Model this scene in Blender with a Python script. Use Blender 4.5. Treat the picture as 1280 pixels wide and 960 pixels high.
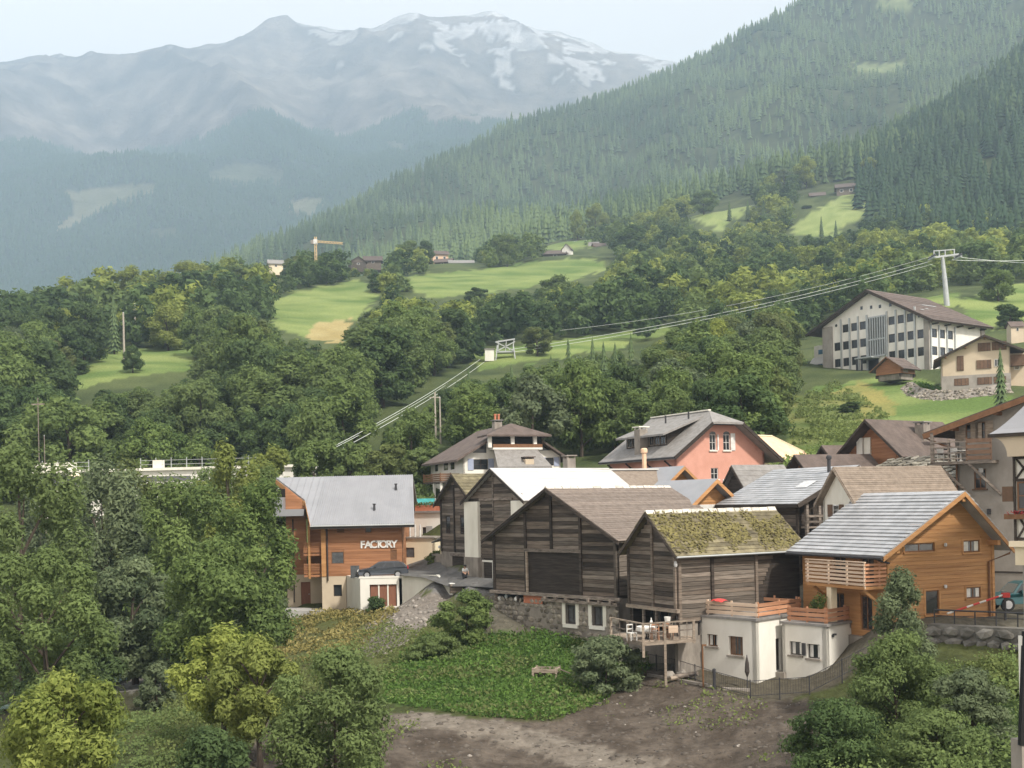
import bpy, math, random
import numpy as np
from mathutils import Vector, Matrix
from mathutils.geometry import tessellate_polygon

for _o in list(bpy.data.objects):
    bpy.data.objects.remove(_o)
S = bpy.context.scene
COL = S.collection
R = math.radians
rng = np.random.default_rng(7)
random.seed(7)

# ---------------------------------------------------------------- camera
F, CX, HZ, CZ, ROLL = 1400.0, 640.0, 630.0, 20.0, R(1.2)   # focal length in photo pixels, horizon row, eye height
cam_d = bpy.data.cameras.new('camera')
cam_d.sensor_width = 36.0
cam_d.lens = 36.0 * F / 1280.0
cam_d.shift_y = (HZ - 480.0) / 1280.0
cam_d.clip_start = 0.5
cam_d.clip_end = 40000.0
cam = bpy.data.objects.new('camera', cam_d)
COL.objects.link(cam)
_c, _s = math.cos(ROLL), math.sin(ROLL)
cam.matrix_world = Matrix(((_c, _s, 0, 0), (0, 0, -1, 0), (-_s, _c, 0, CZ), (0, 0, 0, 1)))
S.camera = cam

# ---------------------------------------------------------------- world, sun, exposure
SUN_DIR = Vector((0.45, -0.56, 0.74)).normalized()
W = bpy.data.worlds.new("World")
S.world = W
W.use_nodes = True
nt = W.node_tree
nt.nodes.clear()
_out = nt.nodes.new('ShaderNodeOutputWorld')
_bg = nt.nodes.new('ShaderNodeBackground')
_sky = nt.nodes.new('ShaderNodeTexSky')
_sky.sky_type = 'NISHITA'
_sky.sun_disc = False
_sky.sun_elevation = math.asin(SUN_DIR.z)
_sky.sun_rotation = math.atan2(SUN_DIR.x, SUN_DIR.y)
_sky.dust_density = 3.0
_sky.altitude = 1000
_mix = nt.nodes.new('ShaderNodeMixRGB')
_mix.inputs[0].default_value = 0.82
_mix.inputs[2].default_value = (8.2, 7.4, 6.5, 1)
nt.links.new(_sky.outputs[0], _mix.inputs[1])
nt.links.new(_mix.outputs[0], _bg.inputs[0])
_bg.inputs[1].default_value = 0.15
nt.links.new(_bg.outputs[0], _out.inputs[0])

sun_d = bpy.data.lights.new('sun', 'SUN')
sun_d.energy = 3.5
sun_d.angle = R(5)
sun_d.color = (1.0, 0.94, 0.84)
sun = bpy.data.objects.new('sun', sun_d)
COL.objects.link(sun)
sun.rotation_euler = SUN_DIR.to_track_quat('Z', 'Y').to_euler()

S.view_settings.view_transform = 'Standard'
S.view_settings.look = 'None'
S.view_settings.exposure = 0.42
S.view_settings.gamma = 1.0
S.view_settings.use_curve_mapping = False
S.render.engine = 'CYCLES'
try:
    S.cycles.use_denoising = True
    S.cycles.max_bounces = 6
    S.cycles.diffuse_bounces = 3
    S.cycles.volume_bounces = 2
    S.cycles.transparent_max_bounces = 8
except Exception:
    pass

# ---------------------------------------------------------------- photo pixel -> place
def P(px, py, Y):
    dx, dy = px - CX, HZ - py
    return Vector(((dx * _c + dy * _s) / F * Y, Y, CZ + (-dx * _s + dy * _c) / F * Y))

def PX(x, y, z):
    a, b = x / y * F, (z - CZ) / y * F
    return CX + a * _c - b * _s, HZ - (a * _s + b * _c)

# ---------------------------------------------------------------- mesh helpers
def new_mesh(name, verts, faces, mat=None, smooth=False):
    me = bpy.data.meshes.new(name)
    me.from_pydata([tuple(v) for v in verts], [], faces)
    if mat: me.materials.append(mat)
    if smooth: me.polygons.foreach_set('use_smooth', [True] * len(me.polygons))
    me.update()
    return me

def np_mesh(name, V, Fc, mat=None, tint=None, smooth=False):
    """V (n,3), Fc (m,k) with one k for all faces: a fast mesh with an optional float attribute per vertex."""
    me = bpy.data.meshes.new(name)
    n, (m, k) = len(V), Fc.shape
    me.vertices.add(n); me.vertices.foreach_set('co', np.ascontiguousarray(V, dtype=np.float32).ravel())
    me.loops.add(m * k); me.loops.foreach_set('vertex_index', np.ascontiguousarray(Fc, dtype=np.int32).ravel())
    me.polygons.add(m)
    me.polygons.foreach_set('loop_start', np.arange(0, m * k, k, dtype=np.int32))
    me.polygons.foreach_set('loop_total', np.full(m, k, dtype=np.int32))
    if smooth: me.polygons.foreach_set('use_smooth', np.ones(m, dtype=bool))
    if mat: me.materials.append(mat)
    me.update(calc_edges=True)
    if tint is not None:
        a = me.attributes.new('tint', 'FLOAT', 'POINT')
        a.data.foreach_set('value', np.ascontiguousarray(tint, dtype=np.float32))
    return me

def link(name, me, parent=None, loc=None, scale=None, rot=None):
    o = bpy.data.objects.new(name, me)
    COL.objects.link(o)
    if parent is not None: o.parent = parent
    if loc is not None: o.location = loc
    if scale is not None: o.scale = scale
    if rot is not None: o.rotation_euler = rot
    return o

def tag(o, label=None, cat=None, group=None, kind=None):
    if label: o['label'] = label
    if cat: o['category'] = cat
    if group: o['group'] = group
    if kind: o['kind'] = kind
    return o

def thing(name, label, cat, loc=(0, 0, 0), rz=0.0, group=None):
    o = link(name, None, None, loc, None, (0, 0, rz))
    o.empty_display_size = 0.3
    return tag(o, label, cat, group)

def copy_tree(o, parent=None):
    c = o.copy(); COL.objects.link(c)
    if parent is not None: c.parent = parent
    for ch in list(o.children): copy_tree(ch, c)
    return c

class MB:
    def __init__(self): self.v, self.f = [], []
    def add(self, pts, faces):
        b = len(self.v)
        self.v += [tuple(p) for p in pts]
        self.f += [tuple(b + i for i in f) for f in faces]
        return self
    def hexa(self, p):
        return self.add(p, [(0, 3, 2, 1), (4, 5, 6, 7), (0, 1, 5, 4), (1, 2, 6, 5), (2, 3, 7, 6), (3, 0, 4, 7)])
    def box(self, x0, x1, y0, y1, z0, z1):
        return self.hexa([(x0, y0, z0), (x1, y0, z0), (x1, y1, z0), (x0, y1, z0), (x0, y0, z1), (x1, y0, z1), (x1, y1, z1), (x0, y1, z1)])
    def bar(self, a, b, w, h=None, up=(0, 0, 1)):
        a, b = Vector(a), Vector(b); h = h or w
        d = (b - a).normalized(); u = Vector(up)
        if abs(d.dot(u)) > .98: u = Vector((1, 0, 0))
        s = d.cross(u).normalized() * (w / 2); u2 = s.cross(d).normalized() * (h / 2)
        return self.hexa([a - s - u2, a + s - u2, a + s + u2, a - s + u2, b - s - u2, b + s - u2, b + s + u2, b - s + u2])
    def tube(self, pts, rad, n=8, cap=True):
        pts = [Vector(p) for p in pts]
        if not hasattr(rad, '__len__'): rad = [rad] * len(pts)
        base = len(self.v)
        for i, p in enumerate(pts):
            d = (pts[min(i + 1, len(pts) - 1)] - pts[max(i - 1, 0)]).normalized()
            u = Vector((0, 0, 1)) if abs(d.z) < .9 else Vector((1, 0, 0))
            s = d.cross(u).normalized(); t = d.cross(s)
            for k in range(n):
                a = 2 * math.pi * k / n
                self.v.append(tuple(p + (s * math.cos(a) + t * math.sin(a)) * rad[i]))
        for i in range(len(pts) - 1):
            for k in range(n):
                a, b = base + i * n + k, base + i * n + (k + 1) % n
                self.f.append((a, b, b + n, a + n))
        if cap:
            self.f.append(tuple(base + k for k in range(n)))
            self.f.append(tuple(base + (len(pts) - 1) * n + k for k in range(n)))
        return self
    def lathe(self, prof, n=12, at=(0, 0, 0)):
        b = len(self.v)
        for r, z in prof:
            for k in range(n):
                a = 2 * math.pi * k / n
                self.v.append((at[0] + r * math.cos(a), at[1] + r * math.sin(a), at[2] + z))
        for i in range(len(prof) - 1):
            for k in range(n):
                a, c = b + i * n + k, b + i * n + (k + 1) % n
                self.f.append((a, c, c + n, a + n))
        self.f.append(tuple(b + k for k in range(n)))
        self.f.append(tuple(b + (len(prof) - 1) * n + k for k in range(n)))
        return self
    def prism(self, prof, fn):
        """closed 2-D profile swept between depth 0 and 1: fn(a, b, t) -> point"""
        n = len(prof)
        p = [fn(a, b, 0) for a, b in prof] + [fn(a, b, 1) for a, b in prof]
        return self.add(p, [tuple(range(n)), tuple(range(2 * n - 1, n - 1, -1))] + [(i, (i + 1) % n, n + (i + 1) % n, n + i) for i in range(n)])
    def mesh(self, name, mat=None, smooth=False): return new_mesh(name, self.v, self.f, mat, smooth)
    def build(self, name, mat, parent=None, smooth=False, kind=None):
        o = link(name, self.mesh(name, mat, smooth), parent)
        if kind: o['kind'] = kind
        return o

# ---------------------------------------------------------------- noise (numpy)
def _hash(ix, iy, seed):
    h = (ix.astype(np.int64) * 374761393 + iy.astype(np.int64) * 668265263 + seed * 1442695041) & 0x7fffffff
    h = ((h ^ (h >> 13)) * 1274126177) & 0x7fffffff
    h = h ^ (h >> 16)
    return (h & 0xffff) / 65535.0

def vnoise(x, y, seed=0):
    ix, iy = np.floor(x), np.floor(y)
    fx, fy = x - ix, y - iy
    fx, fy = fx * fx * (3 - 2 * fx), fy * fy * (3 - 2 * fy)
    a, b = _hash(ix, iy, seed), _hash(ix + 1, iy, seed)
    c, d = _hash(ix, iy + 1, seed), _hash(ix + 1, iy + 1, seed)
    return (a + (b - a) * fx) * (1 - fy) + (c + (d - c) * fx) * fy

def fbm(x, y, octv=4, seed=0):
    s, a, t = 0, .5, 0
    for i in range(octv):
        s = s + a * vnoise(x * 2 ** i, y * 2 ** i, seed + i * 17); t += a; a *= .5
    return s / t

def ridged(x, y, octv=5, seed=0):
    s, a, t = 0, .5, 0
    for i in range(octv):
        s = s + a * (1 - np.abs(2 * vnoise(x * 2 ** i, y * 2 ** i, seed + i * 31) - 1)); t += a; a *= .52
    return s / t

def in_poly(px, py, poly):
    r = np.zeros(np.shape(px), bool); n = len(poly)
    for i in range(n):
        (x1, y1), (x2, y2) = poly[i], poly[(i + 1) % n]
        if y1 == y2: continue
        c = ((y1 > py) != (y2 > py)) & (px < (x2 - x1) * (py - y1) / (y2 - y1) + x1)
        r ^= c
    return r

# ---------------------------------------------------------------- materials
def nd(nt, t, **kw):
    n = nt.nodes.new(t)
    for k, v in kw.items(): setattr(n, k, v)
    return n

def M(name, c, c2=None, scale=2.0, stretch=(1, 1, 1), rough=.85, bump=0.0, bscale=None, rnd=0.0, spec=.25, metal=0.0, detail=5.0, mid=(.35, .65), obj=False, stripe=None):
    """two-tone noise material in world or object space; rnd varies the value from object to object"""
    m = bpy.data.materials.new(name); m.use_nodes = True
    t = m.node_tree; b = t.nodes['Principled BSDF']
    b.inputs['Roughness'].default_value = rough
    b.inputs['Specular IOR Level'].default_value = spec
    b.inputs['Metallic'].default_value = metal
    L = t.links.new
    if obj: src = nd(t, 'ShaderNodeTexCoord').outputs['Object']
    else: src = nd(t, 'ShaderNodeNewGeometry').outputs['Position']
    mp = nd(t, 'ShaderNodeMapping'); mp.inputs['Scale'].default_value = stretch
    L(src, mp.inputs[0])
    n = nd(t, 'ShaderNodeTexNoise'); n.inputs['Scale'].default_value = scale; n.inputs['Detail'].default_value = detail
    n.inputs['Roughness'].default_value = .62
    L(mp.outputs[0], n.inputs['Vector'])
    r = nd(t, 'ShaderNodeValToRGB')
    c2 = c2 or tuple(x * .72 for x in c)
    r.color_ramp.elements[0].position, r.color_ramp.elements[1].position = mid
    r.color_ramp.elements[0].color = (*c2, 1); r.color_ramp.elements[1].color = (*c, 1)
    L(n.outputs[0], r.inputs[0])
    colr = r.outputs[0]
    if rnd:
        oi = nd(t, 'ShaderNodeObjectInfo')
        mr = nd(t, 'ShaderNodeMapRange'); mr.inputs[3].default_value = 1 - rnd; mr.inputs[4].default_value = 1 + rnd
        L(oi.outputs['Random'], mr.inputs[0])
        mx = nd(t, 'ShaderNodeMixRGB', blend_type='MULTIPLY'); mx.inputs[0].default_value = 1
        L(colr, mx.inputs[1]); L(mr.outputs[0], mx.inputs[2]); colr = mx.outputs[0]
    L(colr, b.inputs['Base Color'])
    if bump:
        n2 = nd(t, 'ShaderNodeTexNoise'); n2.inputs['Scale'].default_value = bscale or scale * 3; n2.inputs['Detail'].default_value = 4
        L(mp.outputs[0], n2.inputs['Vector'])
        bp = nd(t, 'ShaderNodeBump'); bp.inputs['Strength'].default_value = bump; bp.inputs['Distance'].default_value = .06
        L(n2.outputs[0], bp.inputs['Height']); L(bp.outputs[0], b.inputs['Normal'])
    return m

def leaf_mat(name, dark, light, extra, trans=.42):
    """foliage: colour from the tint attribute and from tree to tree"""
    m = bpy.data.materials.new(name); m.use_nodes = True
    t = m.node_tree; t.nodes.clear(); L = t.links.new
    at = nd(t, 'ShaderNodeAttribute', attribute_name='tint')
    oi = nd(t, 'ShaderNodeObjectInfo')
    r = nd(t, 'ShaderNodeValToRGB')
    r.color_ramp.elements[0].position, r.color_ramp.elements[1].position = .1, .9
    r.color_ramp.elements[0].color = (*dark, 1); r.color_ramp.elements[1].color = (*light, 1)
    L(at.outputs['Fac'], r.inputs[0])
    mx = nd(t, 'ShaderNodeMixRGB'); mx.inputs[2].default_value = (*extra, 1)
    mr = nd(t, 'ShaderNodeMapRange'); mr.inputs[3].default_value = 0; mr.inputs[4].default_value = .75
    L(oi.outputs['Random'], mr.inputs[0]); L(mr.outputs[0], mx.inputs[0]); L(r.outputs[0], mx.inputs[1])
    d = nd(t, 'ShaderNodeBsdfDiffuse'); tr = nd(t, 'ShaderNodeBsdfTranslucent'); ms = nd(t, 'ShaderNodeMixShader')
    ms.inputs[0].default_value = trans
    L(mx.outputs[0], d.inputs[0]); L(mx.outputs[0], tr.inputs[0])
    L(d.outputs[0], ms.inputs[1]); L(tr.outputs[0], ms.inputs[2])
    o = nd(t, 'ShaderNodeOutputMaterial'); L(ms.outputs[0], o.inputs[0])
    return m

def ground_mat(name, scale, bump, fine=1.0, dist=.1):
    """base colour = the ground's own colour (attribute) varied by noise"""
    m = bpy.data.materials.new(name); m.use_nodes = True
    t = m.node_tree; b = t.nodes['Principled BSDF']; L = t.links.new
    b.inputs['Roughness'].default_value = .95; b.inputs['Specular IOR Level'].default_value = .1
    at = nd(t, 'ShaderNodeAttribute', attribute_name='earth')
    g = nd(t, 'ShaderNodeNewGeometry')
    n = nd(t, 'ShaderNodeTexNoise'); n.inputs['Scale'].default_value = scale; n.inputs['Detail'].default_value = 8; n.inputs['Roughness'].default_value = .7
    L(g.outputs['Position'], n.inputs['Vector'])
    mr = nd(t, 'ShaderNodeMapRange'); mr.inputs[1].default_value = .25; mr.inputs[2].default_value = .75
    mr.inputs[3].default_value = 1 - .45 * fine; mr.inputs[4].default_value = 1 + .45 * fine
    L(n.outputs[0], mr.inputs[0])
    mx = nd(t, 'ShaderNodeMixRGB', blend_type='MULTIPLY'); mx.inputs[0].default_value = 1
    L(at.outputs['Color'], mx.inputs[1]); L(mr.outputs[0], mx.inputs[2]); L(mx.outputs[0], b.inputs['Base Color'])
    bp = nd(t, 'ShaderNodeBump'); bp.inputs['Strength'].default_value = bump; bp.inputs['Distance'].default_value = dist
    L(n.outputs[0], bp.inputs['Height']); L(bp.outputs[0], b.inputs['Normal'])
    return m

K = {}
K['barn'] = M('weathered_barn_wood', (0.165, 0.134, 0.108), (0.08, 0.063, 0.05), 1.6, (.5, .5, 7), rnd=.5, bump=.5, rough=.9)
K['barn_grey'] = M('silvered_barn_wood', (0.205, 0.174, 0.145), (0.11, 0.092, 0.076), 1.6, (.5, .5, 7), rnd=.42, bump=.5, rough=.9)
K['barn_dark'] = M('dark_barn_wood', (0.066, 0.053, 0.044), (0.03, 0.024, 0.02), 1.5, (.5, .5, 6), rnd=.35, bump=.4)
K['beam'] = M('grey_beam_wood', (0.264, 0.223, 0.190), (0.099, 0.083, 0.069), 2, (1, 1, 5), rnd=.35, bump=.4)
K['pale_wood'] = M('pale_weathered_timber', (.36, .30, .24), (.2, .16, .125), 2, (1, 1, 5), rnd=.25, bump=.2)
K['larch'] = M('fresh_larch_boards', (0.47, 0.255, 0.108), (0.35, 0.175, 0.072), 1.2, (.35, .35, 5), rnd=.10, bump=.1, rough=.6)
K['larch_red'] = M('reddish_stained_boards', (0.375, 0.182, 0.092), (0.275, 0.125, 0.06), 1.2, (.35, .35, 5), rnd=.14, bump=.1, rough=.65)
K['deck_wood'] = M('terrace_rail_wood', (.50, .27, .16), (.38, .18, .10), 1.5, (.4, .4, 4), rnd=.2, rough=.7)
K['light_rail'] = M('light_rail_wood', (.66, .52, .40), (.5, .37, .27), 1.5, (.5, .5, 4), rnd=.12, rough=.7)
K['white'] = M('white_plaster', (0.74, 0.72, 0.665), (0.63, 0.61, 0.55), .55, (1, 1, .45), bump=.1, bscale=14, rough=.9, mid=(.3, .6))
K['cream'] = M('cream_plaster', (.77, .67, .50), (.69, .59, .43), .8, bump=.08, bscale=14)
K['dirty_white'] = M('stained_white_plaster', (.76, .74, .66), (.60, .57, .49), .7, (1, 1, .35), bump=.1, bscale=10, mid=(.25, .6))
K['pink'] = M('salmon_pink_plaster', (.60, .315, .245), (.52, .265, .20), .8, bump=.06, bscale=14)
K['grey_plaster'] = M('grey_roughcast', (.34, .315, .285), (.25, .23, .205), .7, (1, 1, .6), bump=.2, bscale=12)
K['concrete'] = M('old_concrete', (.30, .27, .235), (.17, .15, .13), 1.1, (1, 1, .5), bump=.3, bscale=6)
K['beige'] = M('beige_plaster', (.55, .465, .35), (.48, .40, .30), .5, bump=.08, bscale=10)
K['stone'] = M('rubble_stone', (.30, .27, .225), (.15, .13, .105), 2.2, rnd=.45, bump=.4, bscale=9)
K['stone_dark'] = M('grey_wall_boulder', (.20, .19, .17), (.10, .095, .085), 1.5, rnd=.4, bump=.5, bscale=5)
K['slab'] = M('stone_roof_slab', (.26, .24, .20), (.12, .11, .085), 2, rnd=.5, bump=.3)
K['slate_blue'] = M('blue_grey_roof_sheet', (0.268, 0.272, 0.291), (0.232, 0.238, 0.254), .6, rough=.42, spec=.5, rnd=.05)
K['tile_grey'] = M('light_grey_tile', (0.4, 0.405, 0.42), (0.27, 0.275, 0.285), 1.2, rough=.38, spec=.6, rnd=.10)
K['shingle'] = M('brown_grey_shingle', (.205, .17, .145), (.145, .118, .10), 3, (1, 1, 1), rnd=.14, bump=.5, bscale=9)
K['shingle2'] = M('dull_brown_shingle', (.25, .205, .165), (.18, .145, .115), 3, rnd=.12, bump=.4, bscale=9)
K['roof_brown'] = M('dark_brown_roof', (.135, .105, .092), (.088, .069, .06), 1.2, rnd=.14, bump=.3, bscale=6)
K['roof_grey'] = M('grey_roof_tile', (0.255, 0.245, 0.235), (0.185, 0.175, 0.165), 2, rnd=.12, bump=.3, bscale=8, rough=.7)
K['moss_roof'] = M('mossy_roof', (.20, .175, .105), (.10, .085, .055), 1.8, rnd=.3, bump=.6, bscale=7)
K['white_roof'] = M('white_metal_roof', (.52, .515, .50), (.43, .425, .41), .5, rough=.45, spec=.5)
K['peach_roof'] = M('peach_tile', (.78, .55, .38), (.68, .44, .29), 1.4, rnd=.12)
K['ridge_metal'] = M('bright_ridge_cap', (.66, .63, .58), (.42, .39, .34), 3, rnd=.2, rough=.6)
K['glass'] = M('dark_window_glass', (.030, .033, .037), (.018, .020, .022), 2, rough=.12, spec=.6)
K['glass_grey'] = M('greyish_window_glass', (.11, .115, .12), (.07, .073, .078), 3, rough=.15, spec=.6)
K['glass_blue'] = M('blue_glazing', (.10, .22, .33), (.05, .13, .22), .3, rough=.15, spec=.6)
K['dark'] = M('opening_shade', (.02, .018, .016), (.012, .011, .01), 1, rough=.9)  # near-black colour standing in for the shade inside openings
K['frame_white'] = M('white_frame', (.74, .73, .70), rough=.5)
K['frame_brown'] = M('brown_frame', (.20, .10, .05), (.14, .07, .035), 3, rough=.6)
K['frame_dark'] = M('dark_frame', (.06, .05, .045), rough=.6)
K['shutter_blue'] = M('blue_grey_shutter', (.34, .38, .50), (.28, .32, .43), 2)
K['shutter_brown'] = M('brown_shutter', (.17, .105, .07), (.12, .075, .05), 3, rnd=.2)
K['garage'] = M('red_brown_door', (.235, .105, .065), (.18, .08, .05), 2, (3, 3, .5), rnd=.12)
K['metal'] = M('galvanised_steel', (0.44, 0.46, 0.46), (0.36, 0.38, 0.38), 1, rough=.5, metal=.3)
K['metal_dark'] = M('dark_painted_metal', (.05, .05, .055), rough=.5)
K['cable'] = M('bright_cable', (.66, .70, .66), rough=.6)
K['red'] = M('red_cloth', (.58, .075, .07), (.48, .055, .05), 3, rough=.8)
K['flower'] = M('geranium_red', (.42, .06, .06), (.3, .04, .05), 5)
K['orange'] = M('orange_brick_panel', (.50, .20, .12), (.40, .145, .085), 4, bump=.2)
K['yellow'] = M('crane_yellow', (0.62, 0.47, 0.28), (0.55, 0.4, 0.22), 1)
K['asphalt'] = M('worn_asphalt', (.125, .122, .118), (.085, .083, .08), 1.5, bump=.3, bscale=20)
K['paving'] = M('pale_concrete_paving', (.42, .41, .395), (.33, .32, .31), .8)
K['bark'] = M('tree_bark', (.085, .066, .05), (.04, .03, .024), 4, (1, 1, .4), bump=.5)
K['pole_wood'] = M('grey_pole_wood', (.42, .38, .32), (.3, .27, .23), 3, (1, 1, .2))
K['tyre'] = M('tyre_rubber', (.018, .018, .018), rough=.8)
K['rim'] = M('alloy_rim', (.5, .5, .52), rough=.35, metal=.6)
K['car_dark'] = M('dark_blue_grey_paint', (0.045, 0.053, 0.066), (0.04, 0.047, 0.06), 1, rough=.22, spec=.7)
K['car_teal'] = M('teal_paint', (.012, .070, .080), (.010, .060, .068), 1, rough=.32, spec=.5)
K['lamp'] = M('clear_lamp_glass', (.6, .6, .6), rough=.15)
K['lamp_red'] = M('red_lamp_glass', (.4, .02, .02), rough=.2)
K['dish'] = M('pale_dish', (.66, .64, .60), rough=.5)
K['cloth_white'] = M('white_cloth', (.8, .79, .75), rough=.8)
K['skin'] = M('skin', (.45, .27, .19), rough=.6)
K['shirt'] = M('grey_shirt', (.36, .37, .37), (.27, .28, .28), 6)
K['trousers'] = M('dark_trousers', (.035, .035, .04), rough=.9)
K['black'] = M('black_paint', (.012, .012, .013), rough=.5)
K['teal_pool'] = M('turquoise_panel', (.10, .48, .48), rough=.4)
K['moss'] = leaf_mat('roof_moss', (0.1, 0.09, 0.042), (0.26, 0.232, 0.098), (0.16, 0.142, 0.065), .0)
K['leaf_mid'] = leaf_mat('hill_leaves', (0.08, 0.128, 0.04), (0.235, 0.315, 0.1), (0.15, 0.195, 0.082))
K['leaf_yel'] = leaf_mat('yellow_green_leaves', (0.13, 0.175, 0.042), (0.345, 0.39, 0.105), (0.22, 0.255, 0.08))
K['leaf_dark'] = leaf_mat('dark_leaves', (0.05, 0.084, 0.036), (0.14, 0.205, 0.078), (0.092, 0.132, 0.058))
K['leaf_grey'] = leaf_mat('grey_green_leaves', (0.085, 0.118, 0.065), (0.235, 0.285, 0.155), (0.15, 0.185, 0.105))
K['leaf_olive'] = leaf_mat('olive_leaves', (0.09, 0.122, 0.04), (0.225, 0.275, 0.095), (0.15, 0.17, 0.075))
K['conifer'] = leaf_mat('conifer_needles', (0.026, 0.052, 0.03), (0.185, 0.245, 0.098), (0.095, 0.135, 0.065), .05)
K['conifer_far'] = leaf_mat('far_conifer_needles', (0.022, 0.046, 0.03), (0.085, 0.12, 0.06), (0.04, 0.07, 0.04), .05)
K['grass'] = leaf_mat('lush_grass', (0.06, 0.118, 0.03), (0.15, 0.245, 0.062), (0.09, 0.16, 0.04), .3)
K['drygrass'] = leaf_mat('dry_grass', (.13, .12, .04), (.34, .29, .12), (.2, .2, .06), .2)
# ---------------------------------------------------------------- the lie of the land
# heights read off the photograph (pixel, distance), interpolated over bearing and log-distance
TP = [
 # foreground and soil slope
 (640,1900,10),(-200,1900,10),(1500,1800,10),(640,1200,30),(0,1250,28),(1280,1180,24),(-300,1200,30),(1600,1100,24),
 (640,962,52),(900,962,51),(450,965,50),(1100,965,43),(1280,965,36),(250,985,46),(60,1010,44),(-250,1000,50),(1500,960,36),
 (800,935,55),(700,900,60),(900,885,59),(560,905,58),(1000,900,56),(800,843,68),(940,868,62),(1090,858,58),(1040,864,60),(870,836,67),(945,850,64.5),(990,843,66),
 (560,868,67),(650,882,63),(740,850,68),(620,805,77),(700,806,75),(770,808,72),(780,800,74),(845,812,70),(900,810,70),
 (590,727,88),(555,716,95),(617,742,83),(575,745,87),(640,748,86),(540,738,92),(700,720,88),(520,713,107),
 (380,757,106),(430,763,104),(395,775,98),(440,770,98),(500,760,98.5),(480,762,98),(560,752,92),(450,822,79),(520,795,82),(580,775,83),(470,790,88),(420,800,86),
 (400,835,74),(300,905,60),(330,925,56),(250,880,68),(190,895,62),(150,846,86),(100,860,82),(210,835,93),(240,815,100),(290,800,98),(330,790,99),(0,880,74),(60,865,78),(170,862,76),
 (50,800,100),(0,760,118),(120,775,112),(220,770,112),(320,765,116),(-200,800,100),
 (60,655,148),(200,650,150),(330,645,150),(-200,660,150),(450,640,132),(520,640,122),(380,662,122),
 # village
 (600,612,126),(690,610,122),(560,640,112),(845,612,100),(955,615,103),(1100,585,102),(1180,580,102),(1000,640,90),(900,655,90),(800,650,92),(1030,655,84),
 (960,745,81),(1000,760,74),(1107,774,62.5),(1175,772,63),(1240,768,65),(1275,768,66),(1200,765,76),(1300,765,66),(1450,760,66),(1120,640,84),
 (1175,842,55),(1240,845,54),(1280,850,50),(1120,862,54),(1200,870,51),(1400,850,50),
 # slope behind the village
 (1000,580,116),(1040,475,221),(1165,467,214),(1235,455,240),(1000,525,165),(1100,528,160),(1220,514,168),(1130,508,180),(1060,498,195),(1185,492,186),(1265,484,180),(1150,483,200),(1330,490,180),(1450,480,180),(940,580,122),
 (450,600,150),(560,562,162),(200,575,180),(640,525,200),(0,590,175),(760,565,150),(850,545,165),(700,500,225),(500,500,225),(300,510,225),(900,490,210),
 (630,447,300),(590,462,288),(750,427,320),(850,412,340),(100,480,260),(180,455,285),(230,443,305),(950,425,320),(400,455,290),
 (400,385,415),(560,355,510),(640,338,600),(720,322,650),(460,415,370),(540,332,620),(345,350,540),(300,385,430),
 (0,425,370),(150,385,450),(250,372,510),(-250,440,370),(1000,390,400),(1250,384,320),(1260,405,285),(1200,372,345),(1290,352,380),(1184,372,335),(1100,370,370),(1450,370,330),
 (930,292,760),(1000,262,800),(1065,245,830),(880,272,820),(1050,283,740),(800,330,630),(1000,330,560),(900,345,540),(1100,320,560),(1250,320,520),(1450,320,480),
 (760,305,800),(740,298,900),(700,300,880),(640,318,760),
 # behind the hill crest
 (0,470,640),(250,425,850),(450,392,950),(545,355,900),(620,330,950),(-300,480,700),(100,450,900),
 # shaded forest on the right and main wooded mountain
 (1080,282,740),(1130,292,690),(1280,300,640),(1070,200,1030),(1150,145,1120),(1280,62,1180),(1450,0,1150),(1150,190,1380),(1280,120,1500),(1450,60,1450),
 (1020,200,1180),(1000,225,950),(930,235,1050),(850,250,1150),(700,280,1180),(560,310,1250),(450,335,1350),(350,345,1450),
 (1100,110,1800),(1000,130,1700),(900,195,1500),(1200,60,1950),(1280,0,2050),(800,200,1550),(720,215,1700),(620,245,1600),
 (1010,12,2600),(1280,-185,2500),(1500,-320,2500),(950,50,2500),(900,72,2450),(850,90,2400),(800,108,2350),(720,138,2280),(640,160,2200),(540,206,2050),(480,238,1950),(400,282,1800),(330,310,1700),(270,335,1600),(150,420,1500),(0,450,1500),(-300,450,1500),
 # the valley behind it and the far range
 (1010,90,3300),(800,180,3100),(640,260,2900),(480,340,2600),(270,410,2250),(0,440,2250),(1400,-50,3300),
 (0,372,2900),(-300,380,2900),(150,345,2950),(300,322,3050),(450,262,3250),(560,215,3500),(70,285,3350),(130,258,3500),(185,236,3650),(215,245,3400),(300,195,4200),(240,215,4000),
 (0,138,4650),(150,155,4700),(300,150,4650),(450,138,4700),(560,160,4650),(640,175,4600),(700,140,4650),(420,200,4000),(500,195,3900),
 (-300,90,6000),(0,82,6000),(60,73,6000),(130,69,6000),(200,76,6000),(250,60,6000),(300,43,6000),(335,25,6000),(358,18,6000),(372,33,6000),(400,34,6000),(450,38,6000),(500,29,6000),(560,27,6050),(620,18,6100),(700,36,6100),(740,50,6050),(800,64,6000),(860,80,6000),(1000,110,6000),(1280,110,6000),(1600,110,6000),
 (0,110,5200),(200,105,5200),(340,85,5300),(420,90,5200),(520,95,5200),(640,95,5300),(760,110,5300),
 (0,200,7800),(300,180,7800),(600,160,7800),(900,220,7800),(1300,220,7800),
]
_tp = np.array([tuple(P(*t)) for t in TP])
_tu, _tw, _tv = _tp[:, 0] / _tp[:, 1], np.log(_tp[:, 1]) * .6, (_tp[:, 2] - CZ) / _tp[:, 1]
_A = np.zeros((len(TP) + 3, len(TP) + 3))
_A[:-3, :-3] = np.hypot(_tu[:, None] - _tu[None], _tw[:, None] - _tw[None])
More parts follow.
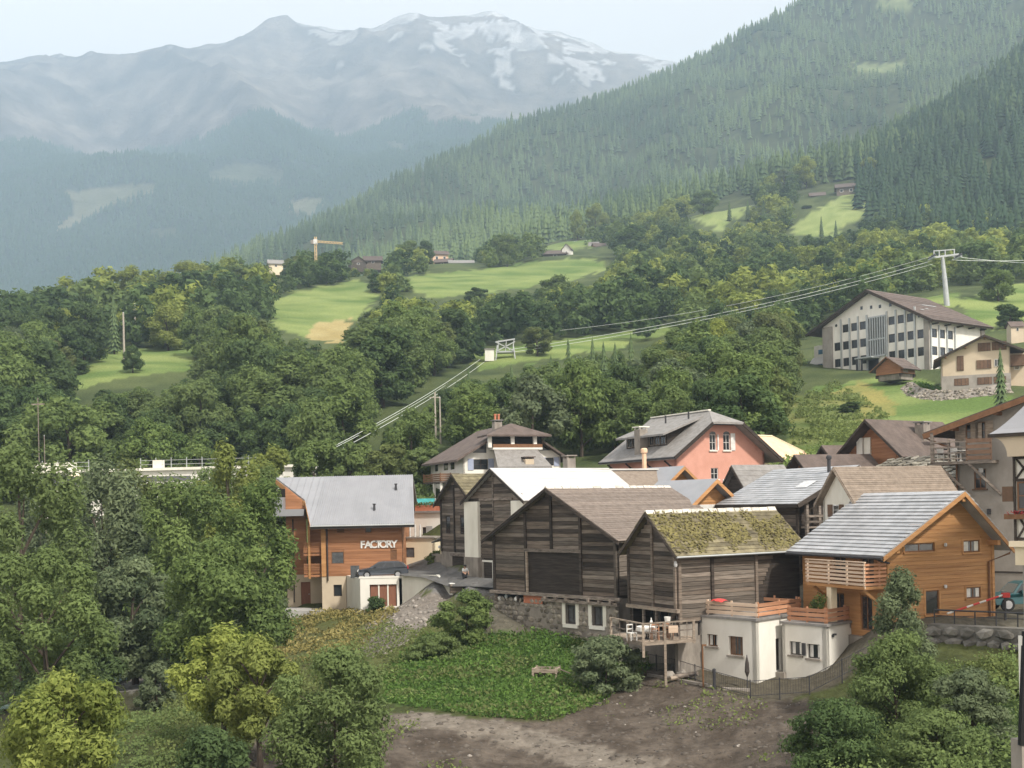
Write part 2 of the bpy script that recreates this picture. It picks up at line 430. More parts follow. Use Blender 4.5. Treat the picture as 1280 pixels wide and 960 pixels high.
_A[:-3, -3], _A[:-3, -2], _A[:-3, -1] = 1, _tu, _tw
_A[-3:, :-3] = _A[:-3, -3:].T
_wt = np.linalg.solve(_A + np.diag([1e-4] * len(TP) + [0] * 3), np.concatenate([_tv, [0, 0, 0]]))

def Hv(x, y):
    """ground height for arrays"""
    x, y = np.asarray(x, float), np.asarray(y, float)
    yy = np.maximum(y, 9.0)
    u, w = x / yy, np.log(yy) * .6
    out = np.empty(u.shape); uf, wf, of = u.ravel(), w.ravel(), out.ravel()
    for i in range(0, len(uf), 20000):
        a, b = uf[i:i + 20000], wf[i:i + 20000]
        of[i:i + 20000] = np.hypot(a[:, None] - _tu[None], b[:, None] - _tw[None]) @ _wt[:-3] + _wt[-3] + _wt[-2] * a + _wt[-1] * b
    z = CZ + of.reshape(u.shape) * yy
    # relief of its own at each scale
    far = np.clip((y - 2700) / 900, 0, 1); mid = np.clip((y - 850) / 300, 0, 1) * (1 - far)
    z = z + (fbm(x * .45, y * .45, 5, 3) - .5) * .75 * np.clip(1.2 - y / 160, 0.25, 1)
    z = z + (fbm(x / 30, y / 30, 4, 5) - .5) * 5 * np.clip((y - 150) / 200, 0, 1) * (1 - mid)
    cy = np.interp(PX(x, yy, np.full_like(yy, 300.))[0], [270, 480, 640, 800, 1010, 1280], [1600, 1950, 2200, 2350, 2600, 2550])
    z = z + (ridged((x + y * .55) / 520, (y - x * .2) / 900, 4, 9) - .60) * 250 * mid * np.clip((y - 1000) / 600, 0.05, 1) * np.clip((cy - y) / 420, .08, 1)
    hi = np.clip((z - 500) / 900, 0, 1)
    z = z + (ridged(x / 900 + y / 2600, y / 1500, 7, 12) - .60) * (300 + 130 * hi) * np.clip((6400 - y) / 900, .22, 1) * far * np.clip((6900 - y) / 800, 0.1, 1)
    return z

def H(x, y): return float(Hv(np.array([x]), np.array([y]))[0])
def G(px, Y):
    """the ground point seen in column px at distance Y"""
    x = (px - CX) / F * Y
    for _ in range(3):
        z = H(x, Y); x += (px - PX(x, Y, z)[0]) / F * Y
    return Vector((x, Y, H(x, Y)))

MEADOWS = [
 [(338,372),(450,348),(474,372),(444,402),(385,424),(343,408)], [(388,406),(440,398),(428,428),(388,428)],
 [(508,344),(600,338),(680,324),(742,322),(762,336),(700,356),(600,366),(540,374),(512,362)],
 [(84,472),(125,440),(246,430),(242,462),(150,476),(84,490)],
 [(583,442),(640,432),(700,425),(760,417),(850,406),(850,416),(760,436),(600,464)],
 [(984,292),(1002,274),(1040,252),(1086,228),(1092,262),(1043,294)], [(858,270),(925,238),(942,254),(900,290)],
 [(1196,374),(1300,350),(1300,412),(1222,412)], [(1150,372),(1200,366),(1196,384),(1150,384)],
 [(1018,484),(1130,470),(1270,500),(1245,526),(1120,536),(1060,536),(1005,552),(985,530)],
 [(660,302),(700,288),(760,276),(765,300),(700,318)],
]
FAR_MEADOWS = [[(66,292),(92,268),(84,240),(130,234),(196,228),(192,240),(130,262),(92,284)], [(362,252),(385,246),(404,250),(392,270),(368,266)], [(258,212),(300,198),(350,206),(356,226),(300,232),(262,226)], [(188,288),(215,284),(222,296),(192,298)], [(478,178),(505,180),(512,194),(490,190)]]
MID_MEADOWS = [[(1060,80),(1130,78),(1140,94),(1070,92)], [(690,268),(730,262),(720,278),(690,278)], [(580,262),(600,258),(604,272),(584,274)], [(1090,0),(1140,-4),(1140,16),(1095,14)]]
SOIL = [(478,892),(520,888),(600,898),(700,900),(790,846),(815,838),(870,850),(940,874),(1040,876),(1100,868),(1090,890),(1010,960),(960,1250),(200,1250),(300,960),(330,900),(420,905)]
TRACK = [(482,886),(560,890),(640,905),(720,925),(830,952),(800,972),(690,955),(560,918),(482,905)]
LUSH = [(462,866),(500,832),(540,800),(620,796),(800,790),(806,832),(740,874),(684,897),(600,890),(520,876)]
LUSH2 = [(455,872),(490,826),(535,796),(620,792),(806,786),(815,836),(750,880),(690,902),(600,896),(515,884)]
SCREE = [(556,742),(562,764),(530,792),(478,822),(442,822),(466,778),(520,748)]
ROAD = [(498,706),(540,706),(625,716),(622,742),(560,745),(500,728)]
DRYB = [(330,775),(420,790),(470,765),(500,762),(470,790),(440,820),(400,850),(330,850)]
YELLOW = [(1030,492),(1080,478),(1120,500),(1120,520),(1050,535),(1010,545)]
VEG_R = [(1105,862),(1175,838),(1420,830),(1420,1250),(960,1250),(1015,960),(1090,890)]

def ground_colour(x, y, z, part):
    px, py = PX(x, y, z)
    n1, n2 = fbm(x / 7, y / 7, 4, 40), fbm(x / 1.7, y / 1.7, 4, 41)
    n0 = fbm(x / .8, y / .8, 3, 43)
    n5 = fbm(x / 22 + y / 90, y / 9, 4, 44)
    jx, jy = px + (n2 - .5) * 46 * np.clip(90 / y, .42, 1) + (n0 - .5) * 14 * np.clip(60 / y, 0, 1), py + (n1 - .5) * 30 * np.clip(90 / y, .40, 1) + (n0 - .5) * 8 * np.clip(60 / y, 0, 1)
    C = np.empty(x.shape + (3,))
    def put(mask, a, b, n=n1):
        t = np.clip((n - .3) / .4, 0, 1)[..., None]
        c = np.array(a) * (1 - t) + np.array(b) * t
        C[mask] = c[mask]
    allm = np.ones(x.shape, bool)
    if part == 0:
        put(allm, (.050, .060, .022), (.095, .105, .038))
        put(y > 125, (.045, .062, .024), (.085, .105, .040))
        put((y > 60) & (y < 130) & (px > 600), (.085, .075, .055), (.12, .11, .085))
        for m in MEADOWS[:11]: put(in_poly(jx, jy, m) & (y > 130), (.10, .155, .042), (.21, .255, .085), n5)
        put(in_poly(jx, jy, MEADOWS[1]) & (y > 200), (.30, .24, .10), (.36, .30, .14))
        for m in (MEADOWS[5], MEADOWS[6]): put(in_poly(jx, jy, m) & (y > 300), (.17, .22, .07), (.25, .29, .11))
        put(in_poly(jx, jy, YELLOW) & (y > 130), (.26, .23, .075), (.18, .19, .06))
        put((px > 985) & (px < 1075) & (py > 490) & (y > 120) & (y < 200), (.085, .12, .035), (.17, .18, .06))
        put(in_poly(jx, jy, DRYB) & (y < 110), (.15, .135, .07), (.085, .095, .035))
        put(in_poly(jx, jy, SOIL) & (y < 78), (.066, .053, .042), (.116, .096, .078), n0)
        put(in_poly(jx, jy, TRACK) & (y < 78), (.145, .124, .102), (.20, .175, .145), n0)
        put(in_poly(jx, jy, LUSH) & (y < 90), (.045, .088, .024), (.082, .125, .036), n2)
        put(in_poly(jx, jy, SCREE) & (y < 110), (.15, .13, .112), (.22, .195, .17), n2)
        put(in_poly(jx, jy, VEG_R) & (y < 60), (.030, .055, .018), (.06, .085, .028))
        put(in_poly(px, py, ROAD) & (y < 120) & (y > 80), (.13, .125, .12), (.16, .155, .15))
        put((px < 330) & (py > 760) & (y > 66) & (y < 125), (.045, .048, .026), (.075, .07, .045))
        put(in_poly(px, py, [(80,838),(220,832),(200,862),(80,870)]) & (y < 110), (.16, .15, .135), (.26, .25, .23), n2)
    elif part == 1:
        put(allm, (.040, .052, .024), (.075, .09, .038))
        for m in MID_MEADOWS: put(in_poly(jx, jy, m), (.15, .18, .07), (.20, .23, .10))
    else:
        n3, n4 = fbm(x / 420, y / 420, 5, 50), fbm(x / 130, y / 130, 5, 51)
        put(allm, (.10, .105, .055), (.185, .155, .105), n3)
        put(z > 1250 + (n3 - .5) * 500, (.085, .074, .062), (.245, .21, .175), n4)
        line = 2700 + (n4 - .5) * 1900 - np.clip((x + 900) / 3.0, -100, 470)
        put((z > line), (.36, .34, .32), (.74, .73, .73), n4)
        tl = 1500 + (n3 - .5) * 620
        put((z < tl) & (y < 5200), (.024, .040, .030), (.045, .062, .042), n4)
        for i, m in enumerate(FAR_MEADOWS): put(in_poly(px + (n4 - .5) * 34, py + (n3 - .5) * 20, m) & (y < 5000), *(((.15, .155, .085), (.22, .205, .125)) if i < 2 else ((.07, .085, .05), (.12, .13, .075))), n4)
    return C

def terrain(name, us, ys, part, mat):
    U, Yg = np.meshgrid(us, ys)
    X = U * Yg
    Z = Hv(X, Yg)
    V = np.stack([X, Yg, Z], -1).reshape(-1, 3)
    nr, nc = U.shape
    i = (np.arange(nr - 1)[:, None] * nc + np.arange(nc - 1)[None]).ravel()
    Fc = np.stack([i, i + 1, i + nc + 1, i + nc], -1)
    me = np_mesh(name, V, Fc, mat, smooth=True)
    C = ground_colour(X, Yg, Z, part).reshape(-1, 3)
    a = me.attributes.new('earth', 'FLOAT_COLOR', 'POINT')
    a.data.foreach_set('color', np.concatenate([C, np.ones((len(C), 1))], 1).astype(np.float32).ravel())
    return tag(link(name, me), kind='structure')

def uvals(core, n, edge, ne):
    c = np.linspace(-core, core, n)
    e = core + (edge - core) * (np.linspace(0, 1, ne + 1)[1:]) ** 1.4
    return np.concatenate([-e[::-1], c, e])

_y0 = np.exp(np.linspace(math.log(9), math.log(860), 400))
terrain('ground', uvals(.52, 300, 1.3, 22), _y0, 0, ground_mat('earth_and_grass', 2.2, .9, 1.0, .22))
_y1 = np.exp(np.linspace(math.log(860), math.log(2750), 170))
terrain('wooded_mountain', uvals(.54, 230, 1.1, 14), _y1, 1, ground_mat('forest_floor', .05, .5, .8, 2.0))
_y2 = np.exp(np.linspace(math.log(2750), math.log(7800), 190))
terrain('far_mountains', uvals(.54, 320, .80, 10), _y2, 2, ground_mat('alpine_ground', .012, 1.0, 1.0, 38.0))
# ---------------------------------------------------------------- trees
def leaves(cent, nrm, size, asp=1.5, rg=rng):
    """a diamond leaf (4 points) at each centre, facing nrm"""
    n = len(cent)
    nrm = nrm / (np.linalg.norm(nrm, axis=1, keepdims=True) + 1e-9)
    a = rg.normal(size=(n, 3)); t = np.cross(nrm, a); t /= np.linalg.norm(t, axis=1, keepdims=True) + 1e-9
    b = np.cross(nrm, t)
    if asp < 0:      # small three-cornered leaves
        asp = -asp; s = (size * rg.uniform(.6, 1.4, n))[:, None]
        V = np.stack([cent - t * s * asp * .5 - b * s * .35, cent + t * s * asp * .6, cent - t * s * asp * .3 + b * s * .6], 1).reshape(-1, 3)
        return V, np.arange(n * 3).reshape(n, 3)
    s = (size * rg.uniform(.6, 1.35, n))[:, None]
    V = np.stack([cent - t * s * asp * .5, cent + b * s * .5, cent + t * s * asp * .5, cent - b * s * .5], 1).reshape(-1, 3)
    return V, np.arange(n * 4).reshape(n, 4)

def crown_arrays(seed, n, leaf, shape='round', low=.22):
    """leaf centres, normals and tints of a crown in a unit-high tree; width about 1"""
    rg = np.random.default_rng(seed)
    nl = {'round': 15, 'tall': 17, 'loose': 20, 'bush': 22}[shape]
    L = []
    for i in range(nl):
        f = (i + .5) / nl
        z = low + (1 - low - .10) * f
        if shape == 'tall': w = .30 * math.sin(math.pi * min(1, (f * .8 + .16))) ** .7
        elif shape == 'bush': w = .40 * math.sqrt(max(0, 1 - (f - .25) ** 2 * 1.3))
        else: w = .36 * math.sin(math.pi * (f * .80 + .12)) ** .6
        a = i * 2.4 + rg.uniform(-.5, .5)
        rr = w * rg.uniform(.45, 1.0) * (0.35 if f > .9 else 1)
        r = rg.uniform(.095, .185) * (.8 if shape in ('loose', 'tall') else (.98 if shape == 'bush' else 1))
        L.append((rr * math.cos(a), rr * math.sin(a), z + rg.uniform(-.03, .03), r, rg.uniform(0, 1)))
    L = np.array(L)
    wts = L[:, 3] ** 2; k = rg.choice(nl, n, p=wts / wts.sum())
    d = rg.normal(size=(n, 3)); d /= np.linalg.norm(d, axis=1, keepdims=True)
    rad = L[k, 3] * (rg.uniform(.25, 1.12, n) ** .55)
    # small clumps on each lobe keep the outline uneven
    q = np.sin(d[:, 0] * 7 + k * 1.7) * np.sin(d[:, 1] * 7 + k) * np.sin(d[:, 2] * 6 + k * .6)
    rad *= 1 + .34 * q
    c = L[k, :3] + d * rad[:, None] * np.array([1, 1, .82])
    keep = c[:, 2] > low * .55
    c, d, k = c[keep], d[keep], k[keep]
    nr = d * .95 + rg.normal(size=d.shape) * .42 + np.array([0, 0, .35])
    tint = np.clip(.5 + (L[k, 4] - .5) * .55 + rg.normal(size=len(k)) * .16, 0, 1)
    return c, nr, tint, L, rg

def crown_mesh(name, seed, n, leaf, mat, shape='round', low=.22):
    c, nr, tint, L, rg = crown_arrays(seed, n, leaf, shape, low)
    V, Fc = leaves(c, nr, np.full(len(c), leaf), -1.5, rg)
    return np_mesh(name, V, Fc, mat, np.repeat(tint, 3)), L

def trunk_mesh(name, L, rad=.022, low=.22, nlimb=6, seed=0):
    m = MB(); rg = np.random.default_rng(seed)
    top = .78; ph = rg.uniform(0, 6)
    pts = [(.03 * math.sin(f * 3 + ph) * f, .03 * math.cos(f * 2.3 + ph) * f, -.06 + f * (top + .06)) for f in np.linspace(0, 1, 6)]
    m.tube(pts, [rad * 1.35, rad, rad * .85, rad * .62, rad * .4, rad * .16], 6)
    for i in rg.choice(len(L), min(nlimb, len(L)), replace=False):
        x, y, z, r, _ = L[i]
        zb = max(low * .75, min(.6, z - .25))
        f = (zb + .06) / (top + .06)
        b = Vector((.03 * math.sin(f * 3 + ph) * f, .03 * math.cos(f * 2.3 + ph) * f, zb)); e = Vector((x, y, z))
        mid = b.lerp(e, .5) + Vector((0, 0, .02))
        m.tube([b, mid, e], [rad * .5, rad * .34, rad * .1], 5)
    return m.mesh(name, K['bark'])

def tree(me_c, me_t, loc, hgt, wid, label, name='tree', group=None, rz=None, crown='crown'):
    rz = random.uniform(0, 6.28) if rz is None else rz
    t = thing(name, label, 'conifer' if 'conifer' in name else ('shrub' if 'shrub' in name or 'bush' in name else 'tree'), loc, rz, group)
    if me_t: link('trunk', me_t, t, None, (wid, wid, hgt))
    link(crown, me_c, t, None, (wid, wid, hgt))
    return t

def conifer_arrays(seed, layers, spikes, wid=.17):
    """a spruce of drooping star-shaped skirts, unit high"""
    rg = np.random.default_rng(seed); V, T, tn = [], [], []
    for i in range(layers):
        f = i / layers
        z0, z1 = .06 + f * .90, min(1.0, .06 + (f + 1.75 / layers) * .90)
        if i == layers - 1: z1 = 1.0
        r = wid * (1 - f) ** .85 + .012
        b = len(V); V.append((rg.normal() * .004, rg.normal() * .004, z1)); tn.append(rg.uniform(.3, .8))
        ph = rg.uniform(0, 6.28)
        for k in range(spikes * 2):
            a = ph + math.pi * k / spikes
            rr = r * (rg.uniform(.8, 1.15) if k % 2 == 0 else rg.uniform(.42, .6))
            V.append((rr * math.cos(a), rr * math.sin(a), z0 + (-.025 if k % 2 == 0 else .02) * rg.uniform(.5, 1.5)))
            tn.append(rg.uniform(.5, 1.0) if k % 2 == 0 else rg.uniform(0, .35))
        for k in range(spikes * 2):
            T.append((b, b + 1 + k, b + 1 + (k + 1) % (spikes * 2)))
    return np.array(V), np.array(T), np.array(tn)

def mass(name, protos, pts, hgt, wid, mat, dtint=None):
    """many far trees joined into one mesh; protos: list of (V, F, tint)"""
    Vs, Fs, Ts, off = [], [], [], 0
    for j, (V, Fc, T) in enumerate(protos):
        idx = np.arange(len(pts))[j::len(protos)]
        if len(idx) == 0: continue
        a = rng.uniform(0, 6.28, len(idx)); ca, sa = np.cos(a)[:, None], np.sin(a)[:, None]
        x = (V[None, :, 0] * ca - V[None, :, 1] * sa) * wid[idx][:, None] + pts[idx, 0][:, None]
        y = (V[None, :, 0] * sa + V[None, :, 1] * ca) * wid[idx][:, None] + pts[idx, 1][:, None]
        z = V[None, :, 2] * hgt[idx][:, None] + pts[idx, 2][:, None]
        Vs.append(np.stack([x, y, z], -1).reshape(-1, 3))
        o = off + (np.arange(len(idx)) * len(V))[:, None, None]
        Fs.append((Fc[None] + o).reshape(-1, Fc.shape[1])); off += len(idx) * len(V)
        tt = T[None] * .75 + rng.uniform(-.1, .35, len(idx))[:, None]
        if dtint is not None: tt = tt + dtint[idx][:, None]
        Ts.append(np.clip(tt, 0, 1).ravel())
    me = np_mesh(name, np.concatenate(Vs), np.concatenate(Fs), mat, np.concatenate(Ts))
    return link(name, me)

# ---- conifers on the mountains (nobody could count them)
def scatter_fan(n, y0, y1, ucore, seed):
    rg = np.random.default_rng(seed)
    y = np.sqrt(rg.uniform(y0 ** 2, y1 ** 2, n)); u = rg.uniform(-ucore, ucore, n)
    return u * y, y

def slope_visible(x, y, z, d):
    z2 = Hv(x * (1 + d / y), y + d)
    return (z2 - CZ) / (y + d) > (z - CZ) / y - .012      # not on a far-side slope

def build_mountain_forest():
    x, y = scatter_fan(38000, 900, 2700, .50, 21)
    z = Hv(x, y); px, py = PX(x, y, z)
    ok = slope_visible(x, y, z, 60) & (py > -60) & (py < 380)
    for m in MID_MEADOWS: ok &= ~in_poly(px, py, m)
    for m in (MEADOWS[5], MEADOWS[6]): ok &= ~in_poly(px, py, m)
    ok &= fbm(x / 70, y / 70, 4, 77) > .31
    i = np.where(ok)[0][:18500]
    pts = np.stack([x[i], y[i], z[i] - .5], -1)
    h = rng.uniform(11, 29, len(i)) * (.7 + .6 * fbm(x[i] / 110, y[i] / 110, 3, 5))
    w = h * rng.uniform(.85, 1.3, len(i))
    dt = (fbm(x[i] / 130, y[i] / 170, 3, 6) - .5) * 2.4 + rng.normal(size=len(i)) * .16  # broad tint patches paint in sunlit crowns and shadowed bands
    pr = [conifer_arrays(s, 6, 4, w_) for s, w_ in enumerate((.12, .15, .19, .24, .14, .17, .21))]
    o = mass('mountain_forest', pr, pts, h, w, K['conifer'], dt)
    tag(o, 'dense spruce and larch forest clothing the steep mountain behind the valley', 'forest', kind='stuff')
    x, y = scatter_fan(90000, 2750, 5400, .50, 22)
    z = Hv(x, y); px, py = PX(x, y, z)
    n3 = fbm(x / 420, y / 420, 5, 50)
    ok = (z < 1500 + (n3 - .5) * 620) & slope_visible(x, y, z, 120) & (px < 720) & (px > -40) & (py < 390)
    for m in FAR_MEADOWS: ok &= ~in_poly(px, py, m)
    i = np.where(ok)[0][:26000]
    pts = np.stack([x[i], y[i], z[i] - 1], -1)
    h = rng.uniform(17, 30, len(i)); w = h * rng.uniform(.9, 1.4, len(i))
    pr = [conifer_arrays(s + 9, 2, 3, .18) for s in range(4)]
    o = mass('far_forest', pr, pts, h, w, K['conifer_far'], (fbm(x[i] / 300, y[i] / 300, 3, 8) - .5) * .8)
    tag(o, 'hazy blue conifer forest on the lower flanks of the far range', 'forest', kind='stuff')
build_mountain_forest()

# ---- broadleaf trees of the hillside
HILL_MATS = ['leaf_mid', 'leaf_mid', 'leaf_yel', 'leaf_mid', 'leaf_olive', 'leaf_dark', 'leaf_grey', 'leaf_mid', 'leaf_dark', 'leaf_olive']
HILL = []
for k, mn in enumerate(HILL_MATS):
    sh = ['round', 'round', 'round', 'tall', 'loose', 'round', 'loose', 'bush', 'tall', 'round'][k]
    mc, L = crown_mesh('hill_crown', 100 + k, 9000, .027, K[mn], sh, .16)
    HILL.append((mc, trunk_mesh('hill_trunk', L, .020, .16, 4, k)))
HILL_N = {'yel': [2], 'mid': [0, 1, 3, 7], 'dark': [5, 8], 'olive': [4, 9], 'grey': [6]}
SPRUCE = []
for k in range(4):
    V, T, tn = conifer_arrays(60 + k, 13, 8, .19)
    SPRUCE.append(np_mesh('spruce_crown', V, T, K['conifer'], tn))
_m = MB(); _m.tube([(0, 0, -.05), (0, 0, .5), (0, 0, .95)], [.022, .012, .003], 6)
SPRUCE_T = _m.mesh('spruce_trunk', K['bark'])

# single trees standing out on the hill: (px of the stem, row of the top, distance, width in px, tone, label)
HAND = [
 (478,383,372,60,'mid','round green tree with a bright top in the middle of the hillside wood'),
 (492,345,470,52,'mid','round tree at the upper end of the wood beside the steep meadow'),
 (372,318,520,44,'olive','olive tree at the top of the steep meadow below the crane'),
 (408,320,515,50,'mid','dark green round tree beside the crane on the hill crest'),
 (512,300,640,46,'mid','broad tree just behind the crest meadow beside the pale houses'),
 (532,298,640,30,'dark','dark narrow tree beside the pinkish house on the crest'),
 (634,290,620,38,'mid','lone round tree on the sunlit crest meadow'),
 (82,388,300,58,'yel','pale yellow green tree above the small left meadow'),
 (112,398,296,40,'yel','smaller pale tree leaning on its yellow green neighbour'),
 (90,446,272,54,'dark','low dark bushy tree at the lower end of the small left meadow'),
 (166,430,268,34,'dark','single dark tree in the middle of the small left meadow'),
 (210,383,320,62,'yel','bright bushy tree right of the two wooden poles'),
 (236,328,470,80,'yel','large sunlit tree on the left crest of the hill'),
 (300,334,470,74,'mid','wide sunlit tree group head beside the crest path'),
 (165,334,450,48,'yel','tall pale tree on the left crest before the blue mountain'),
 (318,355,430,46,'olive','brownish green tree above the dry strip of meadow'),
 (595,358,430,40,'dark','dark tree at the lower edge of the crest meadow'),
 (700,345,420,66,'mid','large round tree at the foot of the crest meadow'),
 (660,372,400,54,'dark','dense dark tree left of the large round meadow tree'),
 (672,408,300,52,'olive','brownish tree beside the white lift station'),
 (790,278,640,46,'dark','dark broad tree near the two houses on the ridge path'),
 (745,256,880,34,'yel','sunlit tree on the pale knoll below the forest'),
 (722,264,870,24,'yel','smaller sunlit tree on the pale knoll below the forest'),
 (880,238,830,40,'mid','round tree clump beside the upper pasture'),
 (1008,196,900,34,'yel','light tree above the chalet on the upper pasture'),
 (980,210,900,30,'grey','grey green tree above the chalet on the upper pasture'),
 (1085,198,880,32,'yel','pale tree at the top of the upper pasture by the shaded forest'),
 (1008,260,800,16,'mid','small round tree below the chalet on the upper pasture'),
 (1248,335,330,54,'mid','roadside tree above the roof of the long white school'),
 (1262,378,280,36,'dark','dark bush on the meadow behind the cream chalet'),
 (966,410,200,64,'mid','tall tree hiding the blue glazed end of the school'),
 (990,434,205,34,'olive','olive tree standing at the end of the school'),
 (896,402,215,62,'yel','bright yellow green tree below the lift cables'),
 (846,412,218,66,'mid','broad tree in front of the meadow strip with the lift cables'),
 (1062,506,176,30,'dark','round dark bush on the yellow slope below the school'),
 (508,408,300,50,'grey','grey green ash tree left of the lift station meadow'),
 (552,402,300,56,'dark','tall dark tree left of the lift station'),
 (460,410,310,44,'yel','bright leafy tree under the middle hillside trees'),
 (710,490,190,52,'yel','light green round tree in the wood behind the white house'),
]
def hill_tree(px, top, Y, wpx, tone, label, group=None):
    g = G(px, Y); ztop = P(px, top, Y).z
    h = max(2.0, ztop - g.z + .3); k = random.choice(HILL_N[tone]); mc, mt = HILL[k]
    w = wpx / F * Y * (1.12 if k not in (3, 8) else 1.5)
    bush = h < 5
    return tree(mc, mt, (g.x, g.y, g.z - .2), h, w, label, 'hillside_bush' if bush else 'hillside_tree', group)
for a in HAND: hill_tree(*a)

CON = [(988,246,760,18,'tall dark spruce on the lower edge of the upper pasture'), (1027,269,700,15,'lone narrow spruce below the upper pasture'), (1045,274,690,15,'spruce beside the lone narrow one below the upper pasture'), (1252,432,150,22,'young spruce in front of the cream chalet'),
       (143,366,310,24,'grey spruce behind the two wooden poles'), (742,418,215,26,'dark spruce top below the lift cables'), (756,424,212,22,'second dark spruce top below the lift cables'), (712,420,216,20,'dark narrow spruce left of the pair below the lift cables'), (790,414,222,34,'dark spruce in front of the strip of meadow'),
       (566,428,300,24,'slim spruce beside the lift station meadow'), (935,248,800,18,'grey larch in the clump on the upper pasture'), (912,250,800,16,'pale larch in the clump on the upper pasture'), (955,246,790,18,'larch at the end of the clump on the upper pasture')]
for px, top, Y, wpx, lab in CON:
    g = G(px, Y); h = max(9 if Y > 600 else 3, P(px, top, Y).z - g.z); k = random.randrange(4)
    tree(SPRUCE[k], SPRUCE_T, (g.x, g.y, g.z - .2), h, max(wpx / F * Y * 1.5, h * .7), lab, 'conifer')

WOOD = [[(-60,420),(60,395),(150,372),(250,358),(345,348),(450,345),(560,330),(700,318),(770,290),(850,262),(900,236),(985,212),(1004,232),(985,270),(1000,292),(1090,276),(1200,288),(1340,285),(1340,352),(1240,352),(1120,372),(1010,440),(1000,480),(985,520),(952,560),(930,578),(700,580),(530,592),(340,610),(-60,640)]]
ZONES = [   # (test, group, label)
 (lambda px, py: (py > 478) & (px < 340), 'trees of the wood above the long white building', 'broadleaf tree in the dense wood above the long white building'),
 (lambda px, py: (py > 478) & (px < 560), 'trees of the wood above the brown timber house', 'broadleaf tree in the dark wood rising behind the brown timber house'),
 (lambda px, py: (py > 478) & (px < 760), 'trees of the wood above the white dormer house', 'broadleaf tree in the wood right behind the white dormer house'),
 (lambda px, py: py > 478, 'trees of the wood above the pink house', 'broadleaf tree on the wooded slope behind the pink house'),
 (lambda px, py: (px < 330), 'trees on the left shoulder of the hill', 'tree in the wood round the small left meadow'),
 (lambda px, py: (px < 590), 'trees below the steep meadow', 'tree in the wood between the steep meadow and the lift station'),
 (lambda px, py: (px < 800), 'trees between the crest meadow and the lift cables', 'tree in the wood under the crest meadow'),
 (lambda px, py: (px < 1060), 'trees in the wood left of the school', 'tree in the rounded wood left of and above the school'),
 (lambda px, py: px > 0, 'trees behind the lift pylon', 'tree in the wood behind the lift pylon'),
]
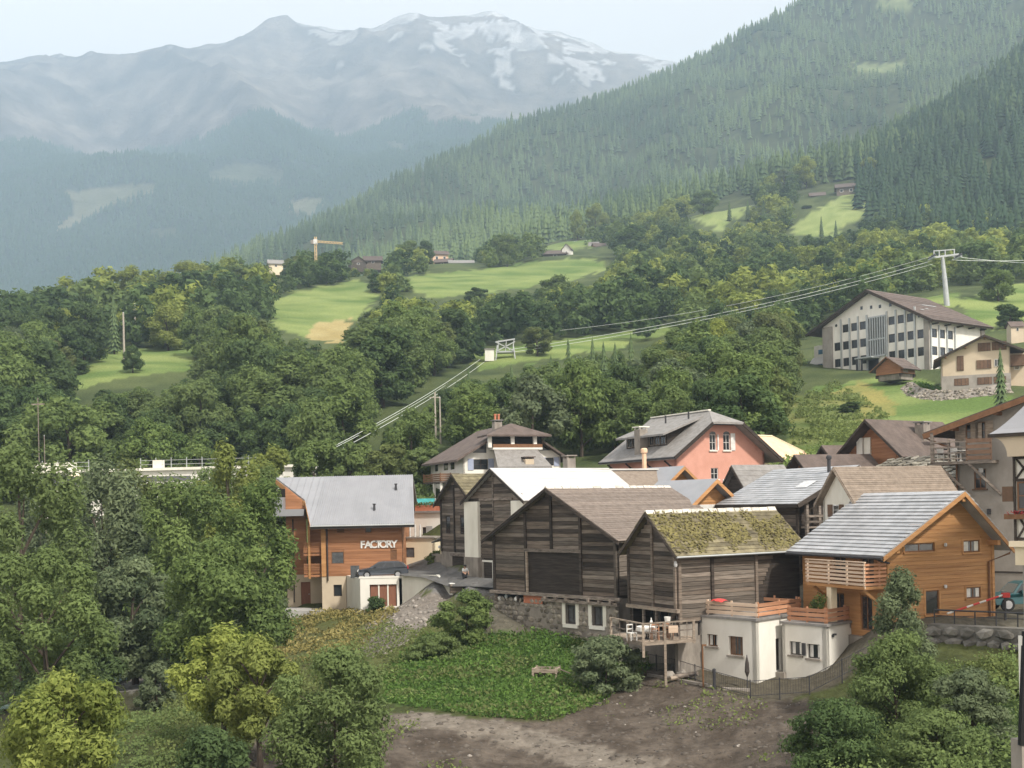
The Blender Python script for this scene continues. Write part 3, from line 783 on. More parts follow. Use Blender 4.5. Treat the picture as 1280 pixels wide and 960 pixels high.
def build_wood():
    rg = np.random.default_rng(5)
    n = 19000
    y = np.exp(rg.uniform(math.log(122), math.log(930), n)); u = rg.uniform(-.50, .50, n)
    x = u * y; z = Hv(x, y); px, py = PX(x, y, z)
    ok = in_poly(px, py, WOOD[0])
    for m in MEADOWS: ok &= ~in_poly(px, py, m)
    hand = np.array([list(G(a[0], a[2]))[:2] + [a[3] / F * a[2]] for a in HAND])
    for hx, hy, hw in hand: ok &= np.hypot(x - hx, y - hy) > hw * .42
    # keep the ground in front of the meadows low, so that the meadows stay in view
    i = np.where(ok)[0]; rg.shuffle(i)
    cell, keep = {}, []
    for j in i:
        s = 6.0 + 4.6 * min(1, (y[j] - 120) / 330)
        a, b = int(x[j] // s), int(y[j] // s); near = False
        for da in (-1, 0, 1):
            for db in (-1, 0, 1):
                for q in cell.get((a + da, b + db), ()):
                    if (x[j] - x[q]) ** 2 + (y[j] - y[q]) ** 2 < s * s: near = True
        if near: continue
        cell.setdefault((a, b), []).append(j); keep.append(j)
    keep = np.array(keep)
    h = rg.uniform(10, 16.5, len(keep)) * (.75 + .5 * fbm(x[keep] / 45, y[keep] / 45, 3, 90))
    h[y[keep] < 190] *= .82
    # lower trees where the photo looks over them at a meadow
    OPEN = MEADOWS[:9] + [[(538,306),(594,306),(594,334),(538,334)], [(436,316),(480,316),(480,335),(436,335)], [(336,324),(356,324),(356,338),(336,338)], [(680,306),(766,302),(766,326),(680,326)], [(1012,226),(1078,226),(1078,252),(1012,252)], [(1006,412),(1034,404),(1034,466),(1006,466)]]
    def clear(idx, hh):
        g = np.ones(len(idx), bool); wpx = hh * .38 / y[idx] * F
        for f in (.3, .55, .8, 1.0):
            tx, tp = PX(x[idx], y[idx], z[idx] + hh * f)
            for sx in (-1, 0, 1):
                for m in OPEN: g &= ~in_poly(tx + wpx * sx * (.4 if f == 1.0 else .9), tp + 1, m)
        tx, tp = PX(x[idx], y[idx], z[idx] + hh); bx, bp = PX(x[idx], y[idx], z[idx])      # swathes under the lift cables
        for (xa, ya, da), (xb, yb, db) in (((400, 571, 142), (606, 446, 296)), ((636, 443, 298), (1166, 332, 320))):
            f = np.clip((tx - xa) / (xb - xa), 0, 1); ly, ld = ya + (yb - ya) * f, da + (db - da) * f
            g &= ~((tx > xa - 8) & (tx < xb + 8) & (tp < ly + 3) & (bp > ly - 3) & (y[idx] < ld))
        return g
    good = clear(keep, h)
    for k in (.75, .55, .38):
        bad = ~good; h[bad] *= k / {.75: 1, .55: .75, .38: .55}[k]; good[bad] = clear(keep[bad], h[bad])
    keep, h = keep[good], h[good]
    # crest line of the hill against the blue mountain
    order = np.argsort(y[keep] - h * 4); ind = order[:225]; rest = order[225:]
    nz = fbm(x[keep] / 35, y[keep] / 35, 3, 91)
    for q in ind:
        j = keep[q]
        for test, grp, lab in ZONES:
            if test(px[j], py[j]): break
        low = py[j] > 478
        if low: pool = [0, 5, 8, 5, 7, 1, 3] if nz[q] < .55 else [0, 1, 4, 6, 3]
        else: pool = [0, 1, 2, 3, 4, 6, 7, 9] if nz[q] > .45 else [0, 5, 1, 8, 4]
        k = random.choice(pool); mc, mt = HILL[k]
        w = h[q] * random.uniform(.85, 1.15) * (1.25 if k in (3, 8) else 1)
        tn = {'leaf_mid': 'mid green', 'leaf_yel': 'light yellow green', 'leaf_olive': 'olive toned', 'leaf_dark': 'dark green', 'leaf_grey': 'grey green'}[HILL_MATS[k]]; sh = {3: 'tall ', 8: 'tall ', 4: 'loose crowned ', 6: 'loose crowned ', 7: 'spreading '}.get(k, 'round ')
        tree(mc, mt, (x[j], y[j], z[j] - .3), h[q], w, sh + tn + ' ' + lab.replace('broadleaf ', ''), 'wood_tree', sh + tn + ' ' + grp)
    pr = []
    for s in range(7):
        c, nr, tn, L, r2 = crown_arrays(300 + s, 620, .09, ['round', 'round', 'bush', 'tall', 'loose', 'round', 'bush'][s], .14)
        V, Fc = leaves(c, nr, np.full(len(c), .075), -1.4, r2); pr.append((V, Fc, np.repeat(tn, 3)))
    groups = {}
    for q in rest: groups.setdefault(0 if nz[q] < .47 else (1 if nz[q] < .56 else 2), []).append(q)
    lab = {0: ('leaf_dark', 'darker far trees massed across the middle hillside'), 1: ('leaf_mid', 'mid green far trees massed across the middle hillside'), 2: ('leaf_yel', 'pale far trees massed across the middle hillside')}
    for g, qs in groups.items():
        qs = np.array(qs); js = keep[qs]
        o = mass('distant_wood', pr, np.stack([x[js], y[js], z[js] - .3], -1), h[qs], h[qs] * rg.uniform(.95, 1.3, len(qs)), K[lab[g][0]], (nz[qs] - .5) * .5)
        tag(o, lab[g][1], 'wood', kind='stuff')
    # spruce wood on the right, its shade put into the needle colour: countable tops, but far past 300
    x2 = None
build_wood()

def build_shaded_forest():
    rg = np.random.default_rng(15)
    n = 5000; y = np.sqrt(rg.uniform(560 ** 2, 1190 ** 2, n)); u = rg.uniform(.27, .52, n)
    x = u * y; z = Hv(x, y); px, py = PX(x, y, z)
    poly = [(1068,205),(1150,140),(1320,40),(1320,318),(1180,312),(1090,292),(1072,262)]
    ok = in_poly(px, py, poly)
    i = np.where(ok)[0][:1500]
    h = rg.uniform(14, 24, len(i)); w = h * rg.uniform(1.0, 1.5, len(i))
    o = mass('spruce_wood', [conifer_arrays(s + 30, 7, 5, .18) for s in range(5)], np.stack([x[i], y[i], z[i] - .4], -1), h, w, K['conifer_far'], (fbm(x[i] / 60, y[i] / 60, 3, 6) - .55) * .8)  # darker needles and lowered tint stand in for the slope's shade
    tag(o, 'spruce wood with shade coloured into its needles on the steep slope above the cream chalet', 'forest', kind='stuff')
build_shaded_forest()
_rg = random.Random(44)
for _px, _top, _Y in [(12,392,330),(30,400,300),(46,410,320),(20,452,250),(62,452,240),(8,470,230),(690,440,215),(700,452,205),(770,425,230),(803,432,225),(640,452,230),(586,458,240),(872,430,230),(470,470,250),(340,448,300),(548,430,290)]:
    _g = G(_px, _Y); _h = max(4, P(_px, _top, _Y).z - _g.z)
    tree(SPRUCE[_rg.randrange(4)], SPRUCE_T, (_g.x, _g.y, _g.z - .2), _h, _h * .82, 'dark spruce standing among the broadleaf trees of the lower wood' if _px > 200 else 'dark spruce at the left border of the wood', 'conifer', 'spruces in the lower wood' if _px > 200 else 'spruces at the left border')

# ---- the trees near the camera: each its own crown
NEAR = [  # px, top row, distance, width px, tone, leaf count, leaf size m, shape, low, label
 (78,826,38,190,'leaf_yel',11000,.13,'round',.10,'yellow green ash tree rising past the bottom of the photo beside the stream'),
 (326,790,50,135,'leaf_yel',6500,.14,'loose',.30,'apple tree with a bare dark forked trunk on the soil slope'),
 (280,782,53,130,'leaf_yel',5200,.15,'loose',.32,'yellowing fruit tree with a slim trunk behind the forked apple tree'),
 (418,800,45,165,'leaf_mid',12000,.12,'bush',.04,'dense bushy tree with pale leaf tips at the edge of the soil slope'),
 (262,905,43,110,'leaf_dark',5000,.12,'bush',.04,'dark low shrub below the apple trees'),
 (285,666,73,180,'leaf_mid',12000,.20,'round',.08,'big round tree in front of the brown timber house'),
 (170,688,80,165,'leaf_grey',10000,.22,'loose',.12,'grey green willow above the dark stream bank'),
 (30,552,76,175,'leaf_mid',10000,.22,'round',.14,'tall full tree beside the end of the long white building'),
 (135,568,97,110,'leaf_grey',7000,.26,'round',.12,'tree partly hiding the long white building'),
 (286,540,103,90,'leaf_yel',5500,.24,'tall',.12,'yellow topped tree rising above the long white building'),
 (318,590,96,110,'leaf_mid',7000,.24,'round',.10,'green tree touching the roof of the brown timber house'),
 (228,594,92,126,'leaf_mid',7500,.24,'round',.10,'mid green tree in front of the long white building'),
 (60,672,62,170,'leaf_mid',9500,.17,'loose',.12,'sprawling loose green tree over the stony bank'),
 (88,774,71,110,'leaf_dark',7000,.19,'bush',.04,'dark bush overhanging the stream'),
 (210,745,88,130,'leaf_dark',6500,.22,'bush',.04,'dark thicket behind the stream below the willow'),
 (322,735,90,80,'leaf_grey',4500,.2,'tall',.05,'narrow grey green tree at the corner of the brown timber house'),
 (345,556,136,60,'leaf_yel',4500,.3,'round',.1,'light green tree directly behind the roof ridge of the brown timber house'),
 (392,548,138,72,'leaf_mid',5000,.3,'round',.1,'round tree behind the middle of the grey sheet roof'),
 (440,550,138,64,'leaf_mid',5000,.3,'round',.1,'green tree behind the right half of the grey sheet roof'),
 (486,552,134,64,'leaf_olive',5000,.3,'round',.1,'olive tree at the right end of the grey sheet roof'),
 (528,560,140,56,'leaf_mid',4500,.3,'round',.1,'tree between the grey sheet roof and the white dormer house'),
 (584,738,78,76,'leaf_mid',6000,.15,'bush',.03,'round bush at the stone base of the largest barn'),
 (548,790,76,70,'leaf_mid',3500,.15,'bush',.03,'low straggling shrub beside the rubble slope'),
 (1128,703,54,82,'leaf_grey',7500,.105,'tall',.05,'slender grey green young willow in front of the orange timber house'),
 (1120,790,48,140,'leaf_mid',9000,.11,'bush',.03,'dark green shrub below the slender willow'),
 (1215,836,41,110,'leaf_grey',7000,.10,'tall',.03,'grey leaved shrub among the undergrowth at the right'),
 (1045,872,45,130,'leaf_dark',7500,.10,'bush',.02,'creeper covered mound at the foot of the dark shrub'),
 (1238,826,49,100,'leaf_olive',6000,.11,'bush',.03,'yellowing bush below the boulder wall'),
 (1170,890,40,150,'leaf_mid',8000,.10,'bush',.03,'thick green shrub at the bottom of the photo'),
 (757,794,66,92,'leaf_grey',4500,.15,'bush',.03,'feathery shrub beside the wooden deck'),
 (196,828,66,46,'leaf_grey',2500,.15,'bush',.03,'small bluish green bush beside the stream'),
 (470,744,97.2,26,'leaf_dark',900,.14,'bush',.02,'small dark bush against the white garage wall'),
 (262,578,122,110,'leaf_mid',5500,.3,'round',.1,'round tree in front of the middle of the long white building'),
 (112,586,118,86,'leaf_grey',4500,.3,'loose',.1,'grey leaved tree before the left half of the long white building'),
 (168,572,110,90,'leaf_olive',5500,.28,'round',.1,'tree with pale tips beside the yellow parasol'),
 (325,575,112,76,'leaf_mid',4500,.28,'round',.1,'tree between the long white building and the brown timber house'),
 (203,590,108,96,'leaf_mid',5500,.26,'round',.1,'green tree hiding the middle of the long white building'),
 (52,592,120,60,'leaf_grey',3500,.28,'round',.1,'small grey green tree at the left end of the long white building'),
 (546,688,103,26,'leaf_olive',1200,.2,'bush',.02,'hedge like bush beside the narrow dark barn'),
]
def near_tree(i, px, top, Y, wpx, tone, n, leaf, shape, low, label):
    g = G(px, Y); h = max(1.0, P(px, top, Y).z - g.z + .1); w = wpx / F * Y
    nm = 'shrub' if shape == 'bush' else 'tree'
    c, nr, tn, L, rg = crown_arrays(500 + i, int(n * 1.9), leaf, shape, low)
    sx = w / .86 if shape != 'tall' else w / .70
    c2 = c * np.array([sx, sx, h])
    V, Fc = leaves(c2, nr, np.full(len(c2), leaf * .86), -1.7, rg)
    me = np_mesh('crown', V, Fc, K[tone], np.repeat(tn, 3))
    t = thing(nm, label, nm, (g.x, g.y, g.z - .1), 0)
    link('crown', me, t)
    L2 = L.copy(); r = .02 if shape != 'bush' else .012
    link('trunk', trunk_mesh('trunk', L2, r * (1.2 if 'forked' in label else 1), low, 9, i), t, None, (sx, sx, h))
for _i, _a in enumerate(NEAR): near_tree(_i, *_a)

# ---- undergrowth, grass, ivy and stones
def scatter(name, poly, yr, n, size, mat, label, cat, hmax=.5, up=.6, asp=1.6, seed=1, clump=2.0, dens=.0, lump=0.0):
    rg = np.random.default_rng(seed)
    bx = [p[0] for p in poly]
    y = np.sqrt(rg.uniform(yr[0] ** 2, yr[1] ** 2, n * 6)); px0 = rg.uniform(min(bx) - 30, max(bx) + 30, n * 6)
    x = (px0 - CX) / F * y; z = Hv(x, y); px, py = PX(x, y, z)
    f = fbm(x / clump, y / clump, 3, seed)
    ok = np.where(in_poly(px, py, poly) & (f > dens))[0][:n]
    x, y, z, f = x[ok], y[ok], z[ok], f[ok]
    z = z + rg.uniform(0, 1, len(x)) ** 1.4 * hmax * (.3 + 1.4 * f) + lump * np.clip(f - .4, 0, 1)
    nr = rg.normal(size=(len(x), 3)) * .6 + np.array([0, -.15, up])
    V, Fc = leaves(np.stack([x, y, z], -1), nr, np.full(len(x), size), asp, rg)
    me = np_mesh(name, V, Fc, mat, np.repeat(np.clip(f * 1.2 - .1 + rg.normal(size=len(x)) * .17, 0, 1), 4))
    return tag(link(name, me), label, cat, kind='stuff')
scatter('grass', LUSH2, (58, 86), 22000, .11, K['grass'], 'lush bright green grass and weeds below the stone base of the barn', 'grass', .32, .3, 2.2, 31)
scatter('weeds', LUSH2, (58, 86), 2600, .14, K['leaf_mid'], 'taller mixed weeds in clumps over the lush grass', 'weeds', .5, .5, 1.8, 61, 1.6, .45)
scatter('weeds', LUSH2, (58, 86), 3500, .14, K['leaf_olive'], 'yellowing weeds along the border of the lush grass', 'weeds', .35, .4, 2.0, 62, 2.2, .54)
scatter('undergrowth', VEG_R, (28, 58), 22000, .105, K['leaf_mid'], 'dense green creepers covering the bank at the bottom right', 'undergrowth', .7, .7, 1.4, 32, 1.6, 0, 1.6)
scatter('undergrowth', [(0,770),(330,762),(345,800),(300,850),(200,830),(90,832),(0,900)], (66, 120), 12000, .17, K['leaf_dark'], 'shadowy undergrowth on the far bank of the stream', 'undergrowth', .9, .6, 1.4, 33, 2.5, .3, 1.0)
scatter('undergrowth', [(190,960),(210,860),(300,840),(420,820),(470,780),(540,790),(480,870),(330,900),(280,975)], (46, 92), 12000, .12, K['leaf_olive'], 'olive weeds on the bank between the fruit trees and the timber house', 'undergrowth', .5, .5, 1.6, 34, 2.0, .38, .3)
scatter('undergrowth', [(130,870),(310,850),(310,985),(120,985)], (40, 66), 6000, .11, K['leaf_mid'], 'mixed weeds on the brown bank beside the fruit trees', 'undergrowth', .5, .5, 1.6, 63, 2.0, .45, .3)
scatter('weeds', [(340,765),(470,756),(500,764),(470,792),(440,826),(350,830)], (78, 104), 6000, .13, K['drygrass'], 'dry yellowish weeds below the white garage', 'weeds', .35, .4, 2.2, 35, 2, .35)
scatter('weeds', SOIL, (45, 70), 2600, .10, K['leaf_olive'], 'sparse weeds sprouting on the bare soil', 'weeds', .15, .5, 1.8, 36, 3, .56)
scatter('undergrowth', [(985,560),(1000,500),(1045,478),(1080,500),(1120,530),(1060,560)], (120, 215), 5000, .34, K['leaf_olive'], 'light shrubs scattered on the yellow slope below the school', 'undergrowth', .8, .5, 1.4, 37, 5, .50)
scatter('undergrowth', [(330,600),(540,590),(545,650),(520,640),(340,640)], (112, 165), 6000, .3, K['leaf_mid'], 'bushy ground between the timber house and the wood', 'undergrowth', 1.6, .5, 1.4, 38, 4, .2)
scatter('weeds', [(1140,478),(1180,488),(1180,500),(1135,494)], (178, 204), 1500, .35, K['grass'], 'green rock garden plants beside the small wooden hut', 'weeds', .6, .5, 1.4, 39, 4, .2)
scatter('undergrowth', [(900,585),(1000,570),(1040,560),(1040,600),(930,612)], (100, 130), 2500, .3, K['leaf_mid'], 'bushes on the ground behind the dark shed roof', 'undergrowth', .8, .5, 1.4, 40, 4, .3)

def rock_mesh(name, seed, mat, sub=1):
    import bmesh
    bm = bmesh.new(); bmesh.ops.create_icosphere(bm, subdivisions=sub, radius=.5)
    rg = random.Random(seed)
    for v in bm.verts: v.co *= rg.uniform(.78, 1.12)
    me = bpy.data.meshes.new(name); bm.to_mesh(me); bm.free(); me.materials.append(mat); return me
K['pebble'] = M('pale_pebble', (.34, .31, .275), (.19, .17, .148), .9, bump=.2)
def stones(name, poly, yr, n, smin, smax, label, seed, mat):
    rg = np.random.default_rng(seed); bx = [p[0] for p in poly]
    y = np.sqrt(rg.uniform(yr[0] ** 2, yr[1] ** 2, n * 6)); x = (rg.uniform(min(bx), max(bx), n * 6) - CX) / F * y
    z = Hv(x, y); px, py = PX(x, y, z); ok = np.where(in_poly(px, py, poly))[0][:n]
    me = rock_mesh('s', seed, mat, 0 if False else 1)
    V0 = np.array([v.co[:] for v in me.vertices]); F0 = np.array([p.vertices[:] for p in me.polygons]); bpy.data.meshes.remove(me)
    s = smin + (smax - smin) * rg.uniform(0, 1, len(ok)) ** 4
    pts = np.stack([x[ok], y[ok], z[ok] - s * .1], -1)
    o = mass(name, [(V0, F0, np.ones(len(V0)))], pts, s * .7, s, mat)
    return tag(o, label, 'stones', kind='stuff')
K['clod'] = M('earth_clod', (.115, .098, .082), (.06, .051, .043), 1.5, bump=.3)
stones('rubble', SOIL, (44, 72), 2200, .10, .55, 'lumpy clods of earth over the bare soil slope', 7, K['clod'])
stones('rubble', SOIL, (44, 72), 120, .07, .32, 'pale stones strewn over the bare soil slope', 3, K['pebble'])
stones('rubble', SCREE, (76, 96), 420, .10, .6, 'whitish rubble tipped down beside the parking terrace', 4, K['pebble'])
stones('rubble', [(80,836),(225,828),(230,850),(80,866)], (76, 100), 160, .2, .9, 'grey boulders along the stream', 5, K['pebble'])
# ---------------------------------------------------------------- building kit
class House:
    """a gable house: local x along the gable (left to right seen from outside), y away from the gable, z up"""
    def __init__(s, name, label, cat, pxl, yl, pxr, yr, z0, group=None, w=None):
        a, b = P(pxl, 650, yl), P(pxr, 650, yr)
        d = Vector((b.x - a.x, b.y - a.y, 0)); s.w = w or d.length
        s.th = math.atan2(d.y, d.x); s.o = Vector((a.x, a.y, 0)); s.z0 = z0
        s.e1 = Vector((math.cos(s.th), math.sin(s.th), 0)); s.e2 = Vector((-math.sin(s.th), math.cos(s.th), 0))
        s.t = thing(name, label, cat, (a.x, a.y, z0), s.th, group)
    def pt(s, x, y, z): return s.o + s.e1 * x + s.e2 * y + Vector((0, 0, s.z0 + z))
    def px(s, x, y, z): p = s.pt(x, y, z); return PX(p.x, p.y, p.z)
    def ax(s, px, y=0.0, z=3.0):
        """local x on the plane y=const seen in photo column px"""
        lo, hi = -30.0, 40.0
        x = 0.0
        for _ in range(12):
            e = s.px(x, y, z)[0] - px; g = (s.px(x + .1, y, z)[0] - s.px(x, y, z)[0]) / .1
            x -= e / g
        return x
    def ay(s, px, x=0.0, z=3.0):
        y = 3.0
        for _ in range(12):
            e = s.px(x, y, z)[0] - px; g = (s.px(x, y + .1, z)[0] - s.px(x, y, z)[0]) / .1
            y -= e / g
        return y
    def az(s, px, py, x=0.0, y=0.0):
        """local z at local (x, y) seen in photo row py (column px is used for the roll)"""
        p = s.pt(x, y, 0); z = 0
        for _ in range(4):
            z += (s.px(x, y, z)[1] - py) / F * p.y
        return z

class Wall:
    """a wall plane: a along, b up, d outward"""
    def __init__(s, o, u, n): s.o, s.u, s.n = Vector(o), Vector(u), Vector(n)
    def __call__(s, a, b, d=0.0): return s.o + s.u * a + Vector((0, 0, b)) + s.n * d
def front(y=0.0): return Wall((0, y, 0), (1, 0, 0), (0, -1, 0))
def side_r(x): return Wall((x, 0, 0), (0, 1, 0), (1, 0, 0))
def side_l(x): return Wall((x, 0, 0), (0, 1, 0), (-1, 0, 0))
def back(y): return Wall((0, y, 0), (1, 0, 0), (0, 1, 0))

def wbox(mb, W, a0, a1, b0, b1, d0, d1):
    return mb.hexa([W(a0, b0, d1), W(a1, b0, d1), W(a1, b0, d0), W(a0, b0, d0), W(a0, b1, d1), W(a1, b1, d1), W(a1, b1, d0), W(a0, b1, d0)])

def panel(mb, W, outline, holes=(), t=.25, d=0.0):
    """a wall sheet with openings; holes (a0,a1,b0,b1) get reveals of depth t"""
    loops = [[Vector((a, b, 0)) for a, b in outline]]
    for a0, a1, b0, b1 in holes: loops.append([Vector((a0, b0, 0)), Vector((a0, b1, 0)), Vector((a1, b1, 0)), Vector((a1, b0, 0))])
    flat = [p for l in loops for p in l]
    tris = tessellate_polygon(loops)
    mb.add([W(p.x, p.y, d) for p in flat], [tuple(x) for x in tris])
    for l in loops:
        n = len(l)
        mb.add([W(p.x, p.y, d) for p in l] + [W(p.x, p.y, d - t) for p in l], [(i, (i + 1) % n, n + (i + 1) % n, n + i) for i in range(n)])
    return mb

def window(par, W, a0, a1, b0, b1, fr='frame_white', gl='glass', nx=2, nz=1, d=.03, fw=.07, name='window', sill=None, lab=None, cur=None):
    """frame ring with bars (part) and its pane (sub-part)"""
    m = MB(); t = .07
    wbox(m, W, a0, a0 + fw, b0, b1, d - t, d); wbox(m, W, a1 - fw, a1, b0, b1, d - t, d)
    wbox(m, W, a0 + fw, a1 - fw, b0, b0 + fw, d - t, d - .002); wbox(m, W, a0 + fw, a1 - fw, b1 - fw, b1, d - t, d - .002)
    for i in range(1, nx):
        a = a0 + (a1 - a0) * i / nx; wbox(m, W, a - fw * .4, a + fw * .4, b0 + fw, b1 - fw, d - t, d - .008)
    for i in range(1, nz):
        b = b0 + (b1 - b0) * i / nz; wbox(m, W, a0 + fw, a1 - fw, b - fw * .3, b + fw * .3, d - t, d - .012)
    o = m.build(name, K[fr], par)
    if lab: o['label'] = lab
    q = MB(); wbox(q, W, a0 + fw * .5, a1 - fw * .5, b0 + fw * .5, b1 - fw * .5, d - t - .012, d - .03); q.build('pane', K[gl], o)
    if cur:
        for c0, c1 in ((a0 + fw, a0 + (a1 - a0) * .34), (a1 - (a1 - a0) * .30, a1 - fw)): q = MB(); wbox(q, W, c0, c1, b0 + fw, b1 - fw, d - .03, d - .022); q.build('curtain', K[cur], o)
    if sill:
        q = MB(); wbox(q, W, a0 - .1, a1 + .1, b0 - .10, b0, -.05, .13); q.build('sill', K[sill], o)
    return o

def opening(par, W, a0, a1, b0, b1, t=.25, mat='dark', name='doorway'):
    m = MB(); m.add([W(a0, b0, -t + .01), W(a1, b0, -t + .01), W(a1, b1, -t + .01), W(a0, b1, -t + .01)], [(0, 1, 2, 3)])  # flat sheet; its dark material paints the shade inside the opening
    return m.build(name, K[mat], par)

_unit = {}
def unit(mat):
    if mat not in _unit: _unit[mat] = MB().box(-.5, .5, -.5, .5, -.5, .5).mesh('board', K[mat])
    return _unit[mat]

def boards(par, W, a0, a1, b0, b1, h, mat, clip=None, t=.05, d=.0, cuts=(), holes=(), seed=0, name='board', ragged=.03, gap=.10, mats=None):
    """horizontal boards, each an object; cuts: columns where boards butt; clip(b) -> (amin, amax); holes are left free"""
    rg = random.Random(seed); n = max(1, int(round((b1 - b0) / h))); hh = (b1 - b0) / n
    rot = math.atan2(W.u.y, W.u.x)
    for i in range(n):
        bm = b0 + (i + .5) * hh; lo, hi = a0, a1
        if clip:
            c0, c1 = clip(bm); lo, hi = max(lo, c0), min(hi, c1)
        if hi - lo < .15: continue
        cs = sorted([lo] + [c for c in cuts if lo + .25 < c < hi - .25] + [hi])
        for l, r in zip(cs[:-1], cs[1:]):
            segs = [(l, r)]
            for (x0, x1, z0, z1) in holes:
                if z0 - hh * .3 < bm < z1 + hh * .3:
                    ns = []
                    for s0, s1 in segs:
                        if x1 <= s0 or x0 >= s1: ns.append((s0, s1)); continue
                        if x0 - s0 > .08: ns.append((s0, x0))
                        if s1 - x1 > .08: ns.append((x1, s1))
                    segs = ns
            for s0, s1 in segs:
                jt = rg.uniform(0, ragged)
                p = W((s0 + s1) / 2, bm + rg.uniform(-.006, .006), d + t / 2 + jt * .5)
                mt = mat if not mats else rg.choice(mats)
                link(name, unit(mt), par, p, (max(.05, s1 - s0 - .015), t, hh * (1 - gap)), (0, rg.uniform(-.004, .004) * (1 if s1 - s0 < 3 else .4), rot))

def post(par, W, a, b0, b1, wd=.18, dp=.12, mat='barn', name='post', d=.0):
    m = MB(); wbox(m, W, a - wd / 2, a + wd / 2, b0, b1, d, d + dp); return m.build(name, K[mat], par)

def gable_clip(w, ze, zr, xr=None):
    xr = w / 2 if xr is None else xr
    def f(b):
        if b <= ze: return (0, w)
        k = (b - ze) / (zr - ze); return (xr * k, w - (w - xr) * k)
    return f

def slope(par, p_ridge0, p_ridge1, p_eave0, p_eave1, t, mat, n=0, cmat=None, name='roof_slope', cname='tile_course', proud=.05, verge=None, rag=0.0):
    """one roof plane between a ridge line and an eave line (local points), with n overlapping courses as parts"""
    r0, r1, e0, e1 = (Vector(p) for p in (p_ridge0, p_ridge1, p_eave0, p_eave1))
    nrm = (r1 - r0).cross(e0 - r0).normalized()
    if nrm.z < 0: nrm = -nrm
    m = MB(); dn = nrm * -t
    m.hexa([r0 + dn, r1 + dn, e1 + dn, e0 + dn, r0, r1, e1, e0])
    o = m.build(name, K[mat], par)
    for i in range(n):
        f0, f1 = i / n, min(1.02, (i + 1.12) / n)
        j0, j1 = random.uniform(-rag, rag), random.uniform(-rag, rag)
        a0, a1 = r0.lerp(e0, f0), r1.lerp(e1, f0); b0, b1 = r0.lerp(e0, f1), r1.lerp(e1, f1)
        u = (a1 - a0).normalized()
        a0 = a0 - u * (.02 + j0); b0 = b0 - u * (.02 + j0); a1 = a1 + u * (.02 + j1); b1 = b1 + u * (.02 + j1)
        lo, hi = nrm * .004, nrm * (proud + random.uniform(-.2, .2) * proud)
        c = (a0 + b1) / 2
        q = MB(); q.hexa([a0 + lo - c, a1 + lo - c, b1 + lo - c, b0 + lo - c, a0 + nrm * .02 - c, a1 + nrm * .02 - c, b1 + hi - c, b0 + hi - c])
        link(cname, q.mesh(cname, K[cmat or mat]), o, c)
    return o, nrm

def gable_roof(h, x0, xr, x1, zr, ze0, ze1, y0, y1, t=.16, mat='shingle', n0=0, n1=0, cmat=None, ridge=None, rag=0.0, fascia='barn_dark', fh=.22, proud=.05, nridge=14):
    """both slopes, barge boards on the near gable and ridge caps"""
    par = h.t if isinstance(h, House) else h
    slope(par, (xr, y0, zr), (xr, y1, zr), (x0, y0, ze0), (x0, y1, ze0), t, mat, n0, cmat, rag=rag, proud=proud)
    slope(par, (xr + .002, y0, zr), (xr + .002, y1, zr), (x1, y0, ze1), (x1, y1, ze1), t, mat, n1, cmat, rag=rag, proud=proud)
    for xa, za in ((x0, ze0), (x1, ze1)):
        m = MB(); a, b = Vector((xr, y0, zr - .04)), Vector((xa, y0, za - .04))
        dv = Vector((0, 0, -fh)); o = Vector((0, -.05, 0))
        m.hexa([a + dv + o, b + dv + o, b + dv - o * .4, a + dv - o * .4, a + o, b + o, b - o * .4, a - o * .4]); m.build('bargeboard', K[fascia], par)
    if ridge:
        L = (y1 - y0) / nridge
        for i in range(nridge):
            m = MB(); ya, yb = y0 + i * L + .01, y0 + (i + 1) * L - .01 - .06 * random.random()
            k0 = .16 + .05 * random.random(); zz = zr + .05 + .03 * random.random(); s0 = (zr - ze0) / abs(xr - x0) * k0; s1 = (zr - ze1) / abs(x1 - xr) * k0
            m.hexa([(xr - k0, ya, zr - s0 + .05), (xr + k0, ya, zr - s1 + .05), (xr + k0, yb, zr - s1 + .05), (xr - k0, yb, zr - s0 + .05),
                    (xr - .05, ya, zz + .05), (xr + .05, ya, zz + .05), (xr + .05, yb, zz + .05), (xr - .05, yb, zz + .05)])
            m.build('ridge_tile', K[ridge], par)

def gable_walls(h, ze, zr, L, mat, holes_f=(), holes_r=(), holes_l=(), xr=None, t=.25, zb=-2.5, label=None):
    w = h.w; xr = w / 2 if xr is None else xr; par = h.t
    f = [(0, zb), (w, zb), (w, ze), (xr, zr), (0, ze)]
    m = MB(); panel(m, front(), f, holes_f, t); panel(m, back(L), f, (), t)
    s = [(.0, zb), (L, zb), (L, ze), (.0, ze)]
    panel(m, side_r(w), s, holes_r, t); panel(m, side_l(0), s, holes_l, t)
    return m.build('wall', K[mat], par)

def chimney(par, x, y, z0, z1, w=.7, mat='concrete', cap='roof_grey', name='chimney', pots=0):
    m = MB().box(x - w / 2, x + w / 2, y - w / 2, y + w / 2, z0, z1); o = m.build(name, K[mat], par)
    q = MB().box(x - w * .65, x + w * .65, y - w * .65, y + w * .65, z1 + .18, z1 + .28)
    for sx in (-1, 1):
        for sy in (-1, 1): q.box(x + sx * w * .42 - .06, x + sx * w * .42 + .06, y + sy * w * .42 - .06, y + sy * w * .42 + .06, z1, z1 + .18)
    q.build('chimney_cap', K[cap], o)
    for i in range(pots):
        MB().lathe([(.13, z1 + .28), (.13, z1 + .75), (.17, z1 + .78), (.17, z1 + .95)], 8, (x + (i - (pots - 1) / 2) * .42, y, 0)).build('chimney_pot', K['orange'], o)
    return o

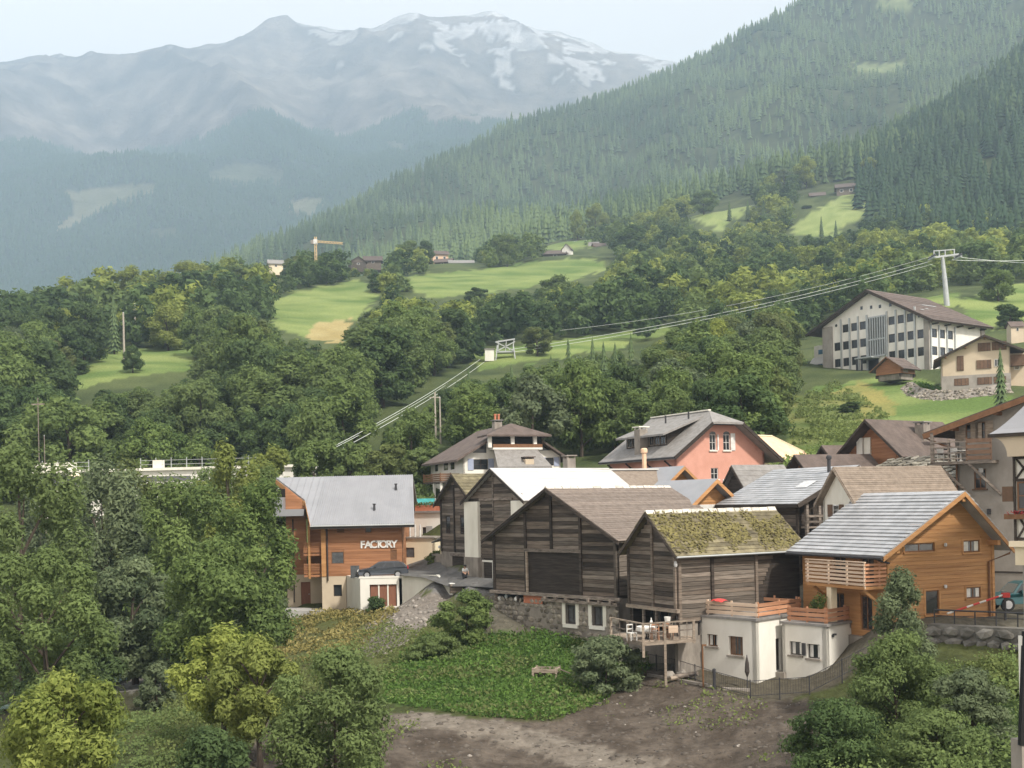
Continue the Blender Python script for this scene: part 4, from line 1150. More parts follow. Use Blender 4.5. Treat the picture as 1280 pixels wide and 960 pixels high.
def rail(par, W, a0, a1, b0, top, nbar=4, bh=.14, mat='light_rail', posts=None, d=0.0, t=.04, name='rail_board'):
    """horizontal rail boards, each a part, on posts"""
    for i in range(nbar):
        b = b0 + (top - b0) * (i + .5) / nbar
        m = MB(); wbox(m, W, a0, a1, b - bh / 2, b + bh / 2, d, d + t + .003 * i); m.build(name, K[mat], par)
    for a in (posts or []):
        m = MB(); wbox(m, W, a - .05, a + .05, b0 - .12, top + .06, d - .08, d - .002); m.build('rail_post', K[mat], par)

def tubeobj(par, pts, r, mat, name, n=7):
    return MB().tube(pts, r, n).build(name, K[mat], par)
# ================================================================ the old barns
WOODMIX = ['barn', 'barn', 'barn_grey', 'barn', 'barn_dark', 'barn_grey']
def poly_roof(par, top, t, mat, name='roof_slope'):
    """a roof plane from its outline (local points), given thickness downward"""
    n = len(top); p = [Vector(q) for q in top]
    m = MB().add(p + [q + Vector((0, 0, -t)) for q in p], [tuple(range(n)), tuple(range(2 * n - 1, n - 1, -1))] + [(i, (i + 1) % n, n + (i + 1) % n, n + i) for i in range(n)])
    return m.build(name, K[mat], par)

def stones_on(par, W, a0, a1, b0, b1, sw, sh, holes=(), mat='stone', seed=0, d=0.0, skip=0.0, bulge=.22):
    rg = random.Random(seed); ms = [rock_mesh('stone', seed * 10 + i, K[mat]) for i in range(5)]
    rot = math.atan2(W.u.y, W.u.x); b = b0; n = 0
    while b < b1 - sh * .3:
        a = a0 + rg.uniform(-.5, 0) * sw
        rh = sh * rg.uniform(.8, 1.2)
        while a < a1:
            w = sw * rg.uniform(.6, 1.5); c = a + w / 2; bb = b + rh / 2
            a += w * .97
            if c > a1 or c < a0 or rg.random() < skip: continue
            if any(x0 - w * .3 < c < x1 + w * .3 and z0 - rh * .3 < bb < z1 + rh * .3 for x0, x1, z0, z1 in holes): continue
            link('stone', rg.choice(ms), par, W(c, bb, d), (w * 1.08, bulge * 2 * rg.uniform(.7, 1.3), rh * 1.12), (rg.uniform(-.2, .2), rg.uniform(-.15, .15), rot + rg.uniform(-.1, .1))); n += 1
        b += rh * .96
    return n

def big_barn():
    h = House('big_barn', 'largest weathered plank barn with brown shingle roof on a rubble stone base', 'barn', 617, 81.5, 771, 72.5, 13.8, 'old plank barns')
    w = h.w; ze, zr, L = 4.05, 7.25, 12.2
    gable_walls(h, ze - .1, zr - .15, L, 'barn_dark', zb=-.1)
    W = front(); xa, xb, xm = h.ax(660, 0, 2), h.ax(726, 0, 2), h.ax(690, 0, 5)
    zt = h.az(690, 690, (xa + xb) / 2); zl = .15
    boards(h.t, W, 0, w, .02, zr - .1, .27, 'barn', gable_clip(w, ze - .1, zr - .25), cuts=(xa - .1, xm, xb + .1), holes=[(xa, xb, zl, zt)], seed=1, ragged=.06, mats=WOODMIX)
    for a, b0, b1 in ((.1, 0, 4.0), (xa - .1, 0, 5.6), (xb + .1, 0, 5.5), (xm, zt, 7.0), (w - .1, 0, 4.0)): post(h.t, W, a, b0, b1, .2, .14, 'barn_dark' if a != w - .1 else 'barn_grey', d=.04)
    boards(h.t, W, xa, xb, zl, zt, .3, 'barn_dark', d=-.12, seed=2, t=.04)
    post(h.t, W, xa + .02, 0, zt, .12, .16, 'pale_wood', 'door_frame', .05)
    wx0, wx1 = h.ax(714, 0, 2), h.ax(724, 0, 2)
    window(h.t, W, wx0, wx1, h.az(719, 724, wx0), h.az(719, 703, wx0), 'beam', 'glass', 2, 2, -.02, .05)
    m = MB(); wbox(m, W, xa - .2, xb + .2, zt - .02, zt + .2, .05, .2); m.build('lintel', K['beam'], h.t)
    gable_roof(h, -.75, w / 2, w + .6, zr, ze - .42, ze - .36, -.55, L + .4, .16, 'shingle', 4, 28, ridge='ridge_metal', rag=.02, proud=.035, nridge=17)
    # plastered right side wall
    boards(h.t, side_r(w), .1, L - .1, .1, ze - .2, .3, 'barn_grey', seed=3)
    # stone base
    zb = -4.6; s0, s1 = h.ax(707, 0, -1), h.ax(720, 0, -1); s2, s3 = h.ax(740, 0, -1), h.ax(754, 0, -1)
    hol = [(s0, s1, -2.0, -.72), (s2, s3, -1.95, -.7)]
    m = MB(); panel(m, W, [(-.6, zb), (w, zb), (w, -.45), (w * .52, -.45), (w * .47, -.75), (-.6, -.75)], hol, .4, .0)
    panel(m, side_r(w), [(0, zb), (L, zb), (L, -.1), (0, -.1)], (), .3); panel(m, side_l(-.6), [(0, zb), (L, zb), (L, -.75), (0, -.75)], (), .3)
    m.box(-.55, w - .05, .35, L, -.9, -.5)
    base = m.build('stone_base', K['concrete'], h.t)
    stones_on(base, W, -.5, w - .1, zb + .9, -.55, .52, .33, [(a - .3, b + .3, c - .25, d + .2) for a, b, c, d in hol], 'stone', 5, .0, .10, .09)
    for a0, a1, b0, b1 in hol:
        window(base, W, a0 + .02, a1 - .02, b0 + .02, b1 - .02, 'frame_dark', 'glass_grey', 2, 1, -.22, .06)
        [wbox(MB(), W, c0, c1, b0 - .05, b1 + .1, -.02, .06).build('window_surround', K['dirty_white'], base) for c0, c1 in ((a0 - .3, a0), (a1, a1 + .3))]
        q = MB(); wbox(q, W, a0 - .2, a1 + .2, b0 - .25, b0, -.02, .12); q.build('sill', K['white'], base)
    # sill beams of the timber storey
    for b, d0, a0, a1 in ((-.12, .02, -.3, w + .35), (-.46, .0, w * .42, w + .1)):
        q = MB(); wbox(q, W, a0, a1, b - .11, b + .11, d0, d0 + .26); q.build('sill_beam', K['beam'], h.t)
    for i in range(7):
        a = w * .45 + i * w * .085; q = MB(); wbox(q, W, a, a + .18, -.42, -.2, .05, .42); q.build('joist', K['beam'], h.t)
    for a in (.1, w * .2, w * .42):
        q = MB(); wbox(q, W, a, a + .16, -.8, -.22, -.05, .12); q.build('strut', K['barn'], h.t)
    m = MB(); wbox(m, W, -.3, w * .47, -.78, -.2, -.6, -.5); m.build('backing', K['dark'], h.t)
    q = MB(); oa, ob = h.ax(655, 0, -.4), h.ax(681, 0, -.4); wbox(q, W, oa, ob, -.80, -.24, -.1, .04); q.build('brick_panel', K['orange'], h.t)
    # things lying on the ledge
    def at(px): return h.pt(h.ax(px, 0, -.5), .05, -.74)
    p = at(633); t = thing('old_wheel', 'old dark wheel leaning on the stone ledge under the largest barn', 'wheel', p, h.th)
    m = MB(); pr = [(.30 * math.cos(a), .30 * math.sin(a)) for a in np.linspace(0, 2 * math.pi, 15)[:-1]]; m.prism(pr, lambda a, b, s: (a, -.08 + s * .16, b + .30)); m.build('tyre', K['tyre'], t)
    m = MB(); m.prism([(x * .5, y * .5) for x, y in pr], lambda a, b, s: (a, -.095 + s * .19, b + .30)); m.build('hub', K['metal'], t)
    for px, sc, lab in ((646, .32, 'rounded white sack on the ledge left of the orange panel'), (624, .26, 'smaller whitish bundle at the left end of the stone ledge')):
        p = at(px); me = rock_mesh('sack', int(px), K['cloth_white'], 2)
        tag(link('sack', me, None, (p.x, p.y, p.z + sc * .45), (sc * 1.7, sc * 1.2, sc * 1.35), (0, 0, h.th)), lab, 'sack')
    return h
BARN = big_barn()

def moss_barn():
    h = House('moss_barn', 'dark plank barn with a moss covered roof behind the wooden deck', 'barn', 785, 70.3, 845, 66, 13.1, 'old plank barns')
    w = h.w; ze, zr, L = 4.0, 6.15, 9.6
    W, Sd = front(), side_r(w)
    f = [(0, .4), (w, .4), (w, ze), (w / 2, zr - .12), (0, ze)]
    m = MB(); panel(m, W, f, (), .2); panel(m, back(L), f, (), .2); panel(m, side_l(0), [(0, -1.6), (L, -1.6), (L, ze), (0, ze)], (), .2)
    panel(m, Sd, [(0, -.4), (L, -.4), (L, ze), (0, ze)], (), .2); m.build('wall', K['barn_dark'], h.t)
    boards(h.t, W, 0, w, .42, zr - .15, .26, 'barn', gable_clip(w, ze - .05, zr - .25), cuts=(w * .53,), seed=11, ragged=.05, mats=WOODMIX)
    for a, b1 in ((.09, ze), (w * .53, zr - .5), (w - .09, ze - .05)): post(h.t, W, a, .3, b1, .18, .13, 'barn', d=.03)
    m = MB(); wbox(m, W, -.15, w + .2, .28, .5, .0, .2); m.build('sill_beam', K['pale_wood'], h.t)
    c1, c2 = h.ay(889, w, 2), h.ay(944, w, 2)
    boards(h.t, Sd, .0, c2, -.3, ze - .1, .27, 'barn_grey', cuts=(c1,), seed=12, ragged=.05, mats=['barn_grey', 'barn_grey', 'barn', 'barn_grey'])
    for a in (.09, c1, c2): post(h.t, Sd, a, -.35, ze - .1, .2, .14, 'barn_dark' if a == c1 else 'barn', d=.03)
    boards(h.t, Sd, c2 + .1, L, 1.6, ze - .1, .27, 'barn', seed=13, d=-.02, clip=lambda b: (0, c2 + .3 + (b - 1.2) * .55))
    # open porch below the gable
    zf = -1.14
    m = MB(); m.box(.02, w - .02, 1.5, 1.6, zf, .4); m.build('porch_wall', K['dark'], h.t)  # porch wall coloured near-black for the shade under the gable
    for a in (.08, w * .28, w * .55, w - .1): post(h.t, W, a, zf, .32, .15, .14, 'beam', d=-.14)
    for k, (a0, a1) in enumerate(((.5, 1.2), (2.0, 2.7))): window(h.t, Wall((0, 1.49, 0), (1, 0, 0), (0, -1, 0)), a0, a1, -.8, .2, 'barn', 'glass_grey', 2, 2, .04, .05)
    m = MB(); [m.add([W(w - .1 - .75 * math.sin(q), .3 - .75 * (1 - math.cos(q)), e) for q in np.linspace(0, 1.5, 6)] + [W(w - .1, .3, e)], [tuple(range(7))]) for e in (-.1, .02)]
    m.build('arched_brace', K['barn'], h.t)
    m = MB(); panel(m, Sd, [(0, -3.6), (L, -3.6), (L, -.3), (0, -.3)], (), .3, -.05); panel(m, Wall((0, 1.7, 0), (1, 0, 0), (0, -1, 0)), [(0, -3.6), (w, -3.6), (w, zf), (0, zf)], (), .3)
    m.build('stone_base', K['concrete'], h.t)
    gable_roof(h, -.5, w / 2, w + .55, zr + .1, ze - .35, ze - .35, -.45, L + .3, .14, 'moss_roof', 3, 12, ridge='ridge_metal', rag=.04, proud=.05, nridge=15)
    # moss tufts
    rg = np.random.default_rng(8); n = 3200
    y = rg.uniform(-.4, L + .2, n); f = rg.beta(1.6, 1.5, n); msk = fbm(y * .7 + 3, f * 2.2, 4, 5) > .44 - .12 * (1 - np.abs(2 * f - 1)); y, f = y[msk], f[msk]
    x = w / 2 + f * (w / 2 + .55); z = zr + .1 - f * (zr + .45 - ze) + .07
    V, Fc = leaves(np.stack([x, y, z + rg.uniform(0, .05, len(x))], -1), rg.normal(size=(len(x), 3)) * .4 + np.array([.6, 0, .8]), np.full(len(x), .15), 1.3, rg)
    o = link('moss', np_mesh('moss', V, Fc, K['moss'], np.repeat(np.clip(fbm(y * 2.2, f * 9, 2, 6) + rg.normal(size=len(x)) * .15, 0, 1), 4)), h.t); o['kind'] = 'stuff'
    tubeobj(h.t, [(w + .6, -.45, ze - .42), (w + .6, L + .3, ze - .42)], .06, 'metal', 'gutter')
    MB().lathe([(.07, 0), (.11, .1), (.09, .3), (.03, .36)], 8, (w + .2, -.25, ze - 1.0)).build('lantern', K['lamp'], h.t)
    return h
MOSS = moss_barn()

def pillar_barn():
    h = House('pillar_barn', 'dark plank barn with two white corner pillars and a pale metal roof', 'barn', 586, 93, 657, 86, 14.1, 'old plank barns')
    w = h.w; L = 11.5; ze = h.az(657, 623, w) + .2; zr = h.az(617, 586, w / 2) ; W = front()
    d0, d1 = h.ax(605, 0, 1), h.ax(617, 0, 1)
    gable_walls(h, ze - .1, zr - .15, L, 'barn_dark', zb=-2)
    p1 = h.ax(601.5, 0, 3); p2 = h.ax(642, 0, 6)
    boards(h.t, W, p1, w, 1.3, zr - .1, .27, 'barn', gable_clip(w, ze - .1, zr - .25), cuts=(w * .47, p2), holes=[(d0, d1, 0, 1.5)], seed=21, ragged=.05, mats=WOODMIX)
    boards(h.t, W, .2, w, ze - .1, zr - .1, .27, 'barn', gable_clip(w, ze - .1, zr - .25), cuts=(w * .47,), seed=22, mats=WOODMIX, d=.01)
    post(h.t, W, w * .47, ze - 1.6, zr - .5, .16, .14, 'beam')
    m = MB(); wbox(m, W, p1, p2, ze - .3, ze - .12, .05, .16); m.build('tie_beam', K['beam'], h.t)
    m = MB(); wbox(m, W, -.25, p1, -1.5, ze - .35, -.1, .30); m.build('pillar', K['dirty_white'], h.t)
    m = MB(); wbox(m, W, -.32, p1 + .05, -1.5, 1.6, -.1, .36); m.build('pillar_foot', K['concrete'], h.t)
    m = MB(); wbox(m, W, p2, w + .1, 1, ze - .35, -.1, .28); m.build('pillar', K['dirty_white'], h.t)
    m = MB(); panel(m, W, [(p1, -2), (w, -2), (w, 1.3), (p1, 1.3)], [(d0, d1, -.2, 1.25)], .3, .04); m.build('stone_base', K['concrete'], h.t)
    opening(h.t, W, d0, d1, -.2, 1.25, .2)
    m = MB(); wbox(m, W, d1 - .02, d1 + .12, -.2, 1.4, .02, .12); wbox(m, W, d0 - .1, d1 + .12, 1.25, 1.4, .02, .115); m.build('door_frame', K['white'], h.t)
    gable_roof(h, -.5, w / 2, w + .5, zr + .05, ze - .35, ze - .35, -.5, L, .12, 'white_roof', 0, 9, rag=.01, proud=.03, fascia='barn_dark')
pillar_barn()

def narrow_barn():
    h = House('narrow_barn', 'tall narrow dark barn with slit windows and mossy slab roof', 'barn', 552, 100, 591, 94.8, 13.9, 'old plank barns')
    w = h.w; L = 8; ze = h.az(543, 626, -.3) + .15; zr = h.az(565, 593, w / 2); W = front(); zc = h.az(560, 690, w * .4)
    gable_walls(h, ze, zr - .15, L, 'barn_dark', zb=-1.5)
    hs = [(h.ax(558, 0, 5), h.ax(563.5, 0, 5), h.az(560, 667, 0), h.az(560, 645, 0)), (h.ax(576, 0, 5), h.ax(581.5, 0, 5), h.az(578, 666, w * .6), h.az(578, 646, w * .6))]
    boards(h.t, W, 0, w, zc, zr - .1, .27, 'barn', gable_clip(w, ze, zr - .2), cuts=(w * .45,), holes=hs, seed=31, mats=WOODMIX, ragged=.05)
    for q in hs: window(h.t, W, *q, 'barn_dark', 'glass', 1, 3, .05, .06)
    for a in (.09, w * .45): post(h.t, W, a, zc, ze + (1.2 if a > .2 else 0), .2, .12, 'barn_dark', d=.03)
    d0, d1 = h.ax(566, 0, 1), h.ax(585, 0, 1)
    m = MB(); panel(m, W, [(-.1, -2), (w, -2), (w, zc), (-.1, zc)], [(d0, d1, -.2, zc - .35)], .5, .05); m.build('masonry_base', K['concrete'], h.t)
    opening(h.t, W, d0, d1, -.2, zc - .35, .4)
    m = MB(); wbox(m, W, d0 - .2, d1 + .1, zc - .35, zc - .1, .05, .16); m.build('lintel', K['beam'], h.t)
    gable_roof(h, -.75, w / 2, w + .6, zr + .05, ze - .5, ze - .35, -.45, L, .14, 'moss_roof', 3, 9, rag=.05, proud=.06, cmat='moss_roof')
    MB().lathe([(.02, -.1), (.13, -.04), (.16, .05), (.13, .14), (.03, .18)], 8, (-.1, -.2, zc + .35)).build('lantern', K['lamp'], h.t)
    # low masonry wing to the left
    m = MB(); m.box(-3.2, -.1, .4, .8, -.6, 1.7); o = m.build('side_wall', K['concrete'], h.t)
    m = MB()
    for i in range(3): m = MB(); m.box(-1.4 + i * .55, -1.2 + i * .55, .5, .7, 1.7, 2.9); m.build('post', K['cream'], h.t)
    poly_roof(h.t, [(-2.0, -.1, 2.8), (-.1, -.1, 3.3), (-.1, 1.4, 3.5), (-2.0, 1.4, 3.0)], .1, 'roof_grey', 'lean_to_roof')
    return h
NARROW = narrow_barn()

# ================================================================ orange timber house, its annex
def rect_holes_window(h, W, lst, **kw):
    for q in lst: window(h.t, W, *q, **kw)

def chalet():
    h = House('orange_chalet', 'new orange larch house with a light grey tiled roof and slatted balcony', 'house', 1107, 62, 1240, 65, 13.0)
    w = h.w; ze, zr, L = 4.45, 7.1, 7.4; W, Sl, Sr = front(), side_l(0), side_r(w)
    x = lambda px, z=4: h.ax(px, 0, z)
    wins = [(x(1130), x(1167.5), h.az(1148, 690, 2), h.az(1148, 679, 2)), (x(1203.5), x(1224), h.az(1214, 691, 5), h.az(1214, 676, 5)), (x(1206), x(1224), h.az(1214, 749, 5), h.az(1214, 735, 5)), (x(1155), x(1172), h.az(1160, 768, 3), h.az(1160, 738, 3))]
    xr = x(1192, 7); zx = 7.1
    m = MB(); f = [(0, -1), (w, -1), (w, ze - .05), (xr, zx - .2), (0, ze - .25)]
    panel(m, W, f, wins, .18); panel(m, back(L), f, (), .18); panel(m, Sr, [(0, -1), (L, -1), (L, ze - .1), (0, ze - .1)], (), .18)
    dl = [(1.0, 2.1, 1.95, 4.0), (3.4, 4.5, 1.95, 4.0), (1.2, 2.2, -.6, 1.4), (3.6, 4.6, -.6, 1.4)]
    panel(m, Sl, [(0, -1), (L, -1), (L, ze - .3), (0, ze - .3)], dl, .18); m.build('wall', K['larch'], h.t)
    boards(h.t, W, .0, w, -.6, zx - .3, .215, 'larch', lambda b: ((0 if b < ze - .2 else xr * (b - ze + .2) / (zx - ze)), (w if b < ze else w - (w - xr) * (b - ze) / (zx - ze - .1))), holes=[(a - .1, b + .1, c - .12, d + .1) for a, b, c, d in wins], seed=41, ragged=.008, gap=.07, t=.04)
    boards(h.t, Sl, 0, L, -.6, ze - .4, .215, 'larch', holes=dl, seed=42, ragged=.008, gap=.07, t=.035)
    for i, q in enumerate(wins): window(h.t, W, *q, 'frame_brown', 'glass_grey' if i != 3 else 'glass', (2, 2, 2, 1)[i], 1, .0, .07, sill='larch', cur='cloth_white' if i in (1, 2) else None)
    for i, q in enumerate(wins):
        a0, a1, b0, b1 = q; m = MB()
        wbox(m, W, a0 - .11, a0, b0 - .1, b1 + .1, -.05, .07); wbox(m, W, a1, a1 + .11, b0 - .1, b1 + .1, -.05, .07); wbox(m, W, a0, a1, b1, b1 + .1, -.05, .068); m.build('window_surround', K['larch'], h.t)
    for q in dl: window(h.t, Sl, *q, 'frame_brown', 'glass', 2, 1, -.05, .09, name='glazed_door')
    for px, py in ((1180, 681), (1179, 733)):
        a = x(px); z = h.az(px, py, a); MB().lathe([(.05, -.1), (.09, -.06), (.09, .07), (.04, .11)], 8, tuple(W(a, z, .12))).build('wall_lamp', K['lamp'], h.t)
    m = MB(); wbox(m, W, -.02, .16, -.6, ze - .3, .03, .09); m.build('corner_board', K['larch'], h.t)
    m = MB(); wbox(m, W, w - .15, w + .03, -.6, ze - .1, .03, .09); m.build('corner_board', K['larch'], h.t)
    # roof
    k = (zx - ze + .25) / xr; ko = (zx - ze) / (w - xr)
    gable_roof(h, -.95, xr, w + .75, zx + .1, zx + .1 - k * (xr + .95), zx + .1 - ko * (w + .75 - xr), -.85, L + .3, .20, 'tile_grey', 18, 12, ridge=None, rag=.0, proud=.085, fascia='larch', fh=.26)
    ez = zx + .1 - k * (xr + .95)
    tubeobj(h.t, [(-1.05, -.85, ez - .12), (-1.05, L + .3, ez - .12)], .085, 'metal_dark', 'gutter')
    for a, b in ((xr, zx - .35), (xr - 3.1, zx - 1.85), (.15, ze - .45), (w - .3, ze - .25)):
        MB().box(a - .11, a + .11, -.78, .1, b - .14, b + .14).build('purlin', K['larch'], h.t)
    er = zx + .1 - ko * (w + .75 - xr)
    tubeobj(h.t, [(w + .8, -.6, er - .05), (w + .78, -.5, er - .3), (w * .945, -.12, er - .75), (w * .945, -.12, -.6)], .06, 'frame_brown', 'downpipe')
    tubeobj(h.t, [(-1.0, -.3, ez - .15), (-.6, -.2, ez - .3), (.1, -.12, ez - .45)], .05, 'metal_dark', 'downpipe')
    # balcony on the left side
    zb, zt = h.az(1078, 734, -1.5, .0), h.az(1078, 704, -1.5, .0); y1 = 5.1
    m = MB().box(-1.55, .0, 0, y1, zb - .16, zb); m.build('balcony_floor', K['larch'], h.t)
    rail(h.t, side_l(-1.55), -.05, y1, zb + .02, zt, 6, .125, 'light_rail', [.04, 1.5, 3.1, y1 - .1])
    rail(h.t, front(-.0), -1.55, -.05, zb + .02, zt, 6, .125, 'deck_wood', [-.5])
    MB().box(-1.65, -1.5, -.1, y1, zt + .02, zt + .07).build('handrail', K['light_rail'], h.t)
    for yy in (2.9,): MB().box(-1.5, -1.1, yy, yy + .4, -2.4, zb - .16).build('balcony_post', K['cream'], h.t)
    for yy in (.3, 4.6):
        m = MB().bar((-1.4, yy, zb - .2), (-.05, yy, zb - 1.2), .14); m.build('brace', K['larch'], h.t)
    MB().box(-1.0, -.1, 3.2, 3.9, zb, zb + .7).build('balcony_planter', K['frame_brown'], h.t)
    m = MB(); m.box(-.3, w + .2, -.3, L, -2.8, -.95); m.build('plinth', K['concrete'], h.t)
    return h
CH = chalet()

def annex():
    h = House('white_annex', 'low white plastered annex with flat roof terrace below the orange house', 'annex', 870, 67, 942, 64, 9.6)
    w = h.w; W = front(); zt = 3.42
    rl = h.ay(977.5, w, 2); Sr = side_r(w)
    wins = [(h.ax(884, 0, 2), h.ax(897, 0, 2), h.az(890, 808, 1), h.az(890, 793, 1)), (h.ax(911, 0, 2), h.ax(928.5, 0, 2), h.az(920, 820, 3), h.az(920, 796, 3))]
    dr = [(h.ay(970, w, 1), h.ay(976, w, 1), .35, h.az(973, 798, w, h.ay(973, w, 1)))]
    m = MB(); panel(m, W, [(0, -1.5), (w, -1.5), (w, zt), (0, zt)], wins, .28); panel(m, Sr, [(0, -1.5), (rl + .6, -1.5), (rl + .6, zt), (0, zt)], dr, .28)
    panel(m, side_l(0), [(0, -1.5), (7, -1.5), (7, zt), (0, zt)], (), .28)
    # right block
    c = P(1033, 800, 63); e = h.e1; q = Vector((c.x, c.y, 0)) - h.o; bx, by = q.dot(h.e1), q.dot(h.e2)
    W2 = Wall((0, by, 0), (1, 0, 0), (0, -1, 0)); x2 = w
    R2 = side_r(bx); zt2 = 3.12
    wins2 = [(h.ax(987, by, 2), h.ax(1001.5, by, 2), h.az(994, 819, bx - 2, by), h.az(994, 802, bx - 2, by)), (h.ax(1009, by, 2), h.ax(1024.5, by, 2), h.az(1016, 823, bx - 1, by), h.az(1016, 805, bx - 1, by))]
    x0b = h.ax(978, by, 2)
    ylen = by + h.ay(1092, bx, 2) - by
    w3 = [(h.ay(1087.5, bx, 1.5), h.ay(1098, bx, 1.5), 1.0, 2.2)]
    panel(m, W2, [(x0b, -1.5), (bx, -1.5), (bx, zt2), (x0b, zt2)], wins2, .28)
    yr = w3[0][0] - .25
    panel(m, R2, [(by, -1.5), (yr + 3.5, -1.5), (yr + 3.5, zt2 - .9), (yr, zt2 - .9), (yr, zt2), (by, zt2)], w3, .28)
    panel(m, side_l(x0b), [(by, -1.5), (rl + .6, -1.5), (rl + .6, zt2), (by, zt2)], (), .2)
    m.build('wall', K['white'], h.t)
    m = MB().box(-.12, w + .12, -.12, 7, zt, zt + .14); m.build('flat_roof', K['roof_grey'], h.t)
    m = MB().box(x0b - .1, bx + .12, by - .12, yr, zt2 + .0, zt2 + .14); m.build('flat_roof', K['roof_grey'], h.t)
    MB().box(w + .13, bx, by + 2.5, yr + 2.5, zt2 - .3, zt2 + .10).build('flat_roof', K['roof_grey'], h.t)
    for i, qq in enumerate(wins): window(h.t, W, *qq, 'white' if 0 else 'frame_brown', 'glass_grey' if i else 'glass', 2, 1, -.18, .06, sill='concrete', cur='shutter_brown' if i else 'cloth_white')
    for qq in wins2: window(h.t, W2, *qq, 'frame_dark', 'glass', 1, 1, -.18, .06, sill='concrete', cur='cloth_white')
    window(h.t, R2, *w3[0], 'frame_brown', 'glass_grey', 1, 1, -.18, .06, sill='concrete')
    opening(h.t, Sr, *dr[0], .15, 'frame_dark', 'door')
    MB().box(w + .02, w + .6, dr[0][0] - .1, dr[0][1] + .1, -.3, .3).build('door_step', K['concrete'], h.t)
    def lamp(Wl, a, b):
        m = MB(); wbox(m, Wl, a - .05, a + .05, b - .05, b + .05, 0, .12); wbox(m, Wl, a - .07, a + .16, b + .04, b + .14, .06, .2); m.build('spot_lamp', K['metal_dark'], h.t)
    lamp(W, h.ax(875, 0, 3), h.az(875, 778, .3)); lamp(R2, by + .6, 2.55)
    m = MB(); wbox(m, W2, (wins2[0][1] + wins2[1][0]) / 2 - .1, (wins2[0][1] + wins2[1][0]) / 2 + .1, 1.4, 2.1, 0, .12); m.build('meter_box', K['metal_dark'], h.t)
    # terrace rails
    for (Wl, a0, a1, zz, nb, mt) in ((front(.35), .35, w - .1, zt + .2, 3, 'light_rail'), (side_r(w - .1), .35, rl + 2.2, zt + .2, 3, 'deck_wood'), (Wall((0, by + .3, 0), (1, 0, 0), (0, -1, 0)), x0b + .2, bx - .15, zt2 + .2, 3, 'deck_wood'), (side_r(bx - .15), by + .3, yr - .2, zt2 + .2, 3, 'deck_wood'), (Wall((0, rl + 2.2, 0), (1, 0, 0), (0, -1, 0)), .5, w - .3, zt + .2, 2, 'deck_wood')):
        L = a1 - a0
        rail(h.t, Wl, a0, a1, zz, zz + .78, nb, .2, mt, [a0 + .1, a0 + L / 2, a1 - .1])
    # cloth over the rail
    p = h.pt(h.ax(899, .3, 4), .3, zt + .85)
    import bmesh
    rg = random.Random(4); V = []; n = 9
    for i in range(n):
        for j in range(5):
            a = (i / (n - 1) - .5) * .95; b = (j / 4 - .5) * .7
            V.append((a * (1 - .2 * abs(b)), b, .26 - .75 * b * b - .35 * abs(a) ** 2 + rg.uniform(-.03, .05)))
    me = new_mesh('red_cloth', V, [(i * 5 + j, i * 5 + j + 1, (i + 1) * 5 + j + 1, (i + 1) * 5 + j) for i in range(n - 1) for j in range(4)], K['red'], True)
    tag(link('red_cloth', me, None, p, None, (0, 0, h.th)), 'bright red cloth lying over the terrace rail of the white annex', 'cloth')
    return h
AX = annex()

